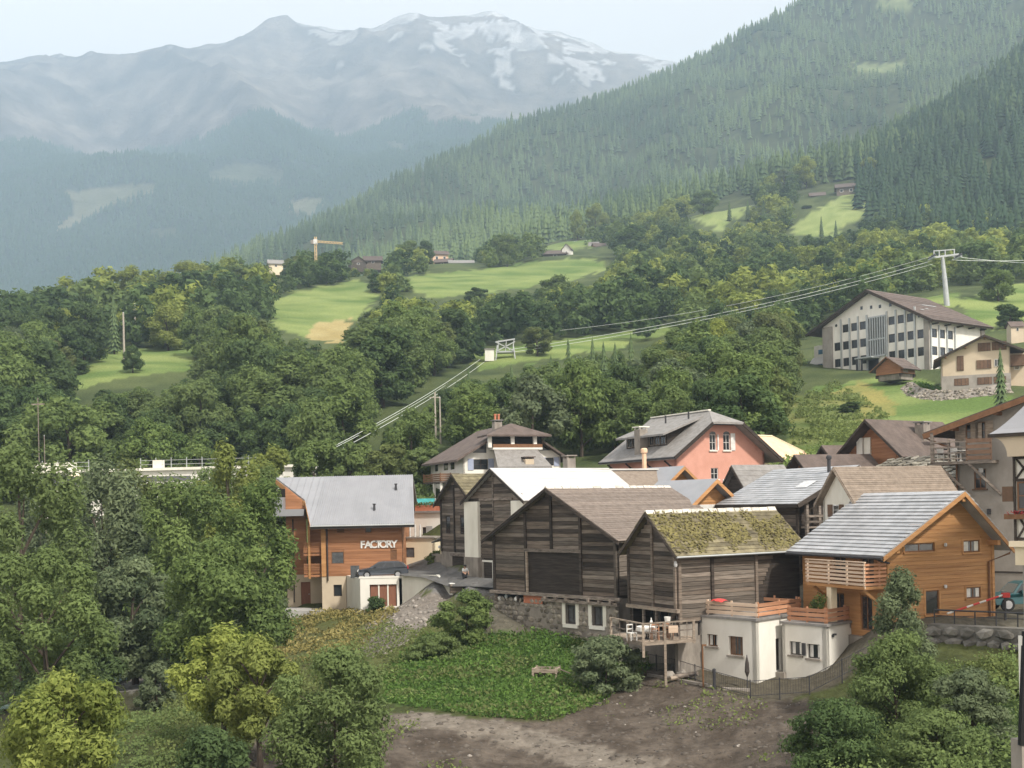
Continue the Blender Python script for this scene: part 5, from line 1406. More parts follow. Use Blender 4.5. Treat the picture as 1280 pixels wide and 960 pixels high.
# ================================================================ brown timber house with lettering
def factory():
    z0 = 13.7
    h = House('brown_timber_house', 'reddish brown timber house with grey sheet roof and white lettering', 'house', 401, 103, 502, 103, z0)
    w = h.w; W = front()
    lp = lambda px, py, Y: tuple(P(px, py, Y) - h.o - Vector((0, 0, z0)))      # theta = 0
    rl, rr, er, el = lp(345, 597, 110), lp(516, 594, 110), lp(518, 654, 102), lp(388, 657, 102)
    nt_ = lp(381, 624, 106.1); er = (er[0], er[1], el[2]); rr = (rr[0], rr[1], rl[2])
    kz = (rl[2] - el[2]) / (rl[1] - el[1]); nt_ = (nt_[0], nt_[1], el[2] + kz * (nt_[1] - el[1]))
    ZE = el[2]
    roof = poly_roof(h.t, [rl, rr, er, el, nt_], .22, 'slate_blue')
    n = 46
    for i in range(n):     # ribs of the sheet roof
        f = (i + .5) / n; xx = el[0] + (er[0] - el[0]) * f; xt = min(xx, rr[0] - .05)
        MB().bar((xx, el[1], el[2] + .025), (xt, rl[1], rl[2] + .025), .05, .05).build('roof_rib', K['slate_blue'], roof)
    for i in range(7):
        f = (i + .5) / 7; a = Vector(rl).lerp(Vector(nt_), f) if 0 else None
        xx = rl[0] + (el[0] - rl[0]) * f; k = (xx - rl[0]) / (nt_[0] - rl[0]) if xx < nt_[0] else 1 + (xx - nt_[0]) / (el[0] - nt_[0])
        ys = rl[1] + (nt_[1] - rl[1]) * k if xx < nt_[0] else nt_[1] + (el[1] - nt_[1]) * (k - 1)
        MB().bar((xx, ys, el[2] + kz * (ys - el[1]) + .025), (xx, rl[1], rl[2] + .025), .05, .05).build('roof_rib', K['slate_blue'], roof)
    poly_roof(h.t, [rl, rr, (rr[0], rr[1] + 7, rr[2] - 4), (rl[0], rl[1] + 7, rl[2] - 4)], .22, 'slate_blue')
    m = MB(); m.bar(Vector(rl) + Vector((0, 0, -.42)), Vector(nt_) + Vector((0, 0, -.42)), .1, .42); m.build('bargeboard', K['larch'], h.t)
    m = MB(); m.bar(Vector(nt_) + Vector((0, 0, -.2)), Vector(el) + Vector((0, 0, -.2)), .08, .34); m.build('bargeboard', K['larch'], h.t)
    m = MB().box(el[0], er[0], el[1] - .08, el[1] + .04, ZE - .34, ZE - .02); m.build('eave_board', K['frame_dark'], h.t)
    tubeobj(h.t, [(el[0], el[1] - .16, ZE - .08), (er[0], el[1] - .16, ZE - .08)], .07, 'metal', 'gutter')
    for px, py in ((468, 643), (495, 616)):
        p = P(px, py, 102.5 + (657 - py) / 60 * 7.2); a = p - h.o - Vector((0, 0, z0)); zz = ZE + kz * (a.y - el[1])
        MB().lathe([(.13, -.05), (.09, .5), (.15, .52), (.15, .62)], 8, (a.x, a.y, zz)).build('vent_pipe', K['metal_dark'], roof)
    # main front wall
    x = lambda px: h.ax(px, 0, 2)
    wins = [(x(414), x(430), h.az(422, 705, 1), h.az(422, 689.5, 1)), (x(457), x(465), h.az(461, 666, 4), h.az(461, 657.5, 4)), (x(422), x(431), h.az(426, 666, 2), h.az(426, 660, 2)), (x(488), x(496), h.az(492, 700, 6), h.az(492, 687, 6))]
    top = ZE - el[1] * kz - .32
    m = MB(); panel(m, W, [(0, 0), (w, 0), (w, top), (0, top)], wins, .2); panel(m, side_r(w), [(0, 0), (12, 0), (12, rl[2] - .45 - (12 - rl[1]) * 4 / 7), (rl[1], rl[2] - .45), (0, top)], (), .2)
    panel(m, side_l(0), [(0, 0), (4, 0), (4, top), (0, top)], (), .2); m.build('wall', K['larch_red'], h.t)
    boards(h.t, W, 0, w, 0, top - .1, .225, 'larch_red', holes=wins, seed=51, ragged=.008, gap=.08, t=.04)
    for i, q in enumerate(wins): window(h.t, W, *q, 'frame_brown', ('glass_grey', 'glass', 'frame_brown', 'frame_brown')[i], 1 + (i == 3), 1, .0, .07)
    tubeobj(h.t, [tuple(W(x(409.5), ZE - .1, .14)), tuple(W(x(409.5), -.4, .14))], .07, 'frame_dark', 'downpipe')
    m = MB(); wbox(m, W, .0, x(407.5), 0, top, .0, .10); m.build('corner_board', K['larch'], h.t)
    # lettering, one object to a letter
    xs = [451.5, 458.3, 465.3, 471.4, 477.5, 484.6, 490.9]
    for ch, px in zip('FACTORY', xs):
        cu = bpy.data.curves.new('letter', 'FONT'); cu.body = ch; cu.size = .93; cu.extrude = .03; cu.offset = .028; cu.align_x = 'CENTER'
        tmp = bpy.data.objects.new('tmp', cu); COL.objects.link(tmp)
        dg = bpy.context.evaluated_depsgraph_get(); me = bpy.data.meshes.new_from_object(tmp.evaluated_get(dg)); bpy.data.objects.remove(tmp)
        me.materials.clear(); me.materials.append(K['frame_white'])
        a = x(px + 2.2); link('letter', me, h.t, W(a, h.az(470, 684.6, 5), .09), None, (R(90), 0, 0))
    # left wing
    Yw = 106.4 - 103; Ww = front(Yw); ax = lambda px: h.ax(px, Yw, 3)
    a0, a1 = ax(358), ax(383); wz = h.az(370, 649, a0, Yw)
    gz = h.az(357, 612, a0, Yw)
    m = MB(); panel(m, Ww, [(a0, 0), (a1, 0), (a1, wz), (a0, wz)], (), .2)
    panel(m, Ww, [(a0, wz), (a1, wz), (a1, nt_[2] - .3), (a0, gz + .3)], (), .2); panel(m, side_l(a0), [(Yw, 0), (Yw + 8, 0), (Yw + 8, 5), (Yw, 5)], (), .2)
    m.build('wing_wall', K['larch_red'], h.t)
    boards(h.t, Ww, a0, a1, 0, wz + .6, .225, 'larch_red', seed=52, ragged=.008, gap=.08, t=.04, cuts=(a0 + (a1 - a0) * .35,))
    gt = nt_[2] - .2; boards(h.t, Ww, a0, a1, wz + .75, gz + .5, .225, 'larch_red', clip=lambda b: (a0, a1 if b < gt - .2 else a1 - (b - gt + .2) * 1.25), seed=53, ragged=.008, gap=.08, t=.04)
    tubeobj(h.t, [tuple(Ww(a0 + (a1 - a0) * .35, wz, .1)), tuple(Ww(a0 + (a1 - a0) * .35, -2.6, .1))], .06, 'frame_dark', 'downpipe')
    b0 = ax(343.5)
    m = MB(); wbox(m, Ww, b0, a1 + .05, h.az(350, 645.5, b0, Yw), h.az(350, 637, b0, Yw), -.3, 1.2); m.build('grey_canopy', K['slate_blue'], h.t)
    m = MB(); wbox(m, Ww, b0 + .1, a0, h.az(350, 638, b0, Yw), h.az(350, 622, b0, Yw), -.2, 1.0); m.build('balcony_parapet', K['slate_blue'], h.t)
    m = MB(); wbox(m, Ww, b0 + .1, a0, h.az(350, 624, b0, Yw), h.az(350, 611, b0, Yw), -1.3, -1.2); m.build('balcony_shade_sheet', K['dark'], h.t)  # dark slab painted in for the shade behind the parapet
    # loggia between wing and main front
    c0, c1 = a1, 0.0
    m = MB(); wbox(m, Ww, c0, c1 + .05, -3.2, top + 1, -1.0, -.8); m.build('loggia_wall', K['larch_red'], h.t)
    for b in (.15, 2.1):
        m = MB(); m.box(c0 + .3, .0, .2, 3.8, b - .2, b); m.build('loggia_floor', K['larch_red'], h.t)
        for i in range(6):
            m = MB(); m.box(c0 + .3, -.01, .2, .26, b + .12 + i * .16, b + .23 + i * .16); m.build('rail_board', K['larch_red'], h.t)
    MB().box(x(385), x(387.5), .1, .3, -.2, ZE).build('loggia_post', K['larch'], h.t)
    # plaster basement
    zb = h.az(380, 757, a0, Yw); d0, d1 = ax(375), ax(387)
    m = MB(); panel(m, Ww, [(a0, zb - 1), (ax(404) , zb - 1), (ax(404), 0), (a0, 0)], [(d0, d1, zb + .05, h.az(380, 728, a0, Yw))], .2, .03)
    panel(m, side_l(a0), [(Yw, zb - 1), (Yw + 8, zb - 1), (Yw + 8, 0), (Yw, 0)], (), .2)
    q = (x(416), x(426.5), h.az(420, 745.5, 1), h.az(420, 731, 1))
    panel(m, W, [(0, zb - 1.5), (x(432), zb - 1.5), (x(432), 0), (0, 0)], [q], .25, .03); panel(m, side_l(0), [(0, zb - 1), (4, zb - 1), (4, 0), (0, 0)], (), .2, .03)
    base = m.build('basement', K['beige'], h.t)
    m = MB(); wbox(m, Ww, d0, d1, zb + .05, h.az(380, 728, a0, Yw), -.15, -.08); o = m.build('door', K['garage'], h.t); MB().box(d1 - .2, d1 - .12, Yw + .02, Yw + .07, zb + 1.0, zb + 1.1).build('handle', K['metal'], o)
    window(base, W, *q, 'frame_dark', 'glass', 1, 1, -.12, .07)
    # garage block with the parking terrace on it
    f = Vector(lp(430, 719, 104)); g1 = Vector(lp(450, 722, 98)); g2 = Vector(lp(503, 720, 98)); gx1, gx2, gy = g1.x, g2.x, g1.y
    zg = lp(480, 758, 98)[2]
    Wf = front(gy); ga = h.ax(462, gy, -1), h.ax(496, gy, -1), zg, lp(480, 730.5, 98)[2]
    m = MB(); panel(m, Wf, [(gx1, zg - 2), (gx2, zg - 2), (gx2, .05), (gx1, .05)], [ga], .3)
    dirv = (g1 - f); dl = math.hypot(dirv.x, dirv.y); u = Vector((dirv.x / dl, dirv.y / dl, 0)); nn = Vector((u.y, -u.x, 0))
    panel(m, Wall((f.x, f.y, 0), u, nn), [(0, zg - 2), (dl, zg - 2), (dl, .05), (0, .05)], (), .3)
    panel(m, side_r(gx2), [(gy, zg - 2), (6, zg - 2), (6, 0), (gy, 0)], (), .3); m.build('garage', K['white'], h.t)
    m = MB(); n3 = 3; wd = (ga[1] - ga[0]) / 3
    for i in range(3):
        m = MB(); wbox(m, Wf, ga[0] + i * wd + .06, ga[0] + (i + 1) * wd - .06, ga[2], ga[3] - .05, -.22, -.16); m.build('garage_door', K['garage'], h.t)
    m = MB()
    for i in (1, 2): wbox(m, Wf, ga[0] + i * wd - .06, ga[0] + i * wd + .06, ga[2], ga[3], -.25, -.1)
    m.build('door_frame', K['dirty_white'], h.t)
    MB().add([(f.x, f.y + .1, -.02), (g1.x, g1.y, -.02), (g2.x, g2.y, -.02), (g2.x + 1.2, 6, -.02), (f.x, 6, -.02)], [(0, 1, 2, 3, 4)]).build('parking_deck', K['paving'], h.t)
    m = MB(); wbox(m, Wf, gx1 - .1, gx2, .05, .20, -.22, .03); m.build('coping', K['white'], h.t)
    # paved yard by the door
    m = MB(); yb = lp(380, 766, 103); m.box(a0 - .3, .3, Yw - 4.2, Yw - .05, zb - 1.2, zb - .15); m.build('yard_slab', K['paving'], h.t)
    # rail glass panel and meter by the car
    m = MB(); m.box(h.ax(438, gy + 2, 1), h.ax(449, gy + 2, 1), gy + 2, gy + 2.1, -.02, 1.1); m.build('deck_screen', K['glass_grey'], h.t)
    return h
FH = factory()

def ramp_wall():
    a, b, c = P(501.5, 722, 98.05), P(545, 722, 95), P(566, 737, 92)
    t = thing('ramp_wall', 'pale retaining wall falling away beside the parking terrace', 'wall', (a.x, a.y, a.z))
    m = MB()
    for p, q, z0, z1 in ((a, b, 3.2, 2.0), (b, c, 2.0, .9)):
        d = (q - p); d.z = 0; n = Vector((d.y, -d.x, 0)).normalized() * .3
        P0, P1 = p - a, q - a
        m.hexa([P0 - Vector((0, 0, z0)) , P1 - Vector((0, 0, z1)), P1 - n - Vector((0, 0, z1)), P0 - n - Vector((0, 0, z0)), P0 + Vector((0, 0, .25)), P1 + Vector((0, 0, .2)), P1 - n + Vector((0, 0, .2)), P0 - n + Vector((0, 0, .25))])
    m.build('wall', K['dirty_white'], t)
ramp_wall()
def road():
    pts = [(500,719,97.5),(503,708,107),(540,709,107),(560,712,97),(600,722,91),(628,724,86.5),(620,735,84.5),(590,733,87),(560,733,91),(530,722,95.5)]
    V = [P(*p) for p in pts]
    m = MB(); V = [Vector((v.x, v.y, max(v.z, H(v.x, v.y) + .05))) for v in V]
    c = sum(V, Vector()) / len(V)
    m.add([c] + V, [(0, 1 + i, 1 + (i + 1) % len(V)) for i in range(len(V))])
    tag(m.build('road', K['asphalt']), kind='structure')
road()

# ================================================================ pale houses behind the timber house
def cream_block():
    h = House('cream_block', 'small cream flat roofed block right of the brown timber house', 'building', 502, 107, 542, 105.5, 13.5)
    w = h.w; W = front(); zt = h.az(520, 673, 1)
    q = (h.ax(507, 0, 2), h.ax(518, 0, 2), h.az(512, 697, 1), h.az(512, 684.5, 1))
    m = MB(); panel(m, W, [(-.6, -1), (w, -1), (w, zt), (-.6, zt)], [q], .2); panel(m, side_r(w), [(0, -1), (5, -1), (5, zt), (0, zt)], (), .2); m.build('wall', K['cream'], h.t)
    window(h.t, W, *q, 'frame_brown', 'glass_grey', 1, 1, -.05, .06)
    MB().box(-.7, w + .15, -.15, 5, zt, zt + .12).build('flat_roof', K['concrete'], h.t)
    for i in range(4):
        a = .1 + i * .55; MB().box(a, a + .10, .3, .45, zt + .12, zt + 1.3).build('railing_post', K['frame_white'], h.t)
cream_block()
def white_block():
    h = House('white_terrace_house', 'cream white house with a flower trough along its roof terrace', 'house', 503, 113, 556, 111, 13.5)
    w = h.w; W = front(); zt = h.az(530, 641, 2)
    q = (h.ax(528, 0, 4), h.ax(533, 0, 4), h.az(530, 669, 2), h.az(530, 659, 2))
    m = MB(); panel(m, W, [(-2, -1), (w, -1), (w, zt), (-2, zt)], [q], .2); panel(m, side_r(w), [(0, -1), (6, -1), (6, zt), (0, zt)], (), .2); m.build('wall', K['white'], h.t)
    window(h.t, W, *q, 'frame_dark', 'glass', 1, 1, -.05, .05)
    m = MB(); wbox(m, W, q[1], q[1] + .7, q[2] - .4, q[3] + .1, .02, .07); m.build('shutter', K['metal'], h.t)
    m = MB(); wbox(m, W, -1.5, w + .2, zt, zt + .18, -.3, .25); m.build('cornice', K['roof_grey'], h.t)
    m = MB(); wbox(m, W, h.ax(519, 0, 7), w + .1, zt + .18, zt + .75, -.25, .1); m.build('flower_trough', K['orange'], h.t)
    rg = np.random.default_rng(3); n = 260; x0 = h.ax(519, 0, 7)
    V, Fc = leaves(np.stack([rg.uniform(x0, w, n), rg.uniform(-.15, .3, n), zt + .75 + rg.uniform(-.15, .3, n)], -1), rg.normal(size=(n, 3)), np.full(n, .17), 1.3, rg)
    o = link('flowers', np_mesh('flowers', V, Fc, K['leaf_olive'], np.repeat(rg.uniform(0, 1, n), 4)), h.t); o['kind'] = 'stuff'
    p = P(531, 628, 116); t = thing('pool_cover', 'turquoise panel standing on the terrace behind the flower trough', 'panel', (p.x, p.y, p.z - .5))
    MB().box(-1.1, 1.1, -.05, .05, 0, .9).build('panel_sheet', K['teal_pool'], t); m = MB(); [m.box(a - .05, a + .05, -.1, .1, -.6, .95) for a in (-1.1, 1.1)]; m.build('panel_post', K['metal'], t)
white_block()

def dormer_house():
    h = House('dormer_house', 'white house with broad brown hipped roof, loggia and blue shutters', 'house', 580, 124, 702, 128, 21.6)
    w = h.w; W = front(); L = 13; Sl = side_l(0)
    ze = h.az(579, 571, 0) + .25; zr = h.az(637, 529, w / 2); xr = h.ax(642, 0, 7)
    z = lambda px, py: h.az(px, py, h.ax(px, 0, 3))
    x = lambda px: h.ax(px, 0, 3)
    wins = [(x(592), x(610), z(600, 587), z(600, 574)), (x(682), x(692), z(688, 582), z(688, 572))]
    dz0, dz1 = z(640, 560), z(640, 546.5)
    m = MB(); f = [(0, -2.5), (w, -2.5), (w, ze - .2), (xr, zr - .4), (0, ze - .2)]
    panel(m, W, f, wins, .2); panel(m, back(L), f, (), .2)
    lw = [(h.ay(p0, 0, 3), h.ay(p1, 0, 3), h.az(560, 588, 0, 5), h.az(560, 576, 0, 5)) for p0, p1 in ((547.5, 543), (560, 554), (568, 562.5))]
    panel(m, Sl, [(0, -2.5), (L, -2.5), (L, ze - .2), (0, ze - .2)], [(min(a, b), max(a, b), c, d) for a, b, c, d in lw], .2); panel(m, side_r(w), [(0, -2.5), (L, -2.5), (L, ze - .2), (0, ze - .2)], (), .2)
    m.build('wall', K['white'], h.t)
    for q in wins:
        window(h.t, W, *q, 'frame_dark', 'glass', 2, 2, -.04, .06)
        for s in (0, 1):
            a = q[0] - .68 if s == 0 else q[1] + .02; m = MB(); wbox(m, W, a, a + .66, q[2] - .05, q[3] + .05, .02, .07); m.build('shutter', K['shutter_blue'], h.t)
    for a, b, c, d in lw: window(h.t, Sl, min(a, b), max(a, b), c, d, 'frame_white', 'glass', 1, 1, -.04, .08)
    # dark triangular glazing left and right of the loggia
    for pts in (((591, 566), (608, 566), (608, 551)), ((674, 563), (674, 549), (690, 563))):
        m = MB(); m.add([W(x(a), z(a, b), .03) for a, b in pts] + [W(x(a), z(a, b), -.05) for a, b in pts], [(0, 1, 2), (0, 3, 4, 1), (1, 4, 5, 2), (2, 5, 3, 0)]); m.build('gable_glazing', K['glass'], h.t)
    # roof with its half hip
    k = (zr - ze) / xr; ov = 1.0; e0 = zr - k * (xr + ov); k2 = (zr - ze) / (w - xr); e1 = zr - k2 * (w - xr + ov)
    poly_roof(h.t, [(xr, .6, zr), (xr, L, zr), (-ov, L + .6, e0), (-ov, -.9, e0), (xr - 2.4, -.9, zr - 2.4 * k)], .25, 'roof_brown')
    poly_roof(h.t, [(xr, .6, zr), (xr + 2.4, -.9, zr - 2.4 * k2), (w + ov, -.9, e1), (w + ov, L + .6, e1), (xr, L, zr)], .25, 'roof_brown')
    # loggia box
    l0, l1 = x(611), x(672); Wl = front(-1.6); zt = dz1 + .15
    m = MB().box(l0, l1, -1.6, 0, dz0 - .25, dz0 - .02); m.build('loggia_floor', K['white'], h.t)
    for px in (612.5, 641, 669):
        a = h.ax(px, -1.6, 6); MB().box(a - .2, a + .2, -1.6, -1.3, dz0 - .02, zt).build('loggia_post', K['white'], h.t)
    MB().box(l0 - .1, l1 + .1, -1.2, -1.1, dz0 - .02, zt).build('loggia_shade_sheet', K['dark'], h.t)  # dark slab painted in for the shade between the loggia posts
    MB().box(l0, l1, -1.62, -1.5, dz0 - .02, dz0 + .35).build('loggia_parapet', K['frame_brown'], h.t)
    xa = (l0 + l1) / 2; c = (xa, .4, zr + .02)
    poly_roof(h.t, [c, (xa, 1.6, zr + .02), (l0 - .9, 1.2, zt), (l0 - .9, -2.2, zt)], .2, 'roof_brown', 'loggia_roof'); poly_roof(h.t, [c, (l0 - .9, -2.2, zt), (l1 + .9, -2.2, zt)], .2, 'roof_brown', 'loggia_roof'); poly_roof(h.t, [c, (l1 + .9, -2.2, zt), (l1 + .9, 1.2, zt), (xa, 1.6, zr + .02)], .2, 'roof_brown', 'loggia_roof')
    # sloping apron roof below the loggia
    a0, a1 = h.ax(618, -1.6, 5), h.ax(671, -1.6, 5); b0, b1 = h.ax(622, -4, 3), h.ax(690, -4, 3); zl = h.az(650, 583, w * .5, -4)
    poly_roof(h.t, [(a0, -1.3, dz0 - .1), (a1, -1.3, dz0 - .1), (b1, -4.0, zl), (b0, -4.0, zl)], .2, 'roof_grey', 'apron_roof')
    m = MB().box(b0 + .3, b1 - .3, -3.8, 0, -2.5, zl - .1); m.build('front_bay', K['beige'], h.t)
    cx = h.ax(660, -3.2, 4); chimney(h.t, cx, -3.2, zl - .5, h.az(660, 574, cx, -3.2), 1.0, 'beige', 'roof_brown')
    chimney(h.t, xr - 1.2, 2.2, zr - 1.5, h.az(622, 528, xr - 1.2, 2.2), .9, 'concrete', 'roof_grey', pots=2)
    cx = x(667); chimney(h.t, w * .72, 1.5, zr - 3, h.az(667, 541, w * .72, 1.5), .9, 'beige', 'dirty_white')
    # wooden balcony at the left corner
    zz = h.az(545, 602, -2, 3)
    m = MB().box(-2.2, 0, 1.5, 8.5, zz - .15, zz); m.build('balcony_floor', K['roof_brown'], h.t)
    rail(h.t, side_l(-2.2), 1.5, 8.5, zz, zz + .9, 4, .16, 'frame_brown', [1.6, 5, 8.4]); rail(h.t, front(1.5), -2.2, 0, zz, zz + .9, 4, .16, 'frame_brown', [-1])
    for y in (1.8, 4.6): MB().box(-2.1, -1.85, y, y + .25, -3, zz - .15).build('balcony_post', K['white'], h.t)
dormer_house()

def pink_house():
    h = House('pink_house', 'salmon pink house with grey hipped roof, shed dormer and arched windows', 'house', 846, 100, 957, 104.8, 21.0)
    w = h.w; W = front(); L = 10.8; Sl = side_l(0)
    zl = h.az(845, 568, 0); zr = h.az(897, 514, w / 2, 2.2); zh = h.az(905, 528, w / 2, -.6)
    xr = w / 2; ov = .9; ZE = zl + .1; k = (zr - ZE) / (xr + .45); ze = zr - k * xr
    x = lambda px, z=4: h.ax(px, 0, z); z = lambda px, py: h.az(px, py, h.ax(px, 0, 4))
    up = [(x(887), x(895), z(891, 563), z(891, 543)), (x(904), x(912.5), z(908, 563), z(908, 543))]
    lo = [(x(888), x(897), z(892, 599), z(892, 585)), (x(918), x(928), z(923, 598), z(923, 584))]
    m = MB(); hw = (zr - zh) / k
    f = [(0, -3), (w, -3), (w, ze - .2), (xr + hw, zh - .2), (xr - hw, zh - .2), (0, ze - .2)]
    panel(m, W, f, up + lo, .2); panel(m, back(L), f, (), .2); panel(m, Sl, [(0, -3), (L, -3), (L, ze - .2), (0, ze - .2)], (), .2); panel(m, side_r(w), [(0, -3), (L, -3), (L, ze - .2), (0, ze - .2)], (), .2)
    m.build('wall', K['pink'], h.t)
    for q in up + lo: window(h.t, W, *q, 'frame_white', 'glass', 2, 2, -.06, .06, sill='dirty_white')
    for a0, a1, b0, b1 in up:      # arched heads
        m = MB(); n = 8; pts = [((a0 + a1) / 2 + (a1 - a0) / 2 * math.cos(t), b1 + .28 * math.sin(t)) for t in np.linspace(0, math.pi, n)]
        m.add([W(a, b, .02) for a, b in pts], [tuple(range(n))]); m.build('arched_light', K['glass'], h.t)
    def shut(a0, a1, b0, b1): m = MB(); wbox(m, W, a0, a1, b0, b1, .02, .08); m.build('shutter', K['frame_white'], h.t)
    shut(x(913), x(918.5), up[1][2], up[1][3] + .1); shut(x(896.5), x(898), up[0][2], up[0][3]); shut(x(911), x(917), lo[1][2], lo[1][3] + .05); shut(x(929), x(936), lo[1][2], lo[1][3] + .05)
    # roof
    y0 = -1.1; eL, eR = zr - k * (xr + ov), zr - k * (xr + ov + .35)
    poly_roof(h.t, [(xr, 1.6, zr), (xr, L, zr), (-ov, L + .5, eL), (-ov, y0, eL), (xr - hw, y0, zh)], .25, 'roof_grey')
    poly_roof(h.t, [(xr, 1.6, zr), (xr + hw, y0, zh), (w + ov + .35, y0, eR), (w + ov + .35, L + .5, eR), (xr, L, zr)], .25, 'roof_grey')
    poly_roof(h.t, [(xr, 1.6, zr + .01), (xr - hw - .1, y0 - .05, zh), (xr + hw + .1, y0 - .05, zh)], .2, 'roof_grey', 'hip_slope')
    for s in (-1, 1):
        xe, zz = (-ov, eL) if s < 0 else (w + ov + .35, eR)
        m = MB().bar((xr + s * hw, y0 - .06, zh - .15), (xe, y0 - .06, zz - .15), .1, .3); m.build('bargeboard', K['barn_dark'], h.t)
    tubeobj(h.t, [(-ov - .05, y0, eL - .1), (-ov - .05, L + .5, eL - .1)], .08, 'metal_dark', 'gutter')
    m = MB().bar((xr, 1.5, zr + .06), (xr, L, zr + .06), .3, .12); m.build('ridge_cap', K['dirty_white'], h.t)
    for i in range(4):
        y = .6 + i * 3.1; m = MB().bar((-ov + .1, y, eL - .3), (0, y, eL - .9), .12); m.build('eave_bracket', K['barn_dark'], h.t)
    # shed dormer on the left slope
    d0, d1 = 2.2, 8.8; xd = .7; zd = zr - k * (xr - xd); zt = zd + 1.15
    zrt = zr - .35
    poly_roof(h.t, [(xr - .35, d0 - .7, zrt), (xr - .35, d1 + .5, zrt), (xd - .9, d1 + .5, zt - .12), (xd - .9, d0 - .7, zt - .12)], .18, 'roof_grey', 'dormer_roof')
    m = MB(); m.add([(xd, d0, zd - .3), (xd, d1, zd - .3), (xd, d1, zt), (xd, d0, zt), (xr - .6, d0, zrt - .15), (xr - .6, d1, zrt - .15)], [(0, 1, 2, 3), (0, 3, 4), (1, 5, 2)]); m.build('dormer_wall', K['barn_dark'], h.t)
    for i in range(7):
        a = d0 + .15 + i * .9
        window(h.t, side_l(xd), a, a + .78, zd + .1, zt - .1, 'beam', 'glass', 2, 1, .06, .07, name='dormer_window')
    chimney(h.t, .2, 5.6, eL + .3, h.az(791, 537, .2, 5.6), .9, 'concrete', 'dirty_white')
    for y, f in ((6.0, .35), (3.2, .2)):
        xx = xr - .35 - f * 4; MB().lathe([(.09, 0), (.09, .75)], 6, (xx, y, zr - .5 - f * 1.1)).build('vent_pipe', K['metal_dark'], h.t)
    # balcony rail low on the gable
    zb = z(910, 612)
    for i in range(11):
        a = x(868) + i * (x(935) - x(868)) / 10; MB().box(a - .05, a + .05, -.95, -.88, zb, zb + .95).build('rail_post', K['frame_white'], h.t)
    MB().box(x(868) - .1, x(935) + .1, -1.0, -.0, zb - .15, zb).build('balcony_floor', K['concrete'], h.t)
pink_house()
# ================================================================ houses between and behind
def simple_gable(name, label, pxl, yl, pxr, yr, z0, ze, zr, L, wall='white', roof='roof_brown', n1=0, n0=0, ov=.6, fy=-.7, fascia='barn_dark', cat='house', xr=None, ridge=None, group=None, zb=-3, board=None, t=.18, proud=.04, fh=.25):
    h = House(name, label, cat, pxl, yl, pxr, yr, z0, group)
    w = h.w; xr = w / 2 if xr is None else xr
    gable_walls(h, ze - .1, zr - .2, L, wall, zb=zb, xr=xr)
    k0, k1 = (zr - ze) / xr, (zr - ze) / (w - xr)
    gable_roof(h, -ov, xr, w + ov, zr, ze - k0 * ov, ze - k1 * ov, fy, L + .4, t, roof, n0, n1, ridge=ridge, fascia=fascia, proud=proud, fh=fh)
    if board:
        boards(h.t, front(), 0, w, board[0], zr - .2, .26, board[1], gable_clip(w, ze - .1, zr - .3, xr), seed=len(label), ragged=.03)
    h.ze, h.zr, h.xr, h.L = ze, zr, xr, L
    return h

def slate_barn():
    # ridge runs left-back; the near gable looks to the right front
    h = House('slate_barn', 'dark timber barn under a broad light grey tiled roof beside the orange house', 'barn', 990, 78, 1068, 80.4, 12.4, 'old plank barns')
    w = h.w; L = 8.6
    zl = h.az(990, 630, 0); zr = h.az(1066, 582, w - .3)
    xr = w * .95; W, Sl = front(), side_l(0); ze = zl + .15
    m = MB(); f = [(.5, -1.5), (w * 1.9, -1.5), (w * 1.9, ze), (xr, zr - .2), (.5, ze)]; panel(m, W, f, (), .2)
    panel(m, side_l(.7), [(0, -1.5), (L, -1.5), (L, ze), (0, ze)], (), .2); m.build('wall', K['barn_dark'], h.t)
    boards(h.t, side_l(.7), 0, L, 2.6, ze - .1, .28, 'barn', cuts=(2.9,), seed=61, ragged=.05, mats=WOODMIX)
    m = MB(); panel(m, side_l(.62), [(0, -1.5), (L, -1.5), (L, 2.6), (0, 2.6)], [(4.5, 5.2, .8, 1.9)], .3); m.build('stone_base', K['concrete'], h.t)
    opening(h.t, side_l(.62), 4.5, 5.2, .8, 1.9, .2, 'dark', 'window_opening')
    for a, b in ((.1, ze), (2.9, ze)): post(h.t, side_l(.7), a, 0, b, .24, .16, 'barn', d=.03)
    # open galleries on the gable
    for b in (2.6, 4.3, 5.6):
        m = MB(); m.box(.75, 3.2, -.7, 0, b - .12, b); m.build('gallery_floor', K['beam'], h.t)
        for i in range(2): m = MB(); m.box(.75, 3.2, -.72, -.66, b + .25 + i * .4, b + .4 + i * .4); m.build('rail_board', K['beam'], h.t)
    for a in (.8, 1.9, 3.1): MB().box(a - .1, a + .1, -.7, -.5, -1, ze).build('gallery_post', K['beam'], h.t)
    slope(h.t, (xr, -.9, zr), (xr, L, zr), (-.25, -.9, zl), (-.25, L, zl), .18, 'tile_grey', 17, proud=.055)
    slope(h.t, (xr + .002, -.9, zr), (xr + .002, L, zr), (xr * 2, -.9, zl), (xr * 2, L, zl), .18, 'tile_grey', 0)
    m = MB().bar((xr, -.95, zr - .15), (-.25, -.95, zl - .15), .1, .3); m.build('bargeboard', K['barn_dark'], h.t)
    m = MB().bar((-.3, -.9, zl - .12), (-.3, L, zl - .12), .1, .22); m.build('eave_board', K['barn_dark'], h.t)
    k = (zr - zl) / (xr + .25)
    x0 = 2.0; m = MB().add([(x0, .8, zl + k * (x0 + .25) + .09), (x0, 2.2, zl + k * (x0 + .25) + .09), (x0 + 1.0, 2.2, zl + k * (x0 + 1.25) + .09), (x0 + 1.0, .8, zl + k * (x0 + 1.25) + .09)], [(0, 1, 2, 3)]); m.build('skylight', K['lamp'], h.t)
    MB().lathe([(.13, -.6), (.13, .9), (.2, .95), (.2, 1.1), (.12, 1.2)], 8, (xr - .9, 1.2, zr - .4)).build('flue', K['metal_dark'], h.t)
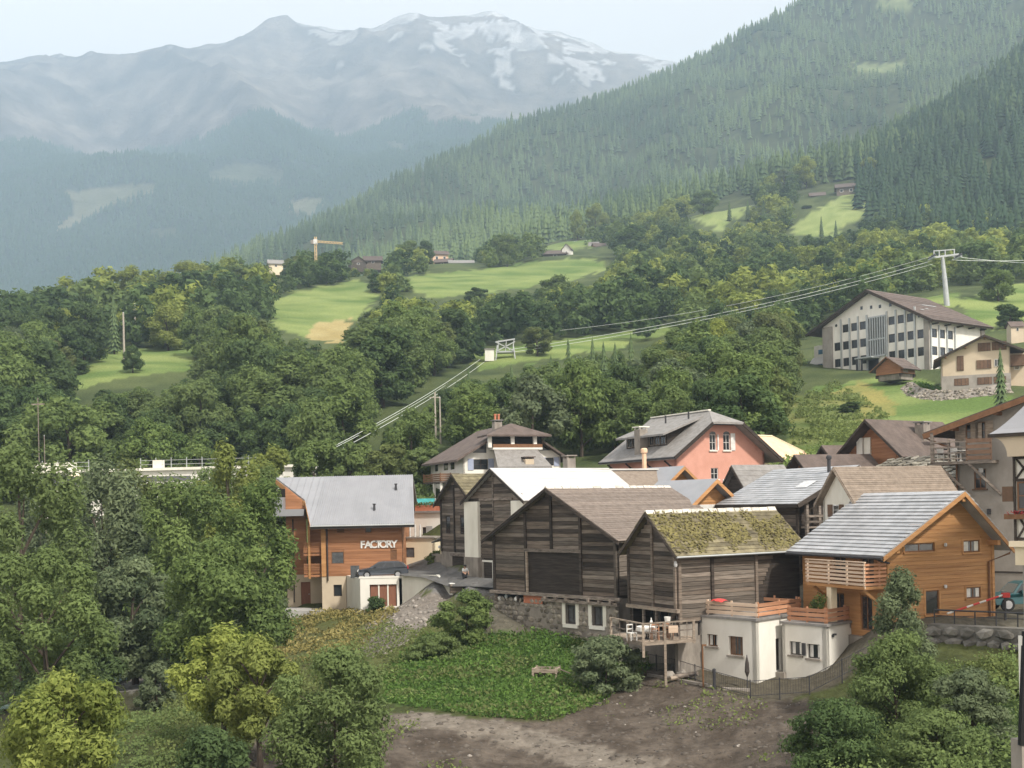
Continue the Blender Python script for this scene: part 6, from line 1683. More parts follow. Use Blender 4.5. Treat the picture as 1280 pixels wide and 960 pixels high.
slate_barn()

def cream_gable():
    h = simple_gable('cream_gable_house', 'small cream rendered house with brown tiled roof and brown shutters behind the orange house', 1029, 74, 1071, 70.5, 15.0, 5.0, 6.95, 7.5, 'dirty_white', 'shingle2', 18, 3, .4, -.4, 'pale_wood', fh=.18)
    W = front(); w = h.w; z = lambda py: h.az(1044, py, w * .5)
    a0, a1 = h.ax(1041.5, 0, 4), h.ax(1049.5, 0, 4)
    window(h.t, W, a0, a1, z(644), z(631), 'frame_white', 'glass_grey', 1, 2, .03, .06)
    for a, b in ((h.ax(1035.5, 0, 4), a0 - .02), (a1 + .02, h.ax(1055, 0, 4))):
        m = MB(); wbox(m, W, a, b, z(646), z(630.5), .02, .07); m.build('shutter', K['shutter_brown'], h.t)
    return h
CG = cream_gable()

def slab_roof_house():
    h = House('slab_roof_house', 'low old house with a rough stone slab roof behind the cream gabled house', 'house', 1072, 92, 1190, 82, 15.5)
    w = h.w; zt = h.az(1045, 573, 0, 5); zl = h.az(1150, 606, w * .6, 0)
    a0, a1 = -1.5, w + 3
    m = MB(); m.box(a0 + .5, a1, .6, 7, -2, zl - .2); m.build('wall', K['barn_dark'], h.t)
    y0, y1, r0, r1 = 0, 4.5, zl, zt
    m = MB().hexa([(a0, y0, r0 - .2), (a1, y0, r0 - .2), (a1, y1, r1 - .2), (a0, y1, r1 - .2), (a0, y0, r0), (a1, y0, r0), (a1, y1, r1), (a0, y1, r1)]); roof = m.build('roof_slope', K['slab'], h.t)
    m = MB().hexa([(a0, y1, r1 - .2), (a1, y1, r1 - .2), (a1, y1 + 4, r0 - .2), (a0, y1 + 4, r0 - .2), (a0, y1, r1), (a1, y1, r1), (a1, y1 + 4, r0), (a0, y1 + 4, r0)]); m.build('roof_slope', K['slab'], h.t)
    rg = random.Random(9); ms = []
    for i in range(6):
        q = MB(); n = 7; pr = [(.5 * rg.uniform(.7, 1.1) * math.cos(t), .5 * rg.uniform(.7, 1.1) * math.sin(t)) for t in np.linspace(0, 2 * math.pi, n + 1)[:-1]]
        q.prism(pr, lambda a, b, s: (a, b, s * .09)); ms.append(q.mesh('slab', K['slab']))
    an = math.atan2(r1 - r0, y1 - y0); rows = 9
    for i in range(rows):
        f = (i + .3) / rows; x = a0 + rg.uniform(0, .6)
        while x < a1 - .2:
            sw = rg.uniform(.7, 1.3)
            link('slab', rg.choice(ms), roof, (x + sw / 2, y0 + (y1 - y0) * f, r0 + (r1 - r0) * f + rg.uniform(.05, .14)), (sw, rg.uniform(.7, 1.05), 1), (an * .72, rg.uniform(-.07, .07), rg.uniform(-.25, .25))); x += sw * .93
    p = h.pt(h.ax(1153, .3, 6), .3, h.az(1153, 591, w * .6, .3))
    t = thing('satellite_dish', 'round pale satellite dish in front of the stone slab roof', 'dish', p, h.th - .2)
    m = MB(); n = 18
    prof = [(.0, .10), (.25, .075), (.45, .02), (.50, -.03)]
    V = []
    for r, d in prof:
        for k in range(n):
            a = 2 * math.pi * k / n; V.append((r * math.cos(a), d, r * math.sin(a)))
    m.add(V, [(i * n + k, i * n + (k + 1) % n, (i + 1) * n + (k + 1) % n, (i + 1) * n + k) for i in range(3) for k in range(n)]); m.build('bowl', K['dish'], t, True)
    m = MB().bar((0, .1, 0), (0, .3, -.1), .08).bar((0, .3, -.1), (0, .3, -1.5), .08); m.build('mast', K['metal'], t)
    m = MB().bar((0, -.02, -.45), (0, -.5, -.1), .04); m.build('feed_arm', K['metal'], t)
slab_roof_house()

def brown_houses():
    h = simple_gable('brown_chalet', 'brown chalet with white corner pillars and a wide dark roof on the upper lane', 1062, 100, 1133, 95, 19.5, 4.5, 7.2, 9, 'larch_red', 'roof_brown', 0, 0, .8, -1.4, 'barn_dark', xr=None)
    W = front(); w = h.w; ze = h.az(1064, 555, 0) ; 
    boards(h.t, W, 0, w, 1.2, 6.8, .26, 'larch_red', gable_clip(w, 4.3, 6.9), seed=71, ragged=.02)
    for p0, p1 in ((1074, 1081), (1082.5, 1090)): m = MB(); wbox(m, W, h.ax(p0, 0, 3), h.ax(p1, 0, 3), 0, h.az(1080, 548, 1), -.05, .3 if p0 < 1080 else .2); m.build('pillar', K['white'] if p0 < 1080 else K['dirty_white'], h.t)
    for p0, p1 in ((1121, 1127), (1128.5, 1132)): window(h.t, W, h.ax(p0, 0, 3), h.ax(p1, 0, 3), h.az(1125, 571, w), h.az(1125, 562, w), 'frame_brown', 'glass', 1, 1, .08, .06)
    chimney(h.t, w * .78, 4.2, 4.8, h.az(1143, 531, w * .78, 4.2), .9, 'concrete', 'roof_grey')
    m = MB(); m.box(w * .95, w * 1.05, 3.2, 4.6, 5.5, 5.6); m.build('skylight', K['lamp'], h.t)
    h2 = simple_gable('dark_roofed_house', 'dark brown gabled house left of the chalet with white pillars', 1024, 103, 1062, 99, 19.5, 3.2, 5.2, 8, 'frame_brown', 'roof_brown', 0, 0, .7, -1.2)
    boards(h2.t, front(), 0, h2.w, .5, 4.9, .26, 'larch_red', gable_clip(h2.w, 3.0, 4.9), seed=72)
    h3 = simple_gable('small_dark_gable', 'smallest dark gable at the left end of the upper lane houses', 988, 98, 1028, 93, 18.8, 2.9, 4.9, 6, 'frame_brown', 'roof_brown', 0, 0, .6, -1.0)
    boards(h3.t, front(), 0, h3.w, .5, 4.6, .26, 'larch_red', gable_clip(h3.w, 2.7, 4.7), seed=73)
brown_houses()

def small_gables():
    # two small new orange gabled roofs behind the big barn
    a = simple_gable('orange_gable_annex', 'small orange timber gable with blue grey roof nearest the pink house', 826, 95, 868, 97, 18.6, 2.9, 4.35, 5.5, 'larch', 'slate_blue', 0, 0, .5, -1.0, 'larch', fh=.3)
    boards(a.t, front(), 0, a.w, .0, 4.1, .22, 'larch', gable_clip(a.w, 2.7, 4.1), seed=74, ragged=.01)
    p = a.pt(-.2, 3, 3.3); MB().lathe([(.1, 0), (.1, .9)], 6, (.3, 2.6, 3.0)).build('vent_pipe', K['metal_dark'], a.t)
    MB().lathe([(.2, 1.5), (.2, 5.6), (.3, 5.7), (.3, 6.0), (.2, 6.1)], 8, (a.w * .42, 4, 0)).build('flue', K['peach_roof'], a.t)
    b = simple_gable('orange_gable_garage', 'orange timber gable with a white door panel and slate roof behind the moss barn', 858, 84, 914, 87, 17.4, 2.5, 4.2, 5.0, 'larch', 'slate_blue', 0, 0, .55, -.9, 'larch', fh=.32)
    W = front(); w = b.w
    boards(b.t, W, 0, w, .0, 3.9, .22, 'larch', gable_clip(w, 2.3, 3.9), seed=75, ragged=.01, holes=[(w * .22, w * .78, 0, 2.3)])
    m = MB(); wbox(m, W, w * .22, w * .76, .0, 2.25, -.05, .03); m.build('door', K['frame_white'], b.t)
    for a_ in (.15, .8): post(b.t, W, w * a_, 0, 2.6, .14, .14, 'larch')
    for i in range(14):
        MB().box(-.3 + i * .5, -.2 + i * .5, -.94, -.90, 2.9, 3.0)
    # low link roof with a chimney
    c = simple_gable('low_link_roof', 'low brown roof with a stone chimney tucked between the barn roofs', 700, 96, 733, 92, 17.5, 4.0, 5.2, 9, 'peach_roof', 'shingle2', 0, 0, .4, -.4)
    chimney(c.t, .4, .8, 3.5, 6.3, .8, 'concrete', 'concrete')
    m = MB(); m.box(c.w * .5 - .2, c.w * .5 + .2, -.2, 9.2, 5.2, 5.34); m.build('ridge_cap', K['white_roof'], c.t)
    d = simple_gable('small_dark_shed', 'small black shed roof in front of the pink house wall', 906, 93, 938, 90, 18.2, 2.6, 4.6, 4.5, 'barn_dark', 'roof_grey', 6, 0, .5, -.5)
    boards(d.t, front(), 0, d.w, .4, 4.2, .25, 'barn_dark', gable_clip(d.w, 2.4, 4.3), seed=76)
    # peach tiled hip roof
    h = House('peach_roof_house', 'house with a light peach tiled hip roof right of the pink house', 'house', 958, 116, 1014, 121, 21)
    w = h.w; z1 = h.az(985, 545, w / 2, 3); z0 = h.az(960, 573, 0); m = MB(); m.box(0, w, 0, 6, -2.5, z0); m.build('wall', K['cream'], h.t)
    A, B, C, D = (-.6, -.6, z0), (w + .6, -.6, z0), (w + .6, 6.6, z0), (-.6, 6.6, z0); r0, r1 = (w * .28, 3, z1), (w * .66, 3, z1)
    for q in ((A, B, r1, r0), (B, C, r1), (C, D, r0, r1), (D, A, r0)): poly_roof(h.t, [q[i] for i in range(len(q))], .15, 'peach_roof', 'hip_slope')
    for a_, b_ in ((A, r0), (B, r1), (r0, r1)): MB().bar(Vector(a_) + Vector((0, 0, .05)), Vector(b_) + Vector((0, 0, .05)), .25, .12).build('hip_cap', K['cream'], h.t)
small_gables()

def grey_house():
    h = House('grey_tall_house', 'tall grey rendered house with timber balcony under a rising dark roof verge', 'house', 1196, 76, 1330, 71.5, 13.0)
    w = h.w; W = front(); L = 9
    x = lambda px, z=9: h.ax(px, 0, z); z = lambda px, py: h.az(px, py, h.ax(px, 0, 9))
    zA, zB = h.az(1168, 541, -1.6, -.9), h.az(1282, 497, x(1282), -.9)
    k = (zB - zA) / (x(1282) + 1.6); xr = x(1310); zr = zA + k * (xr + 1.6)
    ze = zA + k * 1.6 - .2
    win = (x(1217), x(1232), z(1225, 611), z(1225, 586)); ups = [(x(1208), x(1219), z(1214, 549), z(1214, 530)), (x(1224), x(1233), z(1229, 549), z(1229, 527))]
    m = MB(); f = [(0, -1), (w, -1), (w, ze), (xr, zr - .3), (0, ze)]; panel(m, W, f, [win] + ups, .25); panel(m, side_l(0), [(0, -1), (L, -1), (L, ze), (0, ze)], (), .25); panel(m, side_r(w), [(0, -1), (L, -1), (L, ze), (0, ze)], (), .25)
    m.build('wall', K['grey_plaster'], h.t)
    window(h.t, W, *win, 'frame_brown', 'glass', 2, 2, -.1, .08, sill='shutter_brown')
    for q in ups:
        window(h.t, W, *q, 'frame_brown', 'glass', 1, 2, -.03, .07, name='glazed_door')
        for s in (q[0] - .5, q[1]): m = MB(); wbox(m, W, s, s + .5, q[2], q[3] + .05, .02, .07); m.build('shutter', K['pale_wood'], h.t)
    m = MB(); wbox(m, W, .02, x(1205), z(1200, 552), ze - .1, .0, .06); m.build('timber_panel', K['pale_wood'], h.t)
    slope(h.t, (xr, -1.2, zr), (xr, L, zr), (-1.7, -1.2, zA), (-1.7, L, zA), .28, 'roof_brown', 0); slope(h.t, (xr + .002, -1.2, zr), (xr + .002, L, zr), (w + 1.7, -1.2, zA), (w + 1.7, L, zA), .28, 'roof_brown', 0)
    m = MB().bar((xr, -1.22, zr - .28), (-1.7, -1.22, zA - .28), .12, .36); m.build('bargeboard', K['frame_brown'], h.t)
    for f in (.25, .62, .92): a = -1.7 + (xr + 1.7) * f; MB().box(a - .1, a + .1, -1.15, 0, zA + (zr - zA) * f - .55, zA + (zr - zA) * f - .32).build('purlin', K['frame_brown'], h.t)
    tubeobj(h.t, [(-1.6, -1.2, zA - .35), (-.6, -.6, zA - .9), (.1, -.12, zA - 1.1), (.1, -.12, 0)], .06, 'frame_brown', 'downpipe')
    # balcony
    zf, zt = h.az(1200, 577, 0, -1.3), h.az(1200, 549, 0, -1.3); b0, b1 = h.ax(1163, -1.3, 9), h.ax(1240, -1.3, 9); bm = h.ax(1208, -1.3, 9)
    MB().box(b0, b1, -1.3, 0, zf - .2, zf).build('balcony_floor', K['beam'], h.t); MB().box(b0, .0, 0, 2.2, zf - .2, zf - .003).build('balcony_floor', K['beam'], h.t)
    Wb = front(-1.25)
    rail(h.t, Wb, bm, b1, zf, zt, 4, .26, 'shutter_brown', [bm, b1 - .1]); rail(h.t, Wb, b0, bm, zf, zt, 4, .09, 'beam', [b0 + .06, (b0 + bm) / 2]); rail(h.t, side_l(b0 + .05), -1.25, 2.2, zf, zt, 4, .09, 'beam', [2.0])
    MB().box(b0 + .02, b0 + .22, -1.3, -1.1, zf, zt + .5).build('balcony_post', K['beam'], h.t)
    for a in (h.ax(1211, -1.2, 8), b0 + .5): m = MB().bar((a, -1.2, zf - .2), (a + 1.7, -.05, zf - 2.3), .16); m.build('brace', K['beam'], h.t)
    p = h.pt(h.ax(1199, -1, 9), -.7, zf); t = thing('balcony_table', 'white round table on the timber balcony of the grey house', 'table', p, h.th)
    MB().lathe([(.5, .70), (.5, .74)], 12).build('tabletop', K['cloth_white'], t); MB().lathe([(.25, 0), (.05, .06), (.05, .7)], 8).build('leg', K['frame_white'], t)
    for px, lab in ((1173, 'white chair at the outer end of the timber balcony'), (1190, 'white chair beside the round table on the timber balcony')):
        p = h.pt(h.ax(px, -1, 9), -.6, zf); t = thing('balcony_chair', lab, 'chair', p, h.th + .4)
        m = MB().box(-.22, .22, -.22, .22, .42, .46); m.build('seat', K['frame_white'], t); m = MB().box(-.22, .22, .18, .22, .55, .95); m.build('backrest', K['frame_white'], t)
        for sx in (-.2, .2):
            for sy in (-.2, .2): MB().box(sx - .02, sx + .02, sy - .02, sy + .02, 0, .42 if sy < 0 else .56).build('leg', K['frame_white'], t)
    p = W(x(1228), z(1228, 588), .3); MB().lathe([(.02, -.2), (.16, -.1), (.16, .15), (.05, .2)], 8, tuple(p)).build('wall_lamp', K['lamp'], h.t)
    m = MB(); wbox(m, W, x(1234), x(1237.5), z(1236, 643), z(1236, 636), .02, .25); m.build('vent_box', K['metal_dark'], h.t)
    m = MB(); wbox(m, W, 0, w, z(1250, 716), z(1250, 714), .0, .08); m.build('string_course', K['frame_dark'], h.t)
    m = MB(); wbox(m, W, -.02, w, -1, z(1250, 716), .0, .05); m.build('plinth', K['grey_plaster'], h.t)
grey_house()

def timber_framed():
    h = House('half_timbered_house', 'corner of a half timbered house with slate roof at the photo edge', 'house', 1268, 56, 1420, 52, 12.0)
    w = h.w; W = front(); x = lambda px, z=7: h.ax(px, 0, z); z = lambda px, py: h.az(px, py, h.ax(px, 0, 7))
    z1 = z(1270, 571); z2 = z(1270, 676)
    m = MB(); panel(m, W, [(0, z2), (w, z2), (w, z1 + .8), (0, z1 + .8)], (), .2); panel(m, side_l(0), [(0, z2), (8, z2), (8, z1 + .8), (0, z1 + .8)], (), .2); m.build('wall', K['white'], h.t)
    zm, zn = z(1274, 618), z(1274, 640)
    for a0, b0, a1, b1 in ((.06, z2, .06, z1), (1.0, z2, 1.0, z1)): m = MB(); m.bar(W(a0, b0, .03), W(a1, b1, .03), .15, .1); m.build('timber', K['barn_dark'], h.t)
    for b in (z1 - .06, z(1274, 600), zn, z2 + .1): m = MB(); m.bar(W(0, b, .04), W(w, b, .04), .12, .14); m.build('timber', K['barn_dark'], h.t)
    for b0, b1 in ((z1, z(1274, 600)), (zn, z2)):
        for s in (0, 1): m = MB(); m.bar(W(.1, b0 if s else b1, .045), W(.95, b1 if s else b0, .045), .11, .08); m.build('timber', K['barn_dark'], h.t)
    window(h.t, W, .18, .9, zn + .1, z(1274, 602), 'frame_brown', 'glass', 1, 2, .05, .08)
    m = MB(); wbox(m, W, -.55, -.02, z(1265, 627), z(1265, 608), .02, .08); m.build('shutter', K['shutter_brown'], h.t)
    # deep curved soffit and slate roof
    zr = z(1243, 545)
    xl = h.ax(1241, -.6, 9)
    pr = [(xl, zr - .05), (xl, zr + .05), (w, zr + .05), (w, z1)] + [(0 - (0 - xl) * (1 - math.cos(t)) * .98, z1 + (zr - .1 - z1) * math.sin(t)) for t in np.linspace(0, math.pi / 2, 8)]
    m = MB().prism(pr, lambda a, b, s: (a, -.7 + s * 9, b)); m.build('soffit', K['beige'], h.t)
    zt = h.az(1283, 498, h.ax(1283, .6, 9), .6)
    prof = [(-.9, zr), (.2, zr + .35), (1.0, zr + 1.05), (2.0, zr + 2.4)]
    n_ = 6; xs = [xl - .1 + 1.9 * (i / n_) for i in range(n_ + 1)]; zs = [zr + .05 + (zt - zr) * (1.15 * (i / n_) ** 1.25) for i in range(n_ + 1)]; ysv = [-.8 + 1.5 * (i / n_) for i in range(n_ + 1)]
    m = MB()
    for i in range(n_):
        m.add([(xs[i], ysv[i], zs[i]), (xs[i + 1], ysv[i + 1], zs[i + 1]), (xs[i + 1], 9, zs[i + 1]), (xs[i], 9, zs[i])], [(0, 1, 2, 3)])
        m.add([(xs[i], ysv[i], zs[i]), (w, ysv[i], zs[i]), (w, ysv[i + 1], zs[i + 1]), (xs[i + 1], ysv[i + 1], zs[i + 1])], [(0, 1, 2, 3)])
    m.build('roof_slope', K['slate_blue'], h.t)
    m = MB(); m.box(xl - .12, w, -.86, -.76, zr - .12, zr + .06); m.build('eave_board', K['barn_dark'], h.t)
    # cream stone balcony below
    m = MB(); m.box(-.1, w, -.5, .5, z2 - .28, z2); m.box(.1, w, -.25, .5, z2 - 1.2, z2 - .28); m.build('balcony_base', K['cream'], h.t)
    m = MB(); panel(m, W, [(.4, -4), (w, -4), (w, z2 - 1.2), (.4, z2 - 1.2)], (), .2, .1); m.build('lower_wall', K['grey_plaster'], h.t)
    m = MB(); wbox(m, W, -.35, .9, zn - .35, zn - .1, .1, .4); m.build('window_box', K['frame_brown'], h.t)
    rg = np.random.default_rng(6); n = 70; V, Fc = leaves(np.stack([rg.uniform(-.35, .6, n), -rg.uniform(.12, .4, n), zn - .08 + rg.uniform(-.12, .16, n)], -1), rg.normal(size=(n, 3)), np.full(n, .08), 1.2, rg)
    o = link('flowers', np_mesh('flowers', V, Fc, K['flower'], np.zeros(n * 4)), h.t); o['kind'] = 'stuff'
timber_framed()

def edge_panel():
    p = P(1284, 870, 24); g = H(p.x, p.y)
    t = thing('timber_framed_corner', 'white panel with crossing black timbers and dark edge post rising from pale stones', 'corner post', (p.x, p.y, 0), .25)
    zb, zt = P(1280, 925, 24).z, P(1280, 795, 24).z
    m = MB().box(-.10, 1.2, 0, .12, zb, zt); m.build('panel', K['white'], t)
    m = MB().bar((-.16, -.02, zb - .1), (.0, -.02, zt + .1), .10, .16); m.build('edge_post', K['black'], t)
    m = MB().bar((-.1, -.03, zb + .2), (.3, -.03, zb + 1.0), .03); m.bar((-.08, -.035, zb + 1.1), (.3, -.035, zb + .55), .03); m.build('timber', K['black'], t)
    m = MB().bar((-.05, -.03, zt - .3), (.3, -.03, zt - .9), .03); m.build('timber', K['black'], t)
    m = MB().box(-.2, 1.2, -.05, .3, min(zb - 2.4, g - .3), zb); m.build('stone_foot', K['concrete'], t)
edge_panel()

# ================================================================ the hillside buildings
def school():
    h = House('school', 'long white school building with grey pillars, rows of dark windows and a brown roof', 'school', 1034, 243, 1167, 222, 46.2)
    w = h.w; W = front(); L = 19; Sr = side_r(w)
    x = lambda px: h.ax(px, 0, 5); 
    zr = h.az(1088, 363, w * .42, -1.2); xr = h.ax(1088, 0, 14); zer = h.az(1165, 395, w, -1.2); k = (zr - zer) / (w - xr)
    lip = h.ax(1008, -1.2, 8); zel = h.az(1008, 418, lip, -1.2); k0 = (zr - zel) / (xr - lip)
    a0, a1 = x(1034), w
    rows = [(445, 437), (424.5, 415.5), (403, 394.5)]     # on column 1118
    colsL = [1047, 1057.5, 1068.2, 1079]; colsR = [1114.8, 1126.4, 1138.2, 1150.6]
    zz = lambda px, py: h.az(px, py, h.ax(px, 0, 6))
    # rows as local heights from the right end pillar
    zrow = [(zz(1150, 445), zz(1150, 434)), (zz(1150, 423), zz(1150, 412)), (zz(1139, 402), zz(1139, 391.5))]
    holes = []
    for c in colsL + colsR:
        for i, (b0, b1) in enumerate(zrow):
            if i == 2 and c in (1047, 1150.6): continue
            holes.append((x(c - 3.9), x(c + 3.9), b0, b1))
    m = MB(); panel(m, W, [(0, -3), (w, -3), (w, zer - .3), (xr, zr - .5), (0, zr - .5 - k0 * xr)], holes, .3)
    sh = []
    for i in (0, 1):
        for j in range(3): y = .7 + j * 2.75 ; sh.append((y, y + 1.8, zrow[i][0], zrow[i][1]))
    panel(m, Sr, [(0, -3), (L, -3), (L, zer), (0, zer)], sh, .3); panel(m, side_l(0), [(0, -3), (L, -3), (L, 8), (0, 8)], (), .3); panel(m, back(L), [(0, -3), (w, -3), (w, zer - .3), (xr, zr - .5), (0, 8)], (), .3)
    m.build('wall', K['white'], h.t)
    for q in holes: window(h.t, W, *q, 'frame_dark', 'glass', 2, 1, -.12, .10)
    for q in sh: window(h.t, Sr, *q, 'frame_dark', 'glass', 2, 1, -.12, .1)
    # pillars and fins
    for q0, q1, Wl in ((0, x(1041.5), W), (x(1156), w + .05, W), (L - 1.2, L, Sr)):
        m = MB(); wbox(m, Wl, q0, q1, -3, zer - .4 if Wl is W and q0 > 1 else (zr - .7 - k0 * xr if Wl is W else zer - .2), .0, .35 if Wl is W else .33); m.build('pillar', K['grey_plaster'], h.t)
    for c in (1052.2, 1062.8, 1073.6, 1084.5, 1109.5, 1120.6, 1132.4, 1144.4): m = MB(); a = x(c); wbox(m, W, a - .16, a + .16, -1.5, zrow[2][1] + 1.2, .01, .28); m.build('fin', K['metal'], h.t)
    for i in range(4): m = MB(); y = .22 + i * 2.75; wbox(m, Sr, y - .15, y + .15, -1, zrow[1][1] + .8, .01, .25); m.build('fin', K['metal'], h.t)
    # tall glazed stair strip
    g0, g1 = x(1086.5), x(1107.5); b0, b1 = zz(1097, 445), zz(1097, 396); bm = zz(1097, 424)
    m = MB(); wbox(m, W, g0, g1, b0, b1, .0, .06); m.build('stair_glazing', K['glass'], h.t)
    for i in range(8): m = MB(); a = g0 + (g1 - g0) * i / 7; wbox(m, W, a - .12, a + .12, b0, b1, .06, .42); m.build('fin', K['metal'], h.t)
    for b in (b0, bm, b1): m = MB(); wbox(m, W, g0, g1, b - .15, b + .15, .06, .40); m.build('transom', K['metal'], h.t)
    for px, py in ((1078, 385), (1090, 384), (1101, 383), (1114, 381)): m = MB(); a, b = x(px), zz(px, py); wbox(m, W, a - .28, a + .28, b - .35, b + .35, .0, .05); m.build('attic_window', K['glass'], h.t)
    for px, py in ((1046, 407), (1149.5, 395)):
        a, b = x(px), zz(px, py); m = MB().add([W(a + .32 * math.cos(t), b + .32 * math.sin(t), .03) for t in np.linspace(0, 2 * math.pi, 13)[:-1]], [tuple(range(12))]); m.build('round_window', K['glass'], h.t)
    # roof
    y0, y1 = -1.4, L + 1.2
    slope(h.t, (xr, y0, zr), (xr, y1 - 1, zr), (w + 1.6, y0, zr - k * (w + 1.6 - xr)), (w + 1.6, y1, zr - k * (w + 1.6 - xr)), .4, 'roof_brown', 12, proud=.06)
    slope(h.t, (xr - .004, y0, zr), (xr - .004, y1 - 1, zr), (lip, y0, zel), (lip, y1, zel), .4, 'roof_brown', 0)
    for a, b in (((xr, zr), (w + 1.6, zr - k * (w + 1.6 - xr))), ((xr, zr), (lip, zel))):
        m = MB().bar((a[0], y0 - .06, a[1] - .35), (b[0], y0 - .06, b[1] - .35), .12, .5); m.build('bargeboard', K['barn_dark'], h.t)
    for i in range(5): y = 1 + i * 4.2; m = MB().bar((w + 1.4, y, zr - k * (w + 1.4 - xr) - .6), (w, y, zer - 1.4), .3); m.build('eave_bracket', K['barn_dark'], h.t)
    for (f, yy, ll) in ((.38, 9, 5), (.62, 3.0, 1.2), (.55, 6.2, 1.2)):
        xx = xr + (w + 1.6 - xr) * f; zz2 = zr - k * (xx - xr) + .12; m = MB().add([(xx, yy, zz2), (xx, yy + ll, zz2), (xx + .5, yy + ll, zz2 - .5 * k), (xx + .5, yy, zz2 - .5 * k)], [(0, 1, 2, 3)]); m.build('roof_light', K['lamp'], h.t)
    # entrance canopy
    c0, c1 = x(1079), x(1100); zc = zz(1090, 449); m = MB().box(c0, c1, -3, 0, zc, zc + .3); m.build('canopy', K['metal'], h.t)
    MB().box(x(1085), x(1098), -.03, .02, -1, zc).build('entrance', K['dark'], h.t)  # dark sheet stands in for the shaded doorway under the canopy
    for px in (1081, 1087): MB().box(x(px) - .15, x(px) + .15, -2.9, -2.6, -1.5, zc).build('canopy_post', K['metal_dark'], h.t)
    # glazed wing behind the left pillar
    m = MB(); m.box(-5.8, 0, 4, 12, -3, 7.6); m.build('side_wing', K['white'], h.t)
    m = MB(); m.box(-6.0, .0, 2.5, 4, -3, 3.2); o = m.build('glazed_porch', K['glass_blue'], h.t)
    for i in range(4): MB().box(-6.0 + i * 1.9 - .08, -6.0 + i * 1.9 + .08, 2.4, 2.5, -3, 3.2).build('mullion', K['metal'], o)
    m = MB().hexa([(-6.1, 2.3, 3.2), (.0, 2.3, 3.2), (.0, 4.0, 3.2), (-6.1, 4.0, 3.2), (-6.1, 2.3, 3.3), (.0, 2.3, 3.3), (.0, 4.0, 5.0), (-6.1, 4.0, 5.0)]); m.build('porch_roof', K['white_roof'], h.t)
    for a in (-4.6, -2.2): m = MB(); m.box(a, a + 1.7, 3.95, 4.0, 5.6, 6.6); m.build('wing_window', K['glass_blue'], h.t)
    return h
SCH = school()

def cream_chalet():
    h = House('cream_chalet', 'cream chalet with closed brown shutters standing below the white school', 'house', 1181, 187, 1267, 183.4, 37.2)
    w = h.w; W = front(); L = 11; xr = h.ax(1230, 0, 8); zr = h.az(1230, 418, xr, -1); zt = h.az(1166, 450, h.ax(1167, -1, 5), -1); xl = h.ax(1167, -1, 5)
    k = (zr - zt) / (xr - xl); ze = zr - k * xr; x = lambda px: h.ax(px, 0, 5); z = lambda px, py: h.az(px, py, h.ax(px, 0, 5))
    zR = zr - k * (w - xr)
    lst = [(1222.5, 1238.5, 439, 428.5), (1240, 1258.5, 437.5, 427), (1196, 1204.5, 463.5, 445), (1220.5, 1239, 461, 450), (1192, 1210.5, 482, 473), (1221, 1239.5, 480.5, 471.5), (1241.5, 1257, 479, 470.5)]
    small = [(1243, 1249.5, 458, 449)]
    H_ = [(x(a), x(b), z((a + b) / 2, c), z((a + b) / 2, d)) for a, b, c, d in lst + small]
    m = MB(); panel(m, W, [(0, -3), (w, -3), (w, zR - .2), (xr, zr - .3), (0, ze - .2)], (), .25); panel(m, side_l(0), [(0, -3), (L, -3), (L, ze - .2), (0, ze - .2)], (), .2); panel(m, side_r(w), [(0, -3), (L, -3), (L, zR), (0, zR)], [(1.2, 2.2, 3.4, 4.6)], .2)
    m.build('wall', K['beige'], h.t)
    m = MB(); panel(m, W, [(-.05, -3), (w + .05, -3), (w + .05, z(1225, 468)), (-.05, z(1225, 468))], (), .1, .06); m.build('plinth', K['grey_plaster'], h.t)
    for i, q in enumerate(H_):
        if i == 7: window(h.t, W, *q, 'frame_white', 'glass', 2, 1, .10, .07); continue
        a0, a1, b0, b1 = q; n = 4 if i != 2 else 2
        fr = MB(); wbox(fr, W, a0, a1, b0, b1, -.1, .07); f = fr.build('window', K['frame_dark'], h.t)
        for j in range(n):
            s0 = a0 + (a1 - a0) * j / n; m = MB(); wbox(m, W, s0 + .03, s0 + (a1 - a0) / n - .03, b0 + .03, b1 - .03, .07, .13); m.build('shutter_leaf', K['shutter_brown'], f)
    gable_roof(h, xl, xr, w + 2.2, zr, zt, zr - k * (w + 2.2 - xr), -1.1, L + .8, .3, 'roof_brown', 0, 0, fascia='barn_dark', fh=.35)
    for px in (1182, 1207, 1231, 1256): a = x(px); b = zr - k * abs(a - xr) - .55; MB().box(a - .12, a + .12, -1.0, 0, b - .15, b + .1).build('purlin', K['frame_brown'], h.t)
    m = MB(); m.box(w, w + 2.6, 2, 9, -3, zR - 1.2); m.build('side_wing', K['beige'], h.t)
    m = MB(); m.box(w + .02, w + 2.2, .6, 2, zR - 3.4, zR - 1.6); m.build('side_gallery', K['shutter_brown'], h.t)
    window(h.t, front(2.0), w + .7, w + 1.5, 3.2, 4.5, 'frame_white', 'glass', 1, 1, .03, .1)
    return h
cream_chalet()

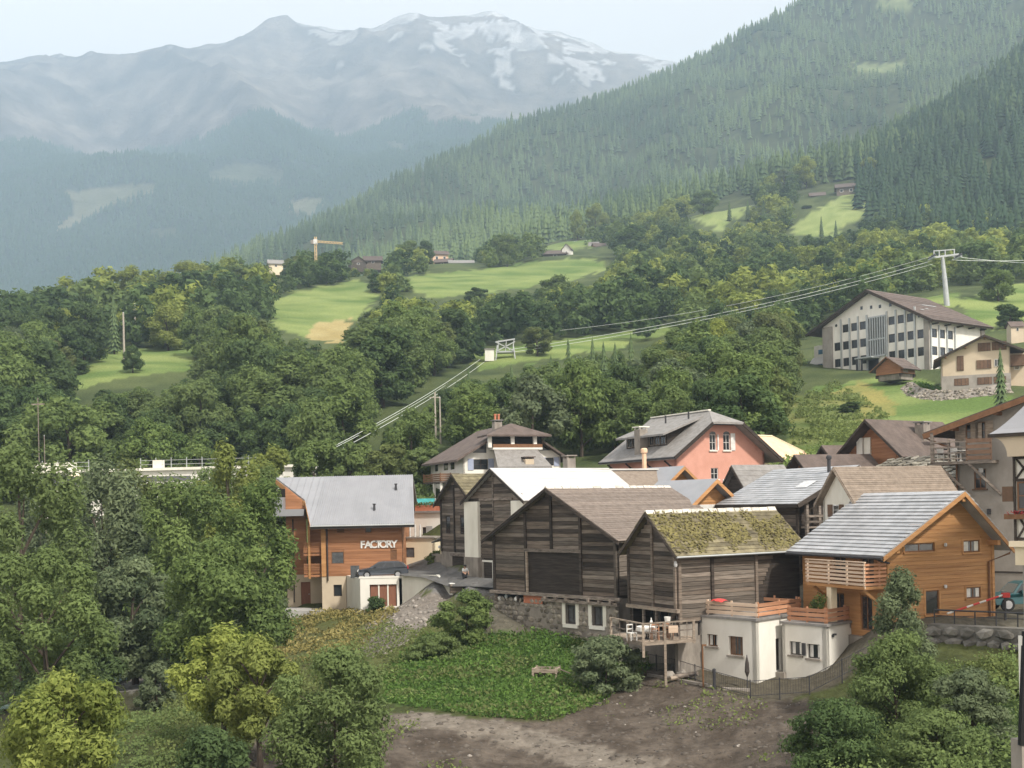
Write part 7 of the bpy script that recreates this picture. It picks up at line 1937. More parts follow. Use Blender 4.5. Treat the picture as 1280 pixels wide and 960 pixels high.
def hut():
    h = House('small_wooden_hut', 'small brown wooden granary hut in front of the school entrance', 'hut', 1099, 207, 1130, 203, 45.2)
    w = h.w; L = 4.5; z = lambda py: h.az(1112, py, w / 2); ze, zr = z(459), z(446)
    gable_walls(h, ze - .1, zr - .2, L, 'shutter_brown', zb=z(468)); boards(h.t, front(), 0, w, z(468), zr - .2, .3, 'larch_red', gable_clip(w, ze - .1, zr - .3), seed=81)
    boards(h.t, side_r(w), 0, L, z(468), ze - .1, .3, 'larch_red', seed=82)
    gable_roof(h, -1, w / 2, w + 1, zr, ze - .6, ze - .6, -.8, L + .6, .2, 'roof_brown', 0, 4, fascia='frame_brown')
    m = MB(); m.box(.2, w - .2, .3, L - .2, -4, z(468) - .02); m.build('stone_foot', K['concrete'], h.t)
    for a in (.1, w - .1):
        for y in (.1, L - .1): MB().box(a - .2, a + .2, y - .2, y + .2, z(472), z(468)).build('foot_beam', K['barn_dark'], h.t)
    m = MB(); wbox(m, side_r(w), .6, 2.2, z(467), z(461), .06, .12); m.build('door', K['pale_wood'], h.t)
hut()

def bank_wall():
    pts = [(1140, 478, 200), (1150, 492, 192), (1166, 499, 186), (1190, 500, 182), (1225, 496, 180), (1262, 489, 179)]
    g = [P(a, b, c) for a, b, c in pts]; o = g[0].copy()
    t = thing('rubble_bank', 'sloping rubble stone embankment under the cream chalet', 'stone wall', o)
    rows = []
    for i, p in enumerate(g):
        d = g[min(i + 1, len(g) - 1)] - g[max(i - 1, 0)]; n = Vector((d.y, -d.x, 0)).normalized(); f = p + n * 2.6
        rows.append((Vector((f.x, f.y, H(f.x, f.y) - .3)) - o, Vector((p.x, p.y, H(p.x, p.y) + 1.1)) - o, Vector((p.x - n.x, p.y - n.y, H(p.x - n.x, p.y - n.y) + .3)) - o))
    m = MB()
    for A, B in zip(rows[:-1], rows[1:]): m.add([A[0], B[0], B[1], A[1], B[2], A[2]], [(0, 1, 2, 3), (3, 2, 4, 5)])
    m.build('embankment', K['concrete'], t)
    ms = [rock_mesh('stone', 900 + i, K['stone']) for i in range(5)]; rg = random.Random(3)
    for A, B in zip(rows[:-1], rows[1:]):
        for i in range(54):
            f, b = rg.random(), rg.random(); pos = A[0].lerp(B[0], f).lerp(A[1].lerp(B[1], f), b); s = rg.uniform(.35, .85)
            link('stone', rg.choice(ms), t, pos, (s, s * .8, s * .75), (rg.random(), rg.random(), rg.random() * 6))
bank_wall()

def long_white_building():
    h = House('long_white_building', 'long low white building with roof railings half hidden by trees', 'building', 46, 150, 372, 146, 17.5)
    w = h.w; W = front(); zt = h.az(200, 588, w / 2); zc = h.az(200, 581, w / 2)
    m = MB().box(0, w, 0, 14, -4, zt); m.build('wall', K['white'], h.t)
    m = MB(); wbox(m, W, 0, w * .28, h.az(90, 606, 4), zt - .25, .0, .05); m.build('window_band', K['glass_grey'], h.t)
    m = MB(); m.box(-.3, w + .3, -.4, 14, zt, zt + .35); m.build('parapet', K['dirty_white'], h.t)
    for px, s in ((50, .9), (72, .55), (86, .55), (196, .6)): a = h.ax(px, 0, 6); MB().box(a - s, a + s, .2, 1.2, zt + .35, zt + 1.4).build('roof_block', K['dirty_white'], h.t)
    for a0, a1 in ((h.ax(52, 0, 6), h.ax(110, 0, 6)), (h.ax(175, 0, 6), h.ax(330, 0, 6))):
        for b in (.8, 1.35): m = MB(); m.box(a0, a1, .3, .34, zt + b, zt + b + .05); m.build('rail', K['metal'], h.t)
        n = int((a1 - a0) / 2)
        for i in range(n + 1): a = a0 + (a1 - a0) * i / n; MB().box(a - .04, a + .04, .28, .38, zt + .35, zt + 1.7).build('rail_post', K['metal'], h.t)
    m = MB(); wbox(m, W, w * .35, w * .6, h.az(150, 603, 10), h.az(150, 597, 10), .01, .06); m.build('window_band', K['glass_grey'], h.t)
    for px, lab in ((140, 'yellow parasol glimpsed through the trees before the white building'), (95, 'cream parasol glimpsed at the left end of the white building')):
        p = P(px, 594, 143); t = thing('parasol', lab, 'parasol', (p.x, p.y, p.z - 2.3))
        MB().lathe([(1.2, 2.1), (.6, 2.4), (.03, 2.6)], 10).build('canopy', K['yellow'] if px == 140 else K['cream'], t); MB().lathe([(.04, -.5), (.04, 2.5)], 6).build('pole', K['metal'], t)
long_white_building()

def far_house(name, label, px, py, Y, wpx, hpx, th=0.0, wall='white', roof='roof_brown', rpx=6, nwin=2, ridge_along=True, group=None):
    """a small house on the hill: (px, py) is the foot of its middle"""
    b = P(px, py, Y); s = Y / F * 1.15; w = wpx * s; hh = hpx * s; d = w * .8
    t = thing(name, label, 'house', (b.x, b.y, b.z), th, group)
    m = MB(); m.box(-w / 2, w / 2, 0, d, -3, hh); m.build('wall', K[wall], t)
    r = rpx * s; ov = w * .1
    if ridge_along:
        for y0, y1 in ((-ov, d / 2), (d + ov, d / 2 - .02)):
            poly_roof(t, [(-w / 2 - ov, y0, hh - .2), (w / 2 + ov, y0, hh - .2), (w / 2 + ov, y1, hh + r), (-w / 2 - ov, y1, hh + r)], .25, roof)
        m = MB(); [m.add([(a, 0, hh), (a, d, hh), (a, d / 2, hh + r - .1)], [(0, 1, 2)]) for a in (-w / 2, w / 2)]; m.build('gable', K[wall], t)
    else:
        for x0, x1 in ((-w / 2 - ov, 0), (w / 2 + ov, .02)):
            poly_roof(t, [(x0, -ov, hh - .2), (x1, -ov, hh + r), (x1, d + ov, hh + r), (x0, d + ov, hh - .2)], .25, roof)
        m = MB(); m.add([(-w / 2, 0, hh), (w / 2, 0, hh), (0, 0, hh + r - .1)], [(0, 1, 2)]); m.build('gable', K[wall], t)
    for i in range(nwin):
        a = -w / 2 + w * (i + .5) / nwin
        f = MB().box(a - w * .09, a + w * .09, -.06, .02, hh * .35, hh * .75).build('window', K['frame_white'], t); MB().box(a - w * .07, a + w * .07, -.09, -.05, hh * .39, hh * .71).build('pane', K['glass'], f)
    return t
far_house('hamlet_house', 'pinkish house among the trees on the hill crest', 551, 329, 690, 17, 10, .3, 'peach_roof', 'roof_brown', 5)
far_house('hamlet_barn', 'low dark barn in front of the pinkish crest house', 553, 332, 660, 18, 4, -.2, 'barn', 'roof_brown', 5, 1)
far_house('hamlet_barn', 'low grey roofed shed at the edge of the crest meadow', 577, 332, 655, 24, 3, .1, 'barn_grey', 'roof_grey', 5, 0)
far_house('hamlet_barn', 'dark wooden barn below the jib of the crane', 448, 333, 640, 17, 5, .35, 'barn', 'roof_brown', 6, 1, False)
far_house('hamlet_barn', 'dark barn right beside the one below the crane jib', 466, 331, 650, 18, 5, .1, 'barn', 'roof_brown', 6, 1)
far_house('hamlet_house', 'small house with pale roof edge at the left end of the crest hamlet', 345, 336, 560, 15, 6, .3, 'cream', 'roof_grey', 5, 1)
far_house('meadow_house', 'white house with grey roof at the right end of the crest meadow', 708, 322, 690, 10, 9, -.4, 'white', 'roof_brown', 6, 1, False)
far_house('meadow_barn', 'dark barn joined to the left of the white meadow house', 694, 323, 690, 24, 5, -.05, 'barn', 'roof_brown', 6, 1)
far_house('ridge_house', 'pale reddish house half hidden right of the white meadow house', 752, 316, 760, 15, 7, .2, 'pink', 'roof_brown', 5, 2)
far_house('ridge_house', 'grey roofed house beside the reddish one on the ridge', 742, 314, 770, 10, 6, -.2, 'barn', 'roof_grey', 5, 1)
far_house('pasture_chalet', 'chalet with white foot on the upper pasture', 1058, 243, 840, 20, 8, -.25, 'barn', 'roof_brown', 6, 2)
far_house('pasture_barn', 'lower barn left of the upper pasture chalet', 1022, 249, 850, 15, 4, -.2, 'barn', 'roof_brown', 5, 1)
far_house('meadow_hut', 'tiny dark hut in the middle of the crest meadow trees', 697, 360, 560, 8, 4, .2, 'barn_dark', 'roof_brown', 4, 0)
far_house('roadside_house', 'small house at the right border beyond the cream chalet', 1272, 418, 260, 14, 10, .0, 'beige', 'roof_brown', 5, 1)

def crane():
    b = P(395, 330, 560); s = 560 / F; t = thing('tower_crane', 'yellow construction crane standing behind the crest trees', 'crane', (b.x, b.y, b.z - 6))
    hz_ = 34 * s + 6
    def lattice(p, q, w, n, name):
        m = MB(); p, q = Vector(p), Vector(q); d = (q - p).normalized(); u = Vector((0, 1, 0)); v = d.cross(u)
        cs = [u * w / 2 + v * w / 2, u * w / 2 - v * w / 2, -u * w / 2 - v * w / 2, -u * w / 2 + v * w / 2]
        for c in cs: m.bar(p + c, q + c, w * .30)
        for i in range(n):
            a, b2 = p.lerp(q, i / n), p.lerp(q, (i + 1) / n)
            for c0, c1 in zip(cs, cs[1:] + cs[:1]): m.bar(a + c0, b2 + c1, w * .16)
        return m.build(name, K['yellow'], t)
    lattice((0, 0, 0), (0, 0, hz_), 0.9, 10, 'mast'); lattice((-1.5 * s * 3, 0, hz_ - 2.2), (34 * s, 0, hz_ - 3.6), 0.75, 10, 'jib')
    m = MB().box(-.9, .9, -.9, .9, hz_ - 3.6, hz_ - 1.4); m.build('cab', K['frame_white'], t)
    m = MB().box(-1.5 * s * 3 - .6, -1.5 * s * 3 + .8, -.7, .7, hz_ - 3.6, hz_ - 1.9); m.build('counterweight', K['concrete'], t)
crane()

# ================================================================ lift: pylon, station, cables
def lift():
    b = P(1184, 378, 320); top = P(1178, 321, 320); s = 320 / F
    t = thing('lift_pylon', 'pale steel lift pylon with cross arm behind the school roof', 'pylon', b)
    q = top - b
    m = MB().tube([(0, 0, -2), tuple(q * .5), tuple(q)], [.85, .66, .48], 12); m.build('shaft', K['metal'], t)
    m = MB().bar(q + Vector((-2.6, 0, -.2)), q + Vector((4.6, 0, .6)), .8, .5); m.bar(q + Vector((-2.4, 0, 1.7)), q + Vector((3.6, 0, 2.0)), .3, .25); m.build('cross_arm', K['metal'], t)
    for i, a in enumerate((-2.4, -.9, .8, 3.4)):
        m = MB().bar(q + Vector((a, 0, -.3)), q + Vector((a, 0, 1.9)), .25); m.build('strut', K['metal'], t)
    for a in (-3.0, 4.4):
        m = MB().bar(q + Vector((a, -2.6, -.5)), q + Vector((a, 2.6, -.3)), .5, .4); w = m.build('sheave_beam', K['metal'], t)
        for k in range(5): MB().tube([q + Vector((a - .15, -2.2 + k * 1.1, .05)), q + Vector((a + .15, -2.2 + k * 1.1, .05))], .42, 10).build('sheave', K['metal_dark'], w)
    # station tower
    c = P(632, 447, 298); t2 = thing('lift_station_tower', 'white lattice lift tower on the meadow in front of the dark trees', 'lift tower', c)
    s2 = 298 / F
    for a in (-2.1, 2.1):
        for y in (-1.5, 1.5): MB().bar((a * 1.3, y * 1.4, -2), (a, y, 3.2), .25).build('leg', K['metal'], t2)
    m = MB().box(-2.6, 2.6, -1.5, 1.5, 1.2, 1.6); m.bar((-2.6, -1.6, 1.4), (2.6, -1.6, 4), .25).bar((2.6, -1.6, 1.4), (-2.6, -1.6, 4), .25); m.build('platform', K['metal'], t2)
    for a in (-2.0, 0, 2.0): MB().bar((a, 0, 1.6), (a + .3, 0, 4.6), .2).build('strut', K['metal'], t2)
    m = MB().bar((-2.5, 0, 4.2), (2.6, 0, 4.9), .35, .35); m.build('head_beam', K['metal'], t2)
    d = P(612, 447, 296); t3 = thing('lift_cabin_hut', 'small white technical hut at the foot of the lattice lift tower', 'hut', d)
    MB().box(-1.2, 1.2, -1, 1, -1, 2.0).build('wall', K['white'], t3); MB().box(-1.4, 1.4, -1.2, 1.2, 2.0, 2.25).build('roof', K['roof_grey'], t3)
    # cables, each its own
    def cable(pa, pb, sag, r, label, nm='lift_cable'):
        a, b_ = P(*pa), P(*pb); n = 20; pts = [tuple(a.lerp(b_, i / n) - Vector((0, 0, sag * 4 * (i / n) * (1 - i / n))) - a) for i in range(n + 1)]
        o = MB().tube(pts, r, 5).build(nm, K['cable']); o.location = a
        tag(o, label, 'cable', 'lift cables')
    cable((1165, 326, 320), (636, 437, 298), 2.2, .052, 'upper of the paired lift cables between pylon and lattice tower')
    cable((1166, 330, 320), (634, 441, 298), 2.2, .052, 'lower of the paired lift cables between pylon and lattice tower')
    cable((1166, 320, 320), (700, 413, 312), 2.5, .038, 'thin single lift cable above the cable pair')
    cable((588, 460, 292), (394, 572, 142), .8, .04, 'thin upper cable dropping from the meadow to the trees behind the timber house')
    cable((600, 449, 296), (398, 568, 142), .8, .045, 'middle bright cable dropping towards the trees behind the timber house')
    cable((606, 452, 296), (408, 571, 142), .8, .045, 'lowest bright cable dropping towards the trees behind the timber house')
    cable((1180, 319, 320), (1330, 330, 360), .6, .075, 'upper lift cable leaving the pylon to the right border')
    cable((1190, 325, 320), (1330, 322, 360), .6, .075, 'lower lift cable leaving the pylon to the right border')
lift()

def pole(px, top, bot, Y, label, r=.16, arm=False, mat='pole_wood'):
    b = P(px, bot, Y); tp_ = P(px, top, Y); g = H(b.x, b.y); z0 = min(g, b.z) - .3
    t = thing('utility_pole', label, 'pole', (b.x, b.y, z0))
    MB().tube([(0, 0, 0), (0, 0, tp_.z - z0)], [r, r * .7], 8).build('shaft', K[mat], t)
    if arm: MB().box(-.8, .8, -.06, .06, tp_.z - z0 - .9, tp_.z - z0 - .75).build('cross_arm', K[mat], t)
    else: MB().lathe([(r * .8, tp_.z - z0), (r * .5, tp_.z - z0 + .15)], 8).build('cap', K['metal'], t)
pole(155, 391, 436, 296, 'pale wooden pole standing on the small left meadow', .32)
pole(169, 380, 412, 330, 'grey wooden pole behind the pale one on the small left meadow', .28)
pole(49, 497, 580, 140, 'slim pole beside the end of the long white building', .075, True, 'beam')
pole(56, 545, 580, 139, 'shorter slim pole next to the end of the long white building', .06, False, 'beam')
pole(545, 490, 560, 170, 'left one of two thin poles in the wood behind the white dormer house', .16, True)
pole(551, 497, 560, 170, 'right one of two thin poles in the wood behind the white dormer house', .14)
pole(252, 478, 500, 240, 'thin bare pole in the wood above the long white building', .14)
# ================================================================ deck, fences, walls, cars, small things
def flat_frame(o, a, b):
    d = b - a; return math.atan2(d.y, d.x)

def deck():
    zf = P(804, 802, 64).z
    pl = lambda px, py: P(px, py, (CZ - zf) * F / ((CZ - P(px, py, 1400).z) / 1400 * F))
    Lp, C, Rp = pl(763, 793), P(804, 802, 64), pl(869, 797)
    t = thing('wooden_deck', 'grey weathered wooden deck on posts in front of the moss covered barn', 'deck', (C.x, C.y, zf))
    l, r = Lp - C, Rp - C; l.z = r.z = 0
    back_l, back_r = l + Vector((1.4, 2.2, 0)), r + Vector((-.2, 2.4, 0))
    m = MB()
    nb = 14
    for i in range(nb):
        f0, f1 = i / nb, (i + .93) / nb
        a0, a1 = r * f0, r * f1; b0, b1 = a0 + Vector((-.55, 3.1, 0)), a1 + Vector((-.55, 3.1, 0)); dz = Vector((0, 0, -.05))
        MB().hexa([a0 + dz, a1 + dz, b1 + dz, b0 + dz, a0, a1, b1, b0]).build('deck_board', K['pale_wood'], t)
    for i in range(10):
        f0, f1 = i / 10, (i + .93) / 10
        a0, a1 = l * f0, l * f1; k = Vector((1.2, .9, 0)); dz = Vector((0, 0, -.05)); z_ = Vector((0, 0, .006))
        MB().hexa([a0 + dz, a0 + k + dz, a1 + k + dz, a1 + dz, a0 + z_, a0 + k + z_, a1 + k + z_, a1 + z_]).build('deck_board', K['pale_wood'], t)
    for a, b in ((Vector(), r), (l, Vector())):
        o = Vector((0, -.06, 0)); m = MB().bar(a + o + Vector((0, 0, -.14)), b + o + Vector((0, 0, -.14)), .08, .2); m.build('edge_beam', K['pale_wood'], t)
        m = MB().bar(a + o + Vector((0, 0, 1.02)), b + o + Vector((0, 0, 1.02)), .10, .08); m.build('handrail', K['pale_wood'], t)
        m = MB().bar(a + o + Vector((0, 0, .5)), b + o + Vector((0, 0, .5)), .04, .07); m.build('mid_rail', K['beam'], t)
    for q, z0 in ((Vector(), -.9), (r * .41, -2.6), (r * .97, -.3), (l * .45, -.3), (l * .98, -1.6)): MB().box(q.x - .07, q.x + .07, q.y - .15, q.y - .01, z0, 1.05).build('post', K['pale_wood'], t)
    for f in (.12, .24, .56, .7, .84): q = r * f; MB().box(q.x - .025, q.x + .025, q.y - .08, q.y - .04, 0, 1.0).build('baluster', K['beam'], t)
    for f in (.2, .7): q = l * f; MB().box(q.x - .025, q.x + .025, q.y - .08, q.y - .04, 0, 1.0).build('baluster', K['beam'], t)
    m = MB(); m.add([(l.x, l.y + 2.4, -2.8), (r.x, r.y + 2.4, -2.8), (r.x, r.y + 2.4, -.1), (l.x, l.y + 2.4, -.1)], [(0, 1, 2, 3)]); m.build('back_wall', K['concrete'], t)
    at = lambda f, dy, dx=0: C + r * f + Vector((dx, dy, 0))
    # furniture
    p = at(.1, 1.0); q = thing('garden_table', 'round garden table under a white cloth on the weathered deck', 'table', p)
    m = MB().lathe([(.62, .50), (.60, .74), (.0, .76)], 14); m.build('tablecloth', K['cloth_white'], q); MB().lathe([(.3, 0), (.05, .08), (.05, .7)], 8).build('leg', K['metal_dark'], q)
    p = at(.36, 1.0); q = thing('garden_table', 'long wooden table beside the cloth covered table on the deck', 'table', p)
    m = MB().box(-.75, .75, -.35, .35, .70, .75); m.build('tabletop', K['pale_wood'], q)
    for sx in (-.65, .65):
        for sy in (-.28, .28): MB().box(sx - .04, sx + .04, sy - .04, sy + .04, 0, .7).build('leg', K['pale_wood'], q)
    for f, dy, lab, rz in ((-.18, .9, 'white tubular chair at the corner of the weathered deck', .5), (.24, .4, 'garden chair in front of the long wooden deck table', 3.2), (.5, .5, 'garden chair at the right end of the long wooden deck table', 2.4)):
        q = thing('garden_chair', lab, 'chair', at(f, dy), rz); mt = 'frame_white' if f < 0 else 'deck_wood'
        MB().box(-.22, .22, -.22, .22, .42, .46).build('seat', K[mt], q)
        MB().box(-.22, .22, .19, .23, .86, .93).build('backrest', K[mt], q); MB().box(-.22, .22, .19, .23, .62, .68).build('backrest', K[mt], q)
        for sx in (-.2, .2):
            for sy in (-.2, .2): MB().box(sx - .02, sx + .02, sy - .02, sy + .02, 0, .42 if sy < 0 else .93).build('leg', K[mt], q)
    p = at(.52, 1.1); q = thing('flower_pot', 'white pot standing by the porch post behind the deck rail', 'pot', p)
    MB().box(-.16, .16, -.16, .16, 0, .85).build('pedestal', K['beam'], q); MB().lathe([(.14, .85), (.2, 1.2), (.18, 1.2), (.15, 1.12)], 10).build('pot_body', K['cloth_white'], q)
    p = at(.56, -.28); q = thing('planter_box', 'pale wooden planter box hanging outside the deck rail', 'planter', (p.x, p.y, p.z + .42))
    m = MB().box(-.27, .27, -.12, .12, 0, .42); m.build('box_body', K['light_rail'], q); MB().box(-.25, .25, -.10, .10, .42, .44).build('soil', K['bark'], q)
    q = thing('bottle', 'white bottle shaped jug on the white tablecloth', 'jug', at(.2, 1.0) + Vector((0, 0, .76)))
    MB().lathe([(.07, 0), (.08, .25), (.03, .36), (.035, .46)], 8).build('jug_body', K['cloth_white'], q)
    # timber and stone lying under the deck
    rg = random.Random(2)
    for i, (px, py, lab) in enumerate(((847, 822, 'pale split log lying under the deck near the annex wall'), (854, 826, 'brown log lying in front of the pale one under the deck'), (861, 820, 'log end sticking out beside the annex corner'))):
        g = G(px, 65.5); o = MB().tube([(-.55, 0, .12), (.55, .1, .12 + .1 * i)], .13, 8).build('log', K['pale_wood'] if i == 0 else K['beam']); o.location = (g.x, g.y, g.z + .02); o.rotation_euler = (0, 0, .5 - .6 * i); tag(o, lab, 'log')
    for px, py, s, lab in ((837, 817, .7, 'roundish pale boulder under the deck beside its post'), (852, 815, .6, 'grey block under the deck behind the logs')):
        g = G(px, 66.2); o = link('boulder', rock_mesh('boulder', px, K['pebble'], 2), None, (g.x, g.y, g.z + s * .3), (s, s, s * .8)); tag(o, lab, 'boulder')
deck()

def wire_fence():
    pts = [(796, 824, 69), (846, 838, 66.5), (893, 856, 63.2), (938, 868, 61), (1012, 868, 60), (1094, 856, 60)]
    g = []
    for a, b, c in pts: q = P(a, b, c); g.append(Vector((q.x, q.y, H(q.x, q.y))))
    t = thing('wire_fence', 'thin dark wire mesh fence along the top of the soil slope', 'fence', g[0]); o = g[0]; ht = .95
    dense = MB(); n_ = 0
    for i, (p, q) in enumerate(zip(g[:-1], g[1:])):
        P0, P1 = p - o, q - o; n = int((P1 - P0).length / .14)
        for zz in (.15, ht): MB().tube([P0 + Vector((0, 0, zz)), P1 + Vector((0, 0, zz))], .018, 5).build('rail', K['metal_dark'], t)
        for k in range(1, n): a = P0.lerp(P1, k / n); dense.bar(a + Vector((0, 0, .1)), a + Vector((0, 0, ht)), .012)
        mids = [0, .5] if (P1 - P0).length > 3 else [0]
        for f in mids: a = P0.lerp(P1, f); MB().tube([a + Vector((0, 0, -.3)), a + Vector((0, 0, ht + .08))], .035, 6).build('post', K['metal_dark'], t)
    dense.build('wire_mesh', K['metal_dark'], t, kind='stuff')
    # kerb strip of pale boards
    for (a, b, lab) in (((810, 839, 67.5), (889, 856, 63.6), 'pale kerb strip at the foot of the fence below the deck'), ((903, 857, 62.8), (938, 852, 62.6), 'pale kerb strip between the fence and the annex')):
        A, B = P(*a), P(*b); A.z, B.z = H(A.x, A.y), H(B.x, B.y); k = thing('kerb_strip', lab, 'kerb', A); n = 6
        for i in range(n): MB().bar((B - A) * (i / n) + Vector((0, 0, .06)), (B - A) * ((i + .96) / n) + Vector((0, 0, .06)), .22, .16).build('kerb_stone', K['pebble'], k)
    q = P(879, 853, 63.8); z = H(q.x, q.y); tp_ = P(879, 801, 63.8).z
    t2 = thing('fence_pole', 'tall rusty pole standing at the fence before the white annex', 'pole', (q.x, q.y, z - .2)); MB().tube([(0, 0, 0), (0, 0, tp_ - z)], .05, 7).build('shaft', K['frame_brown'], t2); MB().box(-.02, .22, -.03, .03, tp_ - z - .1, tp_ - z).build('bracket', K['frame_brown'], t2)
    q = P(893, 856, 63.0); z = H(q.x, q.y); t3 = thing('fence_bollard', 'short dark post at the bend of the wire fence', 'post', (q.x, q.y, z - .1)); MB().lathe([(.08, 0), (.08, 1.0), (.11, 1.02), (.10, 1.22), (.03, 1.26)], 8).build('shaft', K['metal_dark'], t3)
    q = P(934, 842, 62.8); z = P(934, 842, 62.8).z; t4 = thing('closed_parasol', 'closed grey parasol standing against the white annex wall', 'parasol', (q.x, q.y, H(q.x, q.y)))
    z0 = z - H(q.x, q.y); MB().lathe([(.03, z0 - .2), (.14, z0 + .1), (.11, z0 + .6), (.02, z0 + 1.0)], 8).build('canopy', K['frame_dark'], t4); MB().tube([(0, 0, -.1), (0, 0, z0 + 1.05)], .025, 6).build('pole', K['metal_dark'], t4)
wire_fence()

def raised_bed():
    p = P(683, 841, 69); z = H(p.x, p.y)
    t = thing('raised_bed', 'wooden frame of a raised bed lying in the lush grass', 'raised bed', (p.x, p.y, z + .12), -.25)
    w, d = .72, .55
    for a, b in (((-w, -d), (w, -d)), ((w, -d), (w, d)), ((w, d), (-w, d)), ((-w, d), (-w, -d))): MB().bar((*a, .18), (*b, .18), .09, .22).build('frame_board', K['pale_wood'], t)
    for sx in (-w, w):
        for sy in (-d, d): MB().box(sx - .06, sx + .06, sy - .06, sy + .06, -.4, .36).build('corner_post', K['pale_wood'], t)
    MB().box(-w + .05, w - .05, -d + .05, d - .05, -.1, .12).build('soil', K['bark'], t)
    m = MB().bar((w, .3, .2), (w + .8, -.1, .0), .05); m.build('loose_slat', K['pale_wood'], t)
raised_bed()

def boulder_wall():
    a, b = P(1160, 778, 60), P(1300, 781, 56.5)
    t = thing('boulder_wall', 'dry retaining wall of big grey boulders below the lane', 'stone wall', a)
    d = b - a; L = math.hypot(d.x, d.y); u = Vector((d.x / L, d.y / L, 0)); n = Vector((u.y, -u.x, 0))
    W = Wall((0, 0, 0), u, n)
    m = MB().hexa([W(0, -3.6, .45), W(L, -3.6, .45), W(L, -3.6, -.7), W(0, -3.6, -.7), W(0, -.1, .0), W(L, -.1, .0), W(L, -.1, -.7), W(0, -.1, -.7)]); m.build('core', K['stone_dark'], t)
    rg = random.Random(12); ms = [rock_mesh('stone', 60 + i, K['stone_dark'], 1) for i in range(6)]
    rows = 6; z = -.25
    for r in range(rows):
        x = rg.uniform(-.4, 0); hh = rg.uniform(.48, .68)
        while x < L + .3:
            w = rg.uniform(.55, 1.25)
            link('stone', rg.choice(ms), t, W(x + w / 2, z - hh * .35, .05 + .075 * r), (w * 1.04, .7, hh * rg.uniform(.95, 1.25)), (rg.uniform(-.15, .15), rg.uniform(-.2, .2), math.atan2(u.y, u.x) + rg.uniform(-.2, .2))); x += w * .96
        z -= hh * .92
    # lane railing on the wall
    q0, q1 = P(1168, 776, 61), P(1300, 782, 57.5)
    t2 = thing('lane_railing', 'dark metal railing along the lane above the boulder wall', 'railing', q0); dd = q1 - q0
    for f in np.linspace(0, 1, 6): p = dd * f; MB().tube([p + Vector((0, 0, -.3)), p + Vector((0, 0, .62))], .035, 6).build('post', K['metal_dark'] if f != .6 else K['metal'], t2)
    for zz, r in ((.60, .05), (.30, .025)): MB().tube([Vector((0, 0, zz)), dd + Vector((0, 0, zz))], r, 6).build('rail', K['metal_dark'], t2)
boulder_wall()

def barrier():
    a, b = P(1184, 767, 62), P(1256, 743, 62.5)
    t = thing('barrier_pole', 'red and white striped barrier pole slanting up in front of the orange house', 'barrier', b - Vector((0, 0, 1.15)))
    o = b - Vector((0, 0, 1.15)); n = 9
    for i in range(n): p, q = a.lerp(b, i / n) - o, a.lerp(b, (i + 1) / n) - o; MB().tube([p, q], .055, 8).build('stripe', K['red'] if i in (1, 2, 4, 6, 7) else K['frame_white'], t)
    MB().box(-.15, .25, -.12, .12, .98, 1.24).build('counterweight', K['red'], t); MB().box(-.05, .05, -.05, .05, -.3, .98).build('post', K['metal_dark'], t)
barrier()

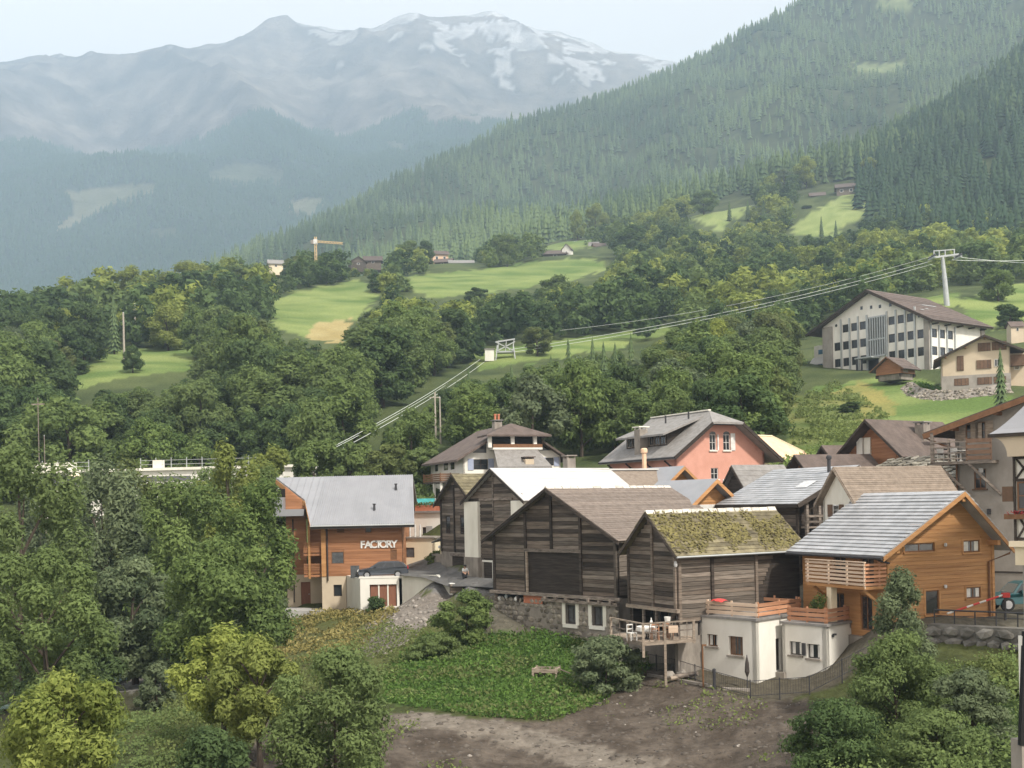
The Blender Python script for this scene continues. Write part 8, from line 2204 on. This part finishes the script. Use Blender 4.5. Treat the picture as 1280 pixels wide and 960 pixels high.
def car(name, label, loc, rz, paint, prof, cabin, L, Wd, wb, wr, glassm='glass'):
    """front at x=0; prof/cabin are side outlines (x, z)"""
    t = thing(name, label, 'car', loc, rz)
    hw = Wd / 2
    def fn(x, z, s):     # corners rounded in plan, sides leaning in above the belt
        e = min(x, L - x); k = hw - max(0, .35 - e) ** 2 * 1.1 - max(0, z - .85) * .12
        return (x, (s * 2 - 1) * k, z)
    # body built of slices across so that ends round off
    ys = [-1, -.82, .82, 1]; m = MB()
    n = len(prof)
    for j, y in enumerate(ys):
        ins = .05 if abs(y) == 1 else 0
        for x, z in prof:
            c = fn(x, z, (y + 1) / 2); zz = z - (ins if z > .5 else -ins * .6); m.v.append((c[0] + (ins if x < L / 2 else -ins), c[1], zz))
    for j in range(3):
        for i in range(n): m.f.append((j * n + i, j * n + (i + 1) % n, (j + 1) * n + (i + 1) % n, (j + 1) * n + i))
    m.f.append(tuple(range(n))); m.f.append(tuple(range(4 * n - 1, 3 * n - 1, -1)))
    body = m.build('body', K[paint], t)
    cz0, cz1 = cabin[0][1], max(z for _, z in cabin)
    def cf(x, z, s): k = hw - .09 - (z - cz0) * .30; return (x, (s * 2 - 1) * k, z)
    m = MB().prism(cabin, cf); cab = m.build('cabin', K[paint], t)
    # side windows, windscreen and rear window
    def lerp2(p, q, f): return (p[0] + (q[0] - p[0]) * f, p[1] + (q[1] - p[1]) * f)
    A, B, Cc, D = cabin[0], cabin[1], cabin[-2], cabin[-1]
    top = cz1 - .09; bot = cz0 + .05
    fx = lambda p, q, z: p[0] + (q[0] - p[0]) * (z - p[1]) / (q[1] - p[1])
    xf0, xf1 = fx(A, B, bot) + .12, fx(A, B, top) + .1; xr0, xr1 = fx(D, Cc, bot) - .12, fx(D, Cc, top) - .1
    nseg = 3
    for s in (0, 1):
        for i in range(nseg):
            f0, f1 = i / nseg + .012, (i + 1) / nseg - .012
            q = [(xf0 + (xr0 - xf0) * f0, bot), (xf0 + (xr0 - xf0) * f1, bot), (xf1 + (xr1 - xf1) * f1, top), (xf1 + (xr1 - xf1) * f0, top)]
            pts = [cf(x, z, s) for x, z in q]; dy = (.008 if s else -.008)
            MB().add([(x, y + dy, z) for x, y, z in pts], [(0, 1, 2, 3)]).build('side_window', K[glassm], cab)
    for (p, q, dx) in ((A, B, -.008), (D, Cc, .008)):
        z0, z1 = p[1] + .05, q[1] - .05; pts = []
        for z, s in ((z0, .07), (z0, .93), (z1, .93), (z1, .07)): c = cf(fx(p, q, z), z, s); pts.append((c[0] + dx, c[1], c[2] + .004))
        MB().add(pts, [(0, 1, 2, 3)]).build('windscreen' if dx < 0 else 'rear_window', K[glassm], cab)
    for x in wb:
        for s in (-1, 1):
            y = s * (hw - .10); w = MB().tube([(x, y - .10, wr), (x, y + .10, wr)], wr, 16).build('wheel', K['tyre'], t)
            MB().tube([(x, y + s * .08, wr), (x, y + s * .115, wr)], wr * .62, 12).build('rim', K['rim'], w)
    for s in (-1, 1):
        MB().box(.0, .14, s * hw * .62 - .17, s * hw * .62 + .17, .60, .74).build('headlight', K['lamp'], t); MB().box(L - .12, L + .0, s * hw * .68 - .14, s * hw * .68 + .14, .78, 1.0).build('tail_light', K['lamp_red'], t)
        MB().box(A[0] + .45, A[0] + .62, s * (hw + .02) - .09, s * (hw + .02) + .09, cz0 + .04, cz0 + .2).build('mirror', K[paint], t)
    MB().box(-.03, .06, -.6, .6, .28, .42).build('bumper', K['metal_dark'], t)
    return t
p = P(447, 719, 99.3)
car('estate_car', 'dark blue grey estate car parked on the white garage roof', (p.x, p.y, 13.70), .10, 'car_dark',
    [(0, .32), (0, .62), (.12, .76), (1.25, .96), (4.2, 1.0), (4.42, .92), (4.5, .5), (4.42, .3), (.12, .26)],
    [(1.05, .93), (1.85, 1.40), (2.3, 1.47), (3.6, 1.45), (4.05, 1.30), (4.42, .95)], 4.5, 1.8, (.85, 3.55), .33)
p = P(1234, 770, 66.5)
car('green_pickup', 'teal green off-road car parked nose out on the lane behind the railing', (p.x, p.y, max(H(p.x + 2, p.y + .5), H(p.x, p.y)) + .02), .12, 'car_teal',
    [(0, .42), (0, .80), (.1, .95), (1.35, 1.06), (4.3, 1.08), (4.5, 1.0), (4.52, .5), (4.4, .42), (.1, .38)],
    [(1.2, 1.03), (1.75, 1.62), (2.1, 1.70), (4.0, 1.70), (4.3, 1.6), (4.42, 1.04)], 4.52, 1.75, (.85, 3.6), .40)

def person():
    """one continuous body grown over a skeleton; shirt, trousers and cap are children"""
    q = P(581, 727, 91.2); z = H(q.x, q.y) + .06
    t = thing('person', 'person in grey shirt and dark cap working at the crate by the barn doorway', 'person', (q.x, q.y, z), .5)
    J = {'pel': (0, 0, .92), 'wst': (0, -.02, 1.08), 'che': (-.02, -.08, 1.32), 'nek': (-.03, -.13, 1.47), 'hed': (-.04, -.17, 1.58), 'top': (-.04, -.18, 1.70),
         'hl': (-.10, 0, .90), 'kl': (-.13, -.06, .50), 'al': (-.13, .02, .09), 'tl': (-.14, -.13, .04), 'hr': (.10, 0, .90), 'kr': (.12, -.02, .50), 'ar': (.13, .05, .09), 'tr': (.15, -.10, .04),
         'sl': (-.20, -.09, 1.40), 'el': (-.27, -.22, 1.16), 'wl': (-.22, -.44, 1.05), 'nl': (-.20, -.53, 1.02), 'sr': (.17, -.09, 1.40), 'er': (.25, -.20, 1.15), 'wr': (.14, -.42, 1.04), 'nr': (.11, -.51, 1.01)}
    Rr = dict(pel=.15, wst=.135, che=.155, nek=.055, hed=.095, top=.07, hl=.10, kl=.062, al=.042, tl=.035, hr=.10, kr=.062, ar=.042, tr=.035, sl=.065, el=.045, wl=.032, nl=.035, sr=.065, er=.045, wr=.032, nr=.035)
    E = [('pel', 'wst'), ('wst', 'che'), ('che', 'nek'), ('nek', 'hed'), ('hed', 'top'), ('pel', 'hl'), ('hl', 'kl'), ('kl', 'al'), ('al', 'tl'), ('pel', 'hr'), ('hr', 'kr'), ('kr', 'ar'), ('ar', 'tr'), ('che', 'sl'), ('sl', 'el'), ('el', 'wl'), ('wl', 'nl'), ('che', 'sr'), ('sr', 'er'), ('er', 'wr'), ('wr', 'nr')]
    for w, s in (('l', -1), ('r', 1)):        # five fingers to a hand
        h = Vector(J['n' + w])
        for i in range(5):
            k = f'f{w}{i}'; a = (i - 2) * .024
            J[k] = tuple(h + (Vector((a, -.075 + abs(a) * .5, -.035)) if i < 4 else Vector((-s * .06, -.02, .0)))); Rr[k] = .009; E.append(('n' + w, k))
    def grow(name, keys, mat, add=0.0):
        ks = [k for k in J if k in keys]; me = bpy.data.meshes.new(name); me.from_pydata([J[k] for k in ks], [(ks.index(a), ks.index(b)) for a, b in E if a in ks and b in ks], [])
        me.materials.append(K[mat]); o = link(name, me, t); md = o.modifiers.new('skin', 'SKIN'); me.skin_vertices.new() if not me.skin_vertices else None
        for i, k in enumerate(ks): me.skin_vertices[0].data[i].radius = (Rr[k] + add,) * 2
        me.skin_vertices[0].data[0].use_root = True
        o.modifiers.new('subdivision', 'SUBSURF').render_levels = 1; return o
    grow('body', set(J), 'skin')
    grow('trousers', {'pel', 'hl', 'kl', 'al', 'hr', 'kr', 'ar'}, 'trousers', .02); grow('shirt', {'wst', 'che', 'sl', 'el', 'sr', 'er'}, 'shirt', .022)
    MB().lathe([(.115, 0), (.118, .05), (.09, .12), (.02, .14)], 10, (-.04, -.175, 1.62)).box(-.11, .03, -.36, -.27, 1.62, 1.64).build('cap', K['black'], t)
    for s in (-1, 1): MB().lathe([(.004, -.012), (.013, 0), (.004, .012)], 6, (-.04 + s * .035, -.262, 1.60)).build('eye', K['black'], t)
    MB().lathe([(.012, -.02), (.016, 0), (.005, .03)], 6, (-.04, -.272, 1.57)).build('nose', K['skin'], t)
    for s in (-1, 1): MB().box(-.14 * 1 if s < 0 else .10, -.10 if s < 0 else .17, -.17, .06, 0, .07).build('shoe', K['black'], t)
    q2 = P(570, 727, 91.0); z2 = H(q2.x, q2.y) + .06
    c = thing('work_crate', 'wooden crate with a white cloth on top beside the person', 'crate', (q2.x, q2.y, z2), .2)
    for i in range(3): MB().box(-.5, .5, -.32, -.29, .08 + i * .24, .27 + i * .24).build('slat', K['pale_wood'], c)
    MB().box(-.5, .5, -.29, .3, .05, .80).build('crate_body', K['beam'], c); MB().box(-.55, .55, -.36, .34, .80, .86).build('cloth', K['cloth_white'], c)
    for s in (-.42, .42): MB().tube([(s, -.33, .0), (s, .33, .0)], .05, 6)
person()

def chalet_bits():
    # pots and a chair on the annex terrace, low wall along the lane
    p = CH.pt(-1.9, 1.2, 0); g = AX.z0 + 3.56
    for dx, lab in ((0, 'dark clay pot with a green plant beside the orange house door'), (.8, 'smaller green pot plant beside the balcony post of the orange house')):
        q = CH.pt(-1.8 + dx * .3, 3.4 + dx * 1.2, 0); t = thing('pot_plant', lab, 'pot plant', (q.x, q.y, g)); s = .9 if dx == 0 else .6
        MB().lathe([(.16 * s, 0), (.24 * s, .42 * s), (.2 * s, .42 * s)], 10).build('pot', K['frame_brown'], t)
        rg = np.random.default_rng(int(dx * 10) + 2); n = 220; d = rg.normal(size=(n, 3)) * np.array([.18, .18, .28]) * s + np.array([0, 0, .95 * s])
        V, Fc = leaves(d, rg.normal(size=(n, 3)), np.full(n, .10), 1.6, rg); link('leaves', np_mesh('leaves', V, Fc, K['leaf_mid'], np.repeat(rg.uniform(0, 1, n), 4)), t)
    # terrace floor between annex and house
    V = [CH.pt(-.1, 0, 0), CH.pt(-.1, 7, 0), CH.pt(-7, 7, 0), CH.pt(-6, 0, 0)]
chalet_bits()
# ---------------------------------------------------------------- stream and haze
def stream():
    V = []; path = [(20,892,70,1.2),(70,868,76,1.2),(120,855,81,1.4),(150,846,85,1.6),(178,841,89,1.6),(200,838,92,1.5),(240,822,99,1.2),(300,800,110,1.0)]
    for px, py, Y, hw in path:
        g = G(px, Y); V += [(g.x - hw, g.y - hw * .6, g.z + .28), (g.x + hw, g.y + hw * .6, g.z + .28)]
    f = [(2 * i, 2 * i + 1, 2 * i + 3, 2 * i + 2) for i in range(len(path) - 1)]
    m = M('stream_water', (.20, .27, .27), (.10, .15, .155), 1.2, rough=.18, bump=.5, bscale=4, spec=.6)
    tag(link('stream_water', new_mesh('stream_water', V, f, m)), kind='structure')
stream()

hz = bpy.data.materials.new('haze'); hz.use_nodes = True
hz.node_tree.nodes.clear()
_pv = hz.node_tree.nodes.new('ShaderNodeVolumePrincipled')
_pv.inputs['Color'].default_value = (.62, .80, 1.0, 1)
_pv.inputs['Density'].default_value = 1.75e-4
_pv.inputs['Anisotropy'].default_value = 0.0
_ho = hz.node_tree.nodes.new('ShaderNodeOutputMaterial')
hz.node_tree.links.new(_pv.outputs[0], _ho.inputs['Volume'])
_zs = [v for o in COL.objects if o.type == 'MESH' and o.get('kind') == 'structure' for v in (min(p.co.z for p in o.data.vertices), max(p.co.z for p in o.data.vertices))]
_b = MB().box(-6400, 6400, -60, 8200, min(_zs) - 1, max(_zs) + 15).build('haze', hz)
_b['kind'] = 'stuff'; _b['label'] = 'pale bluish summer haze filling the valley'
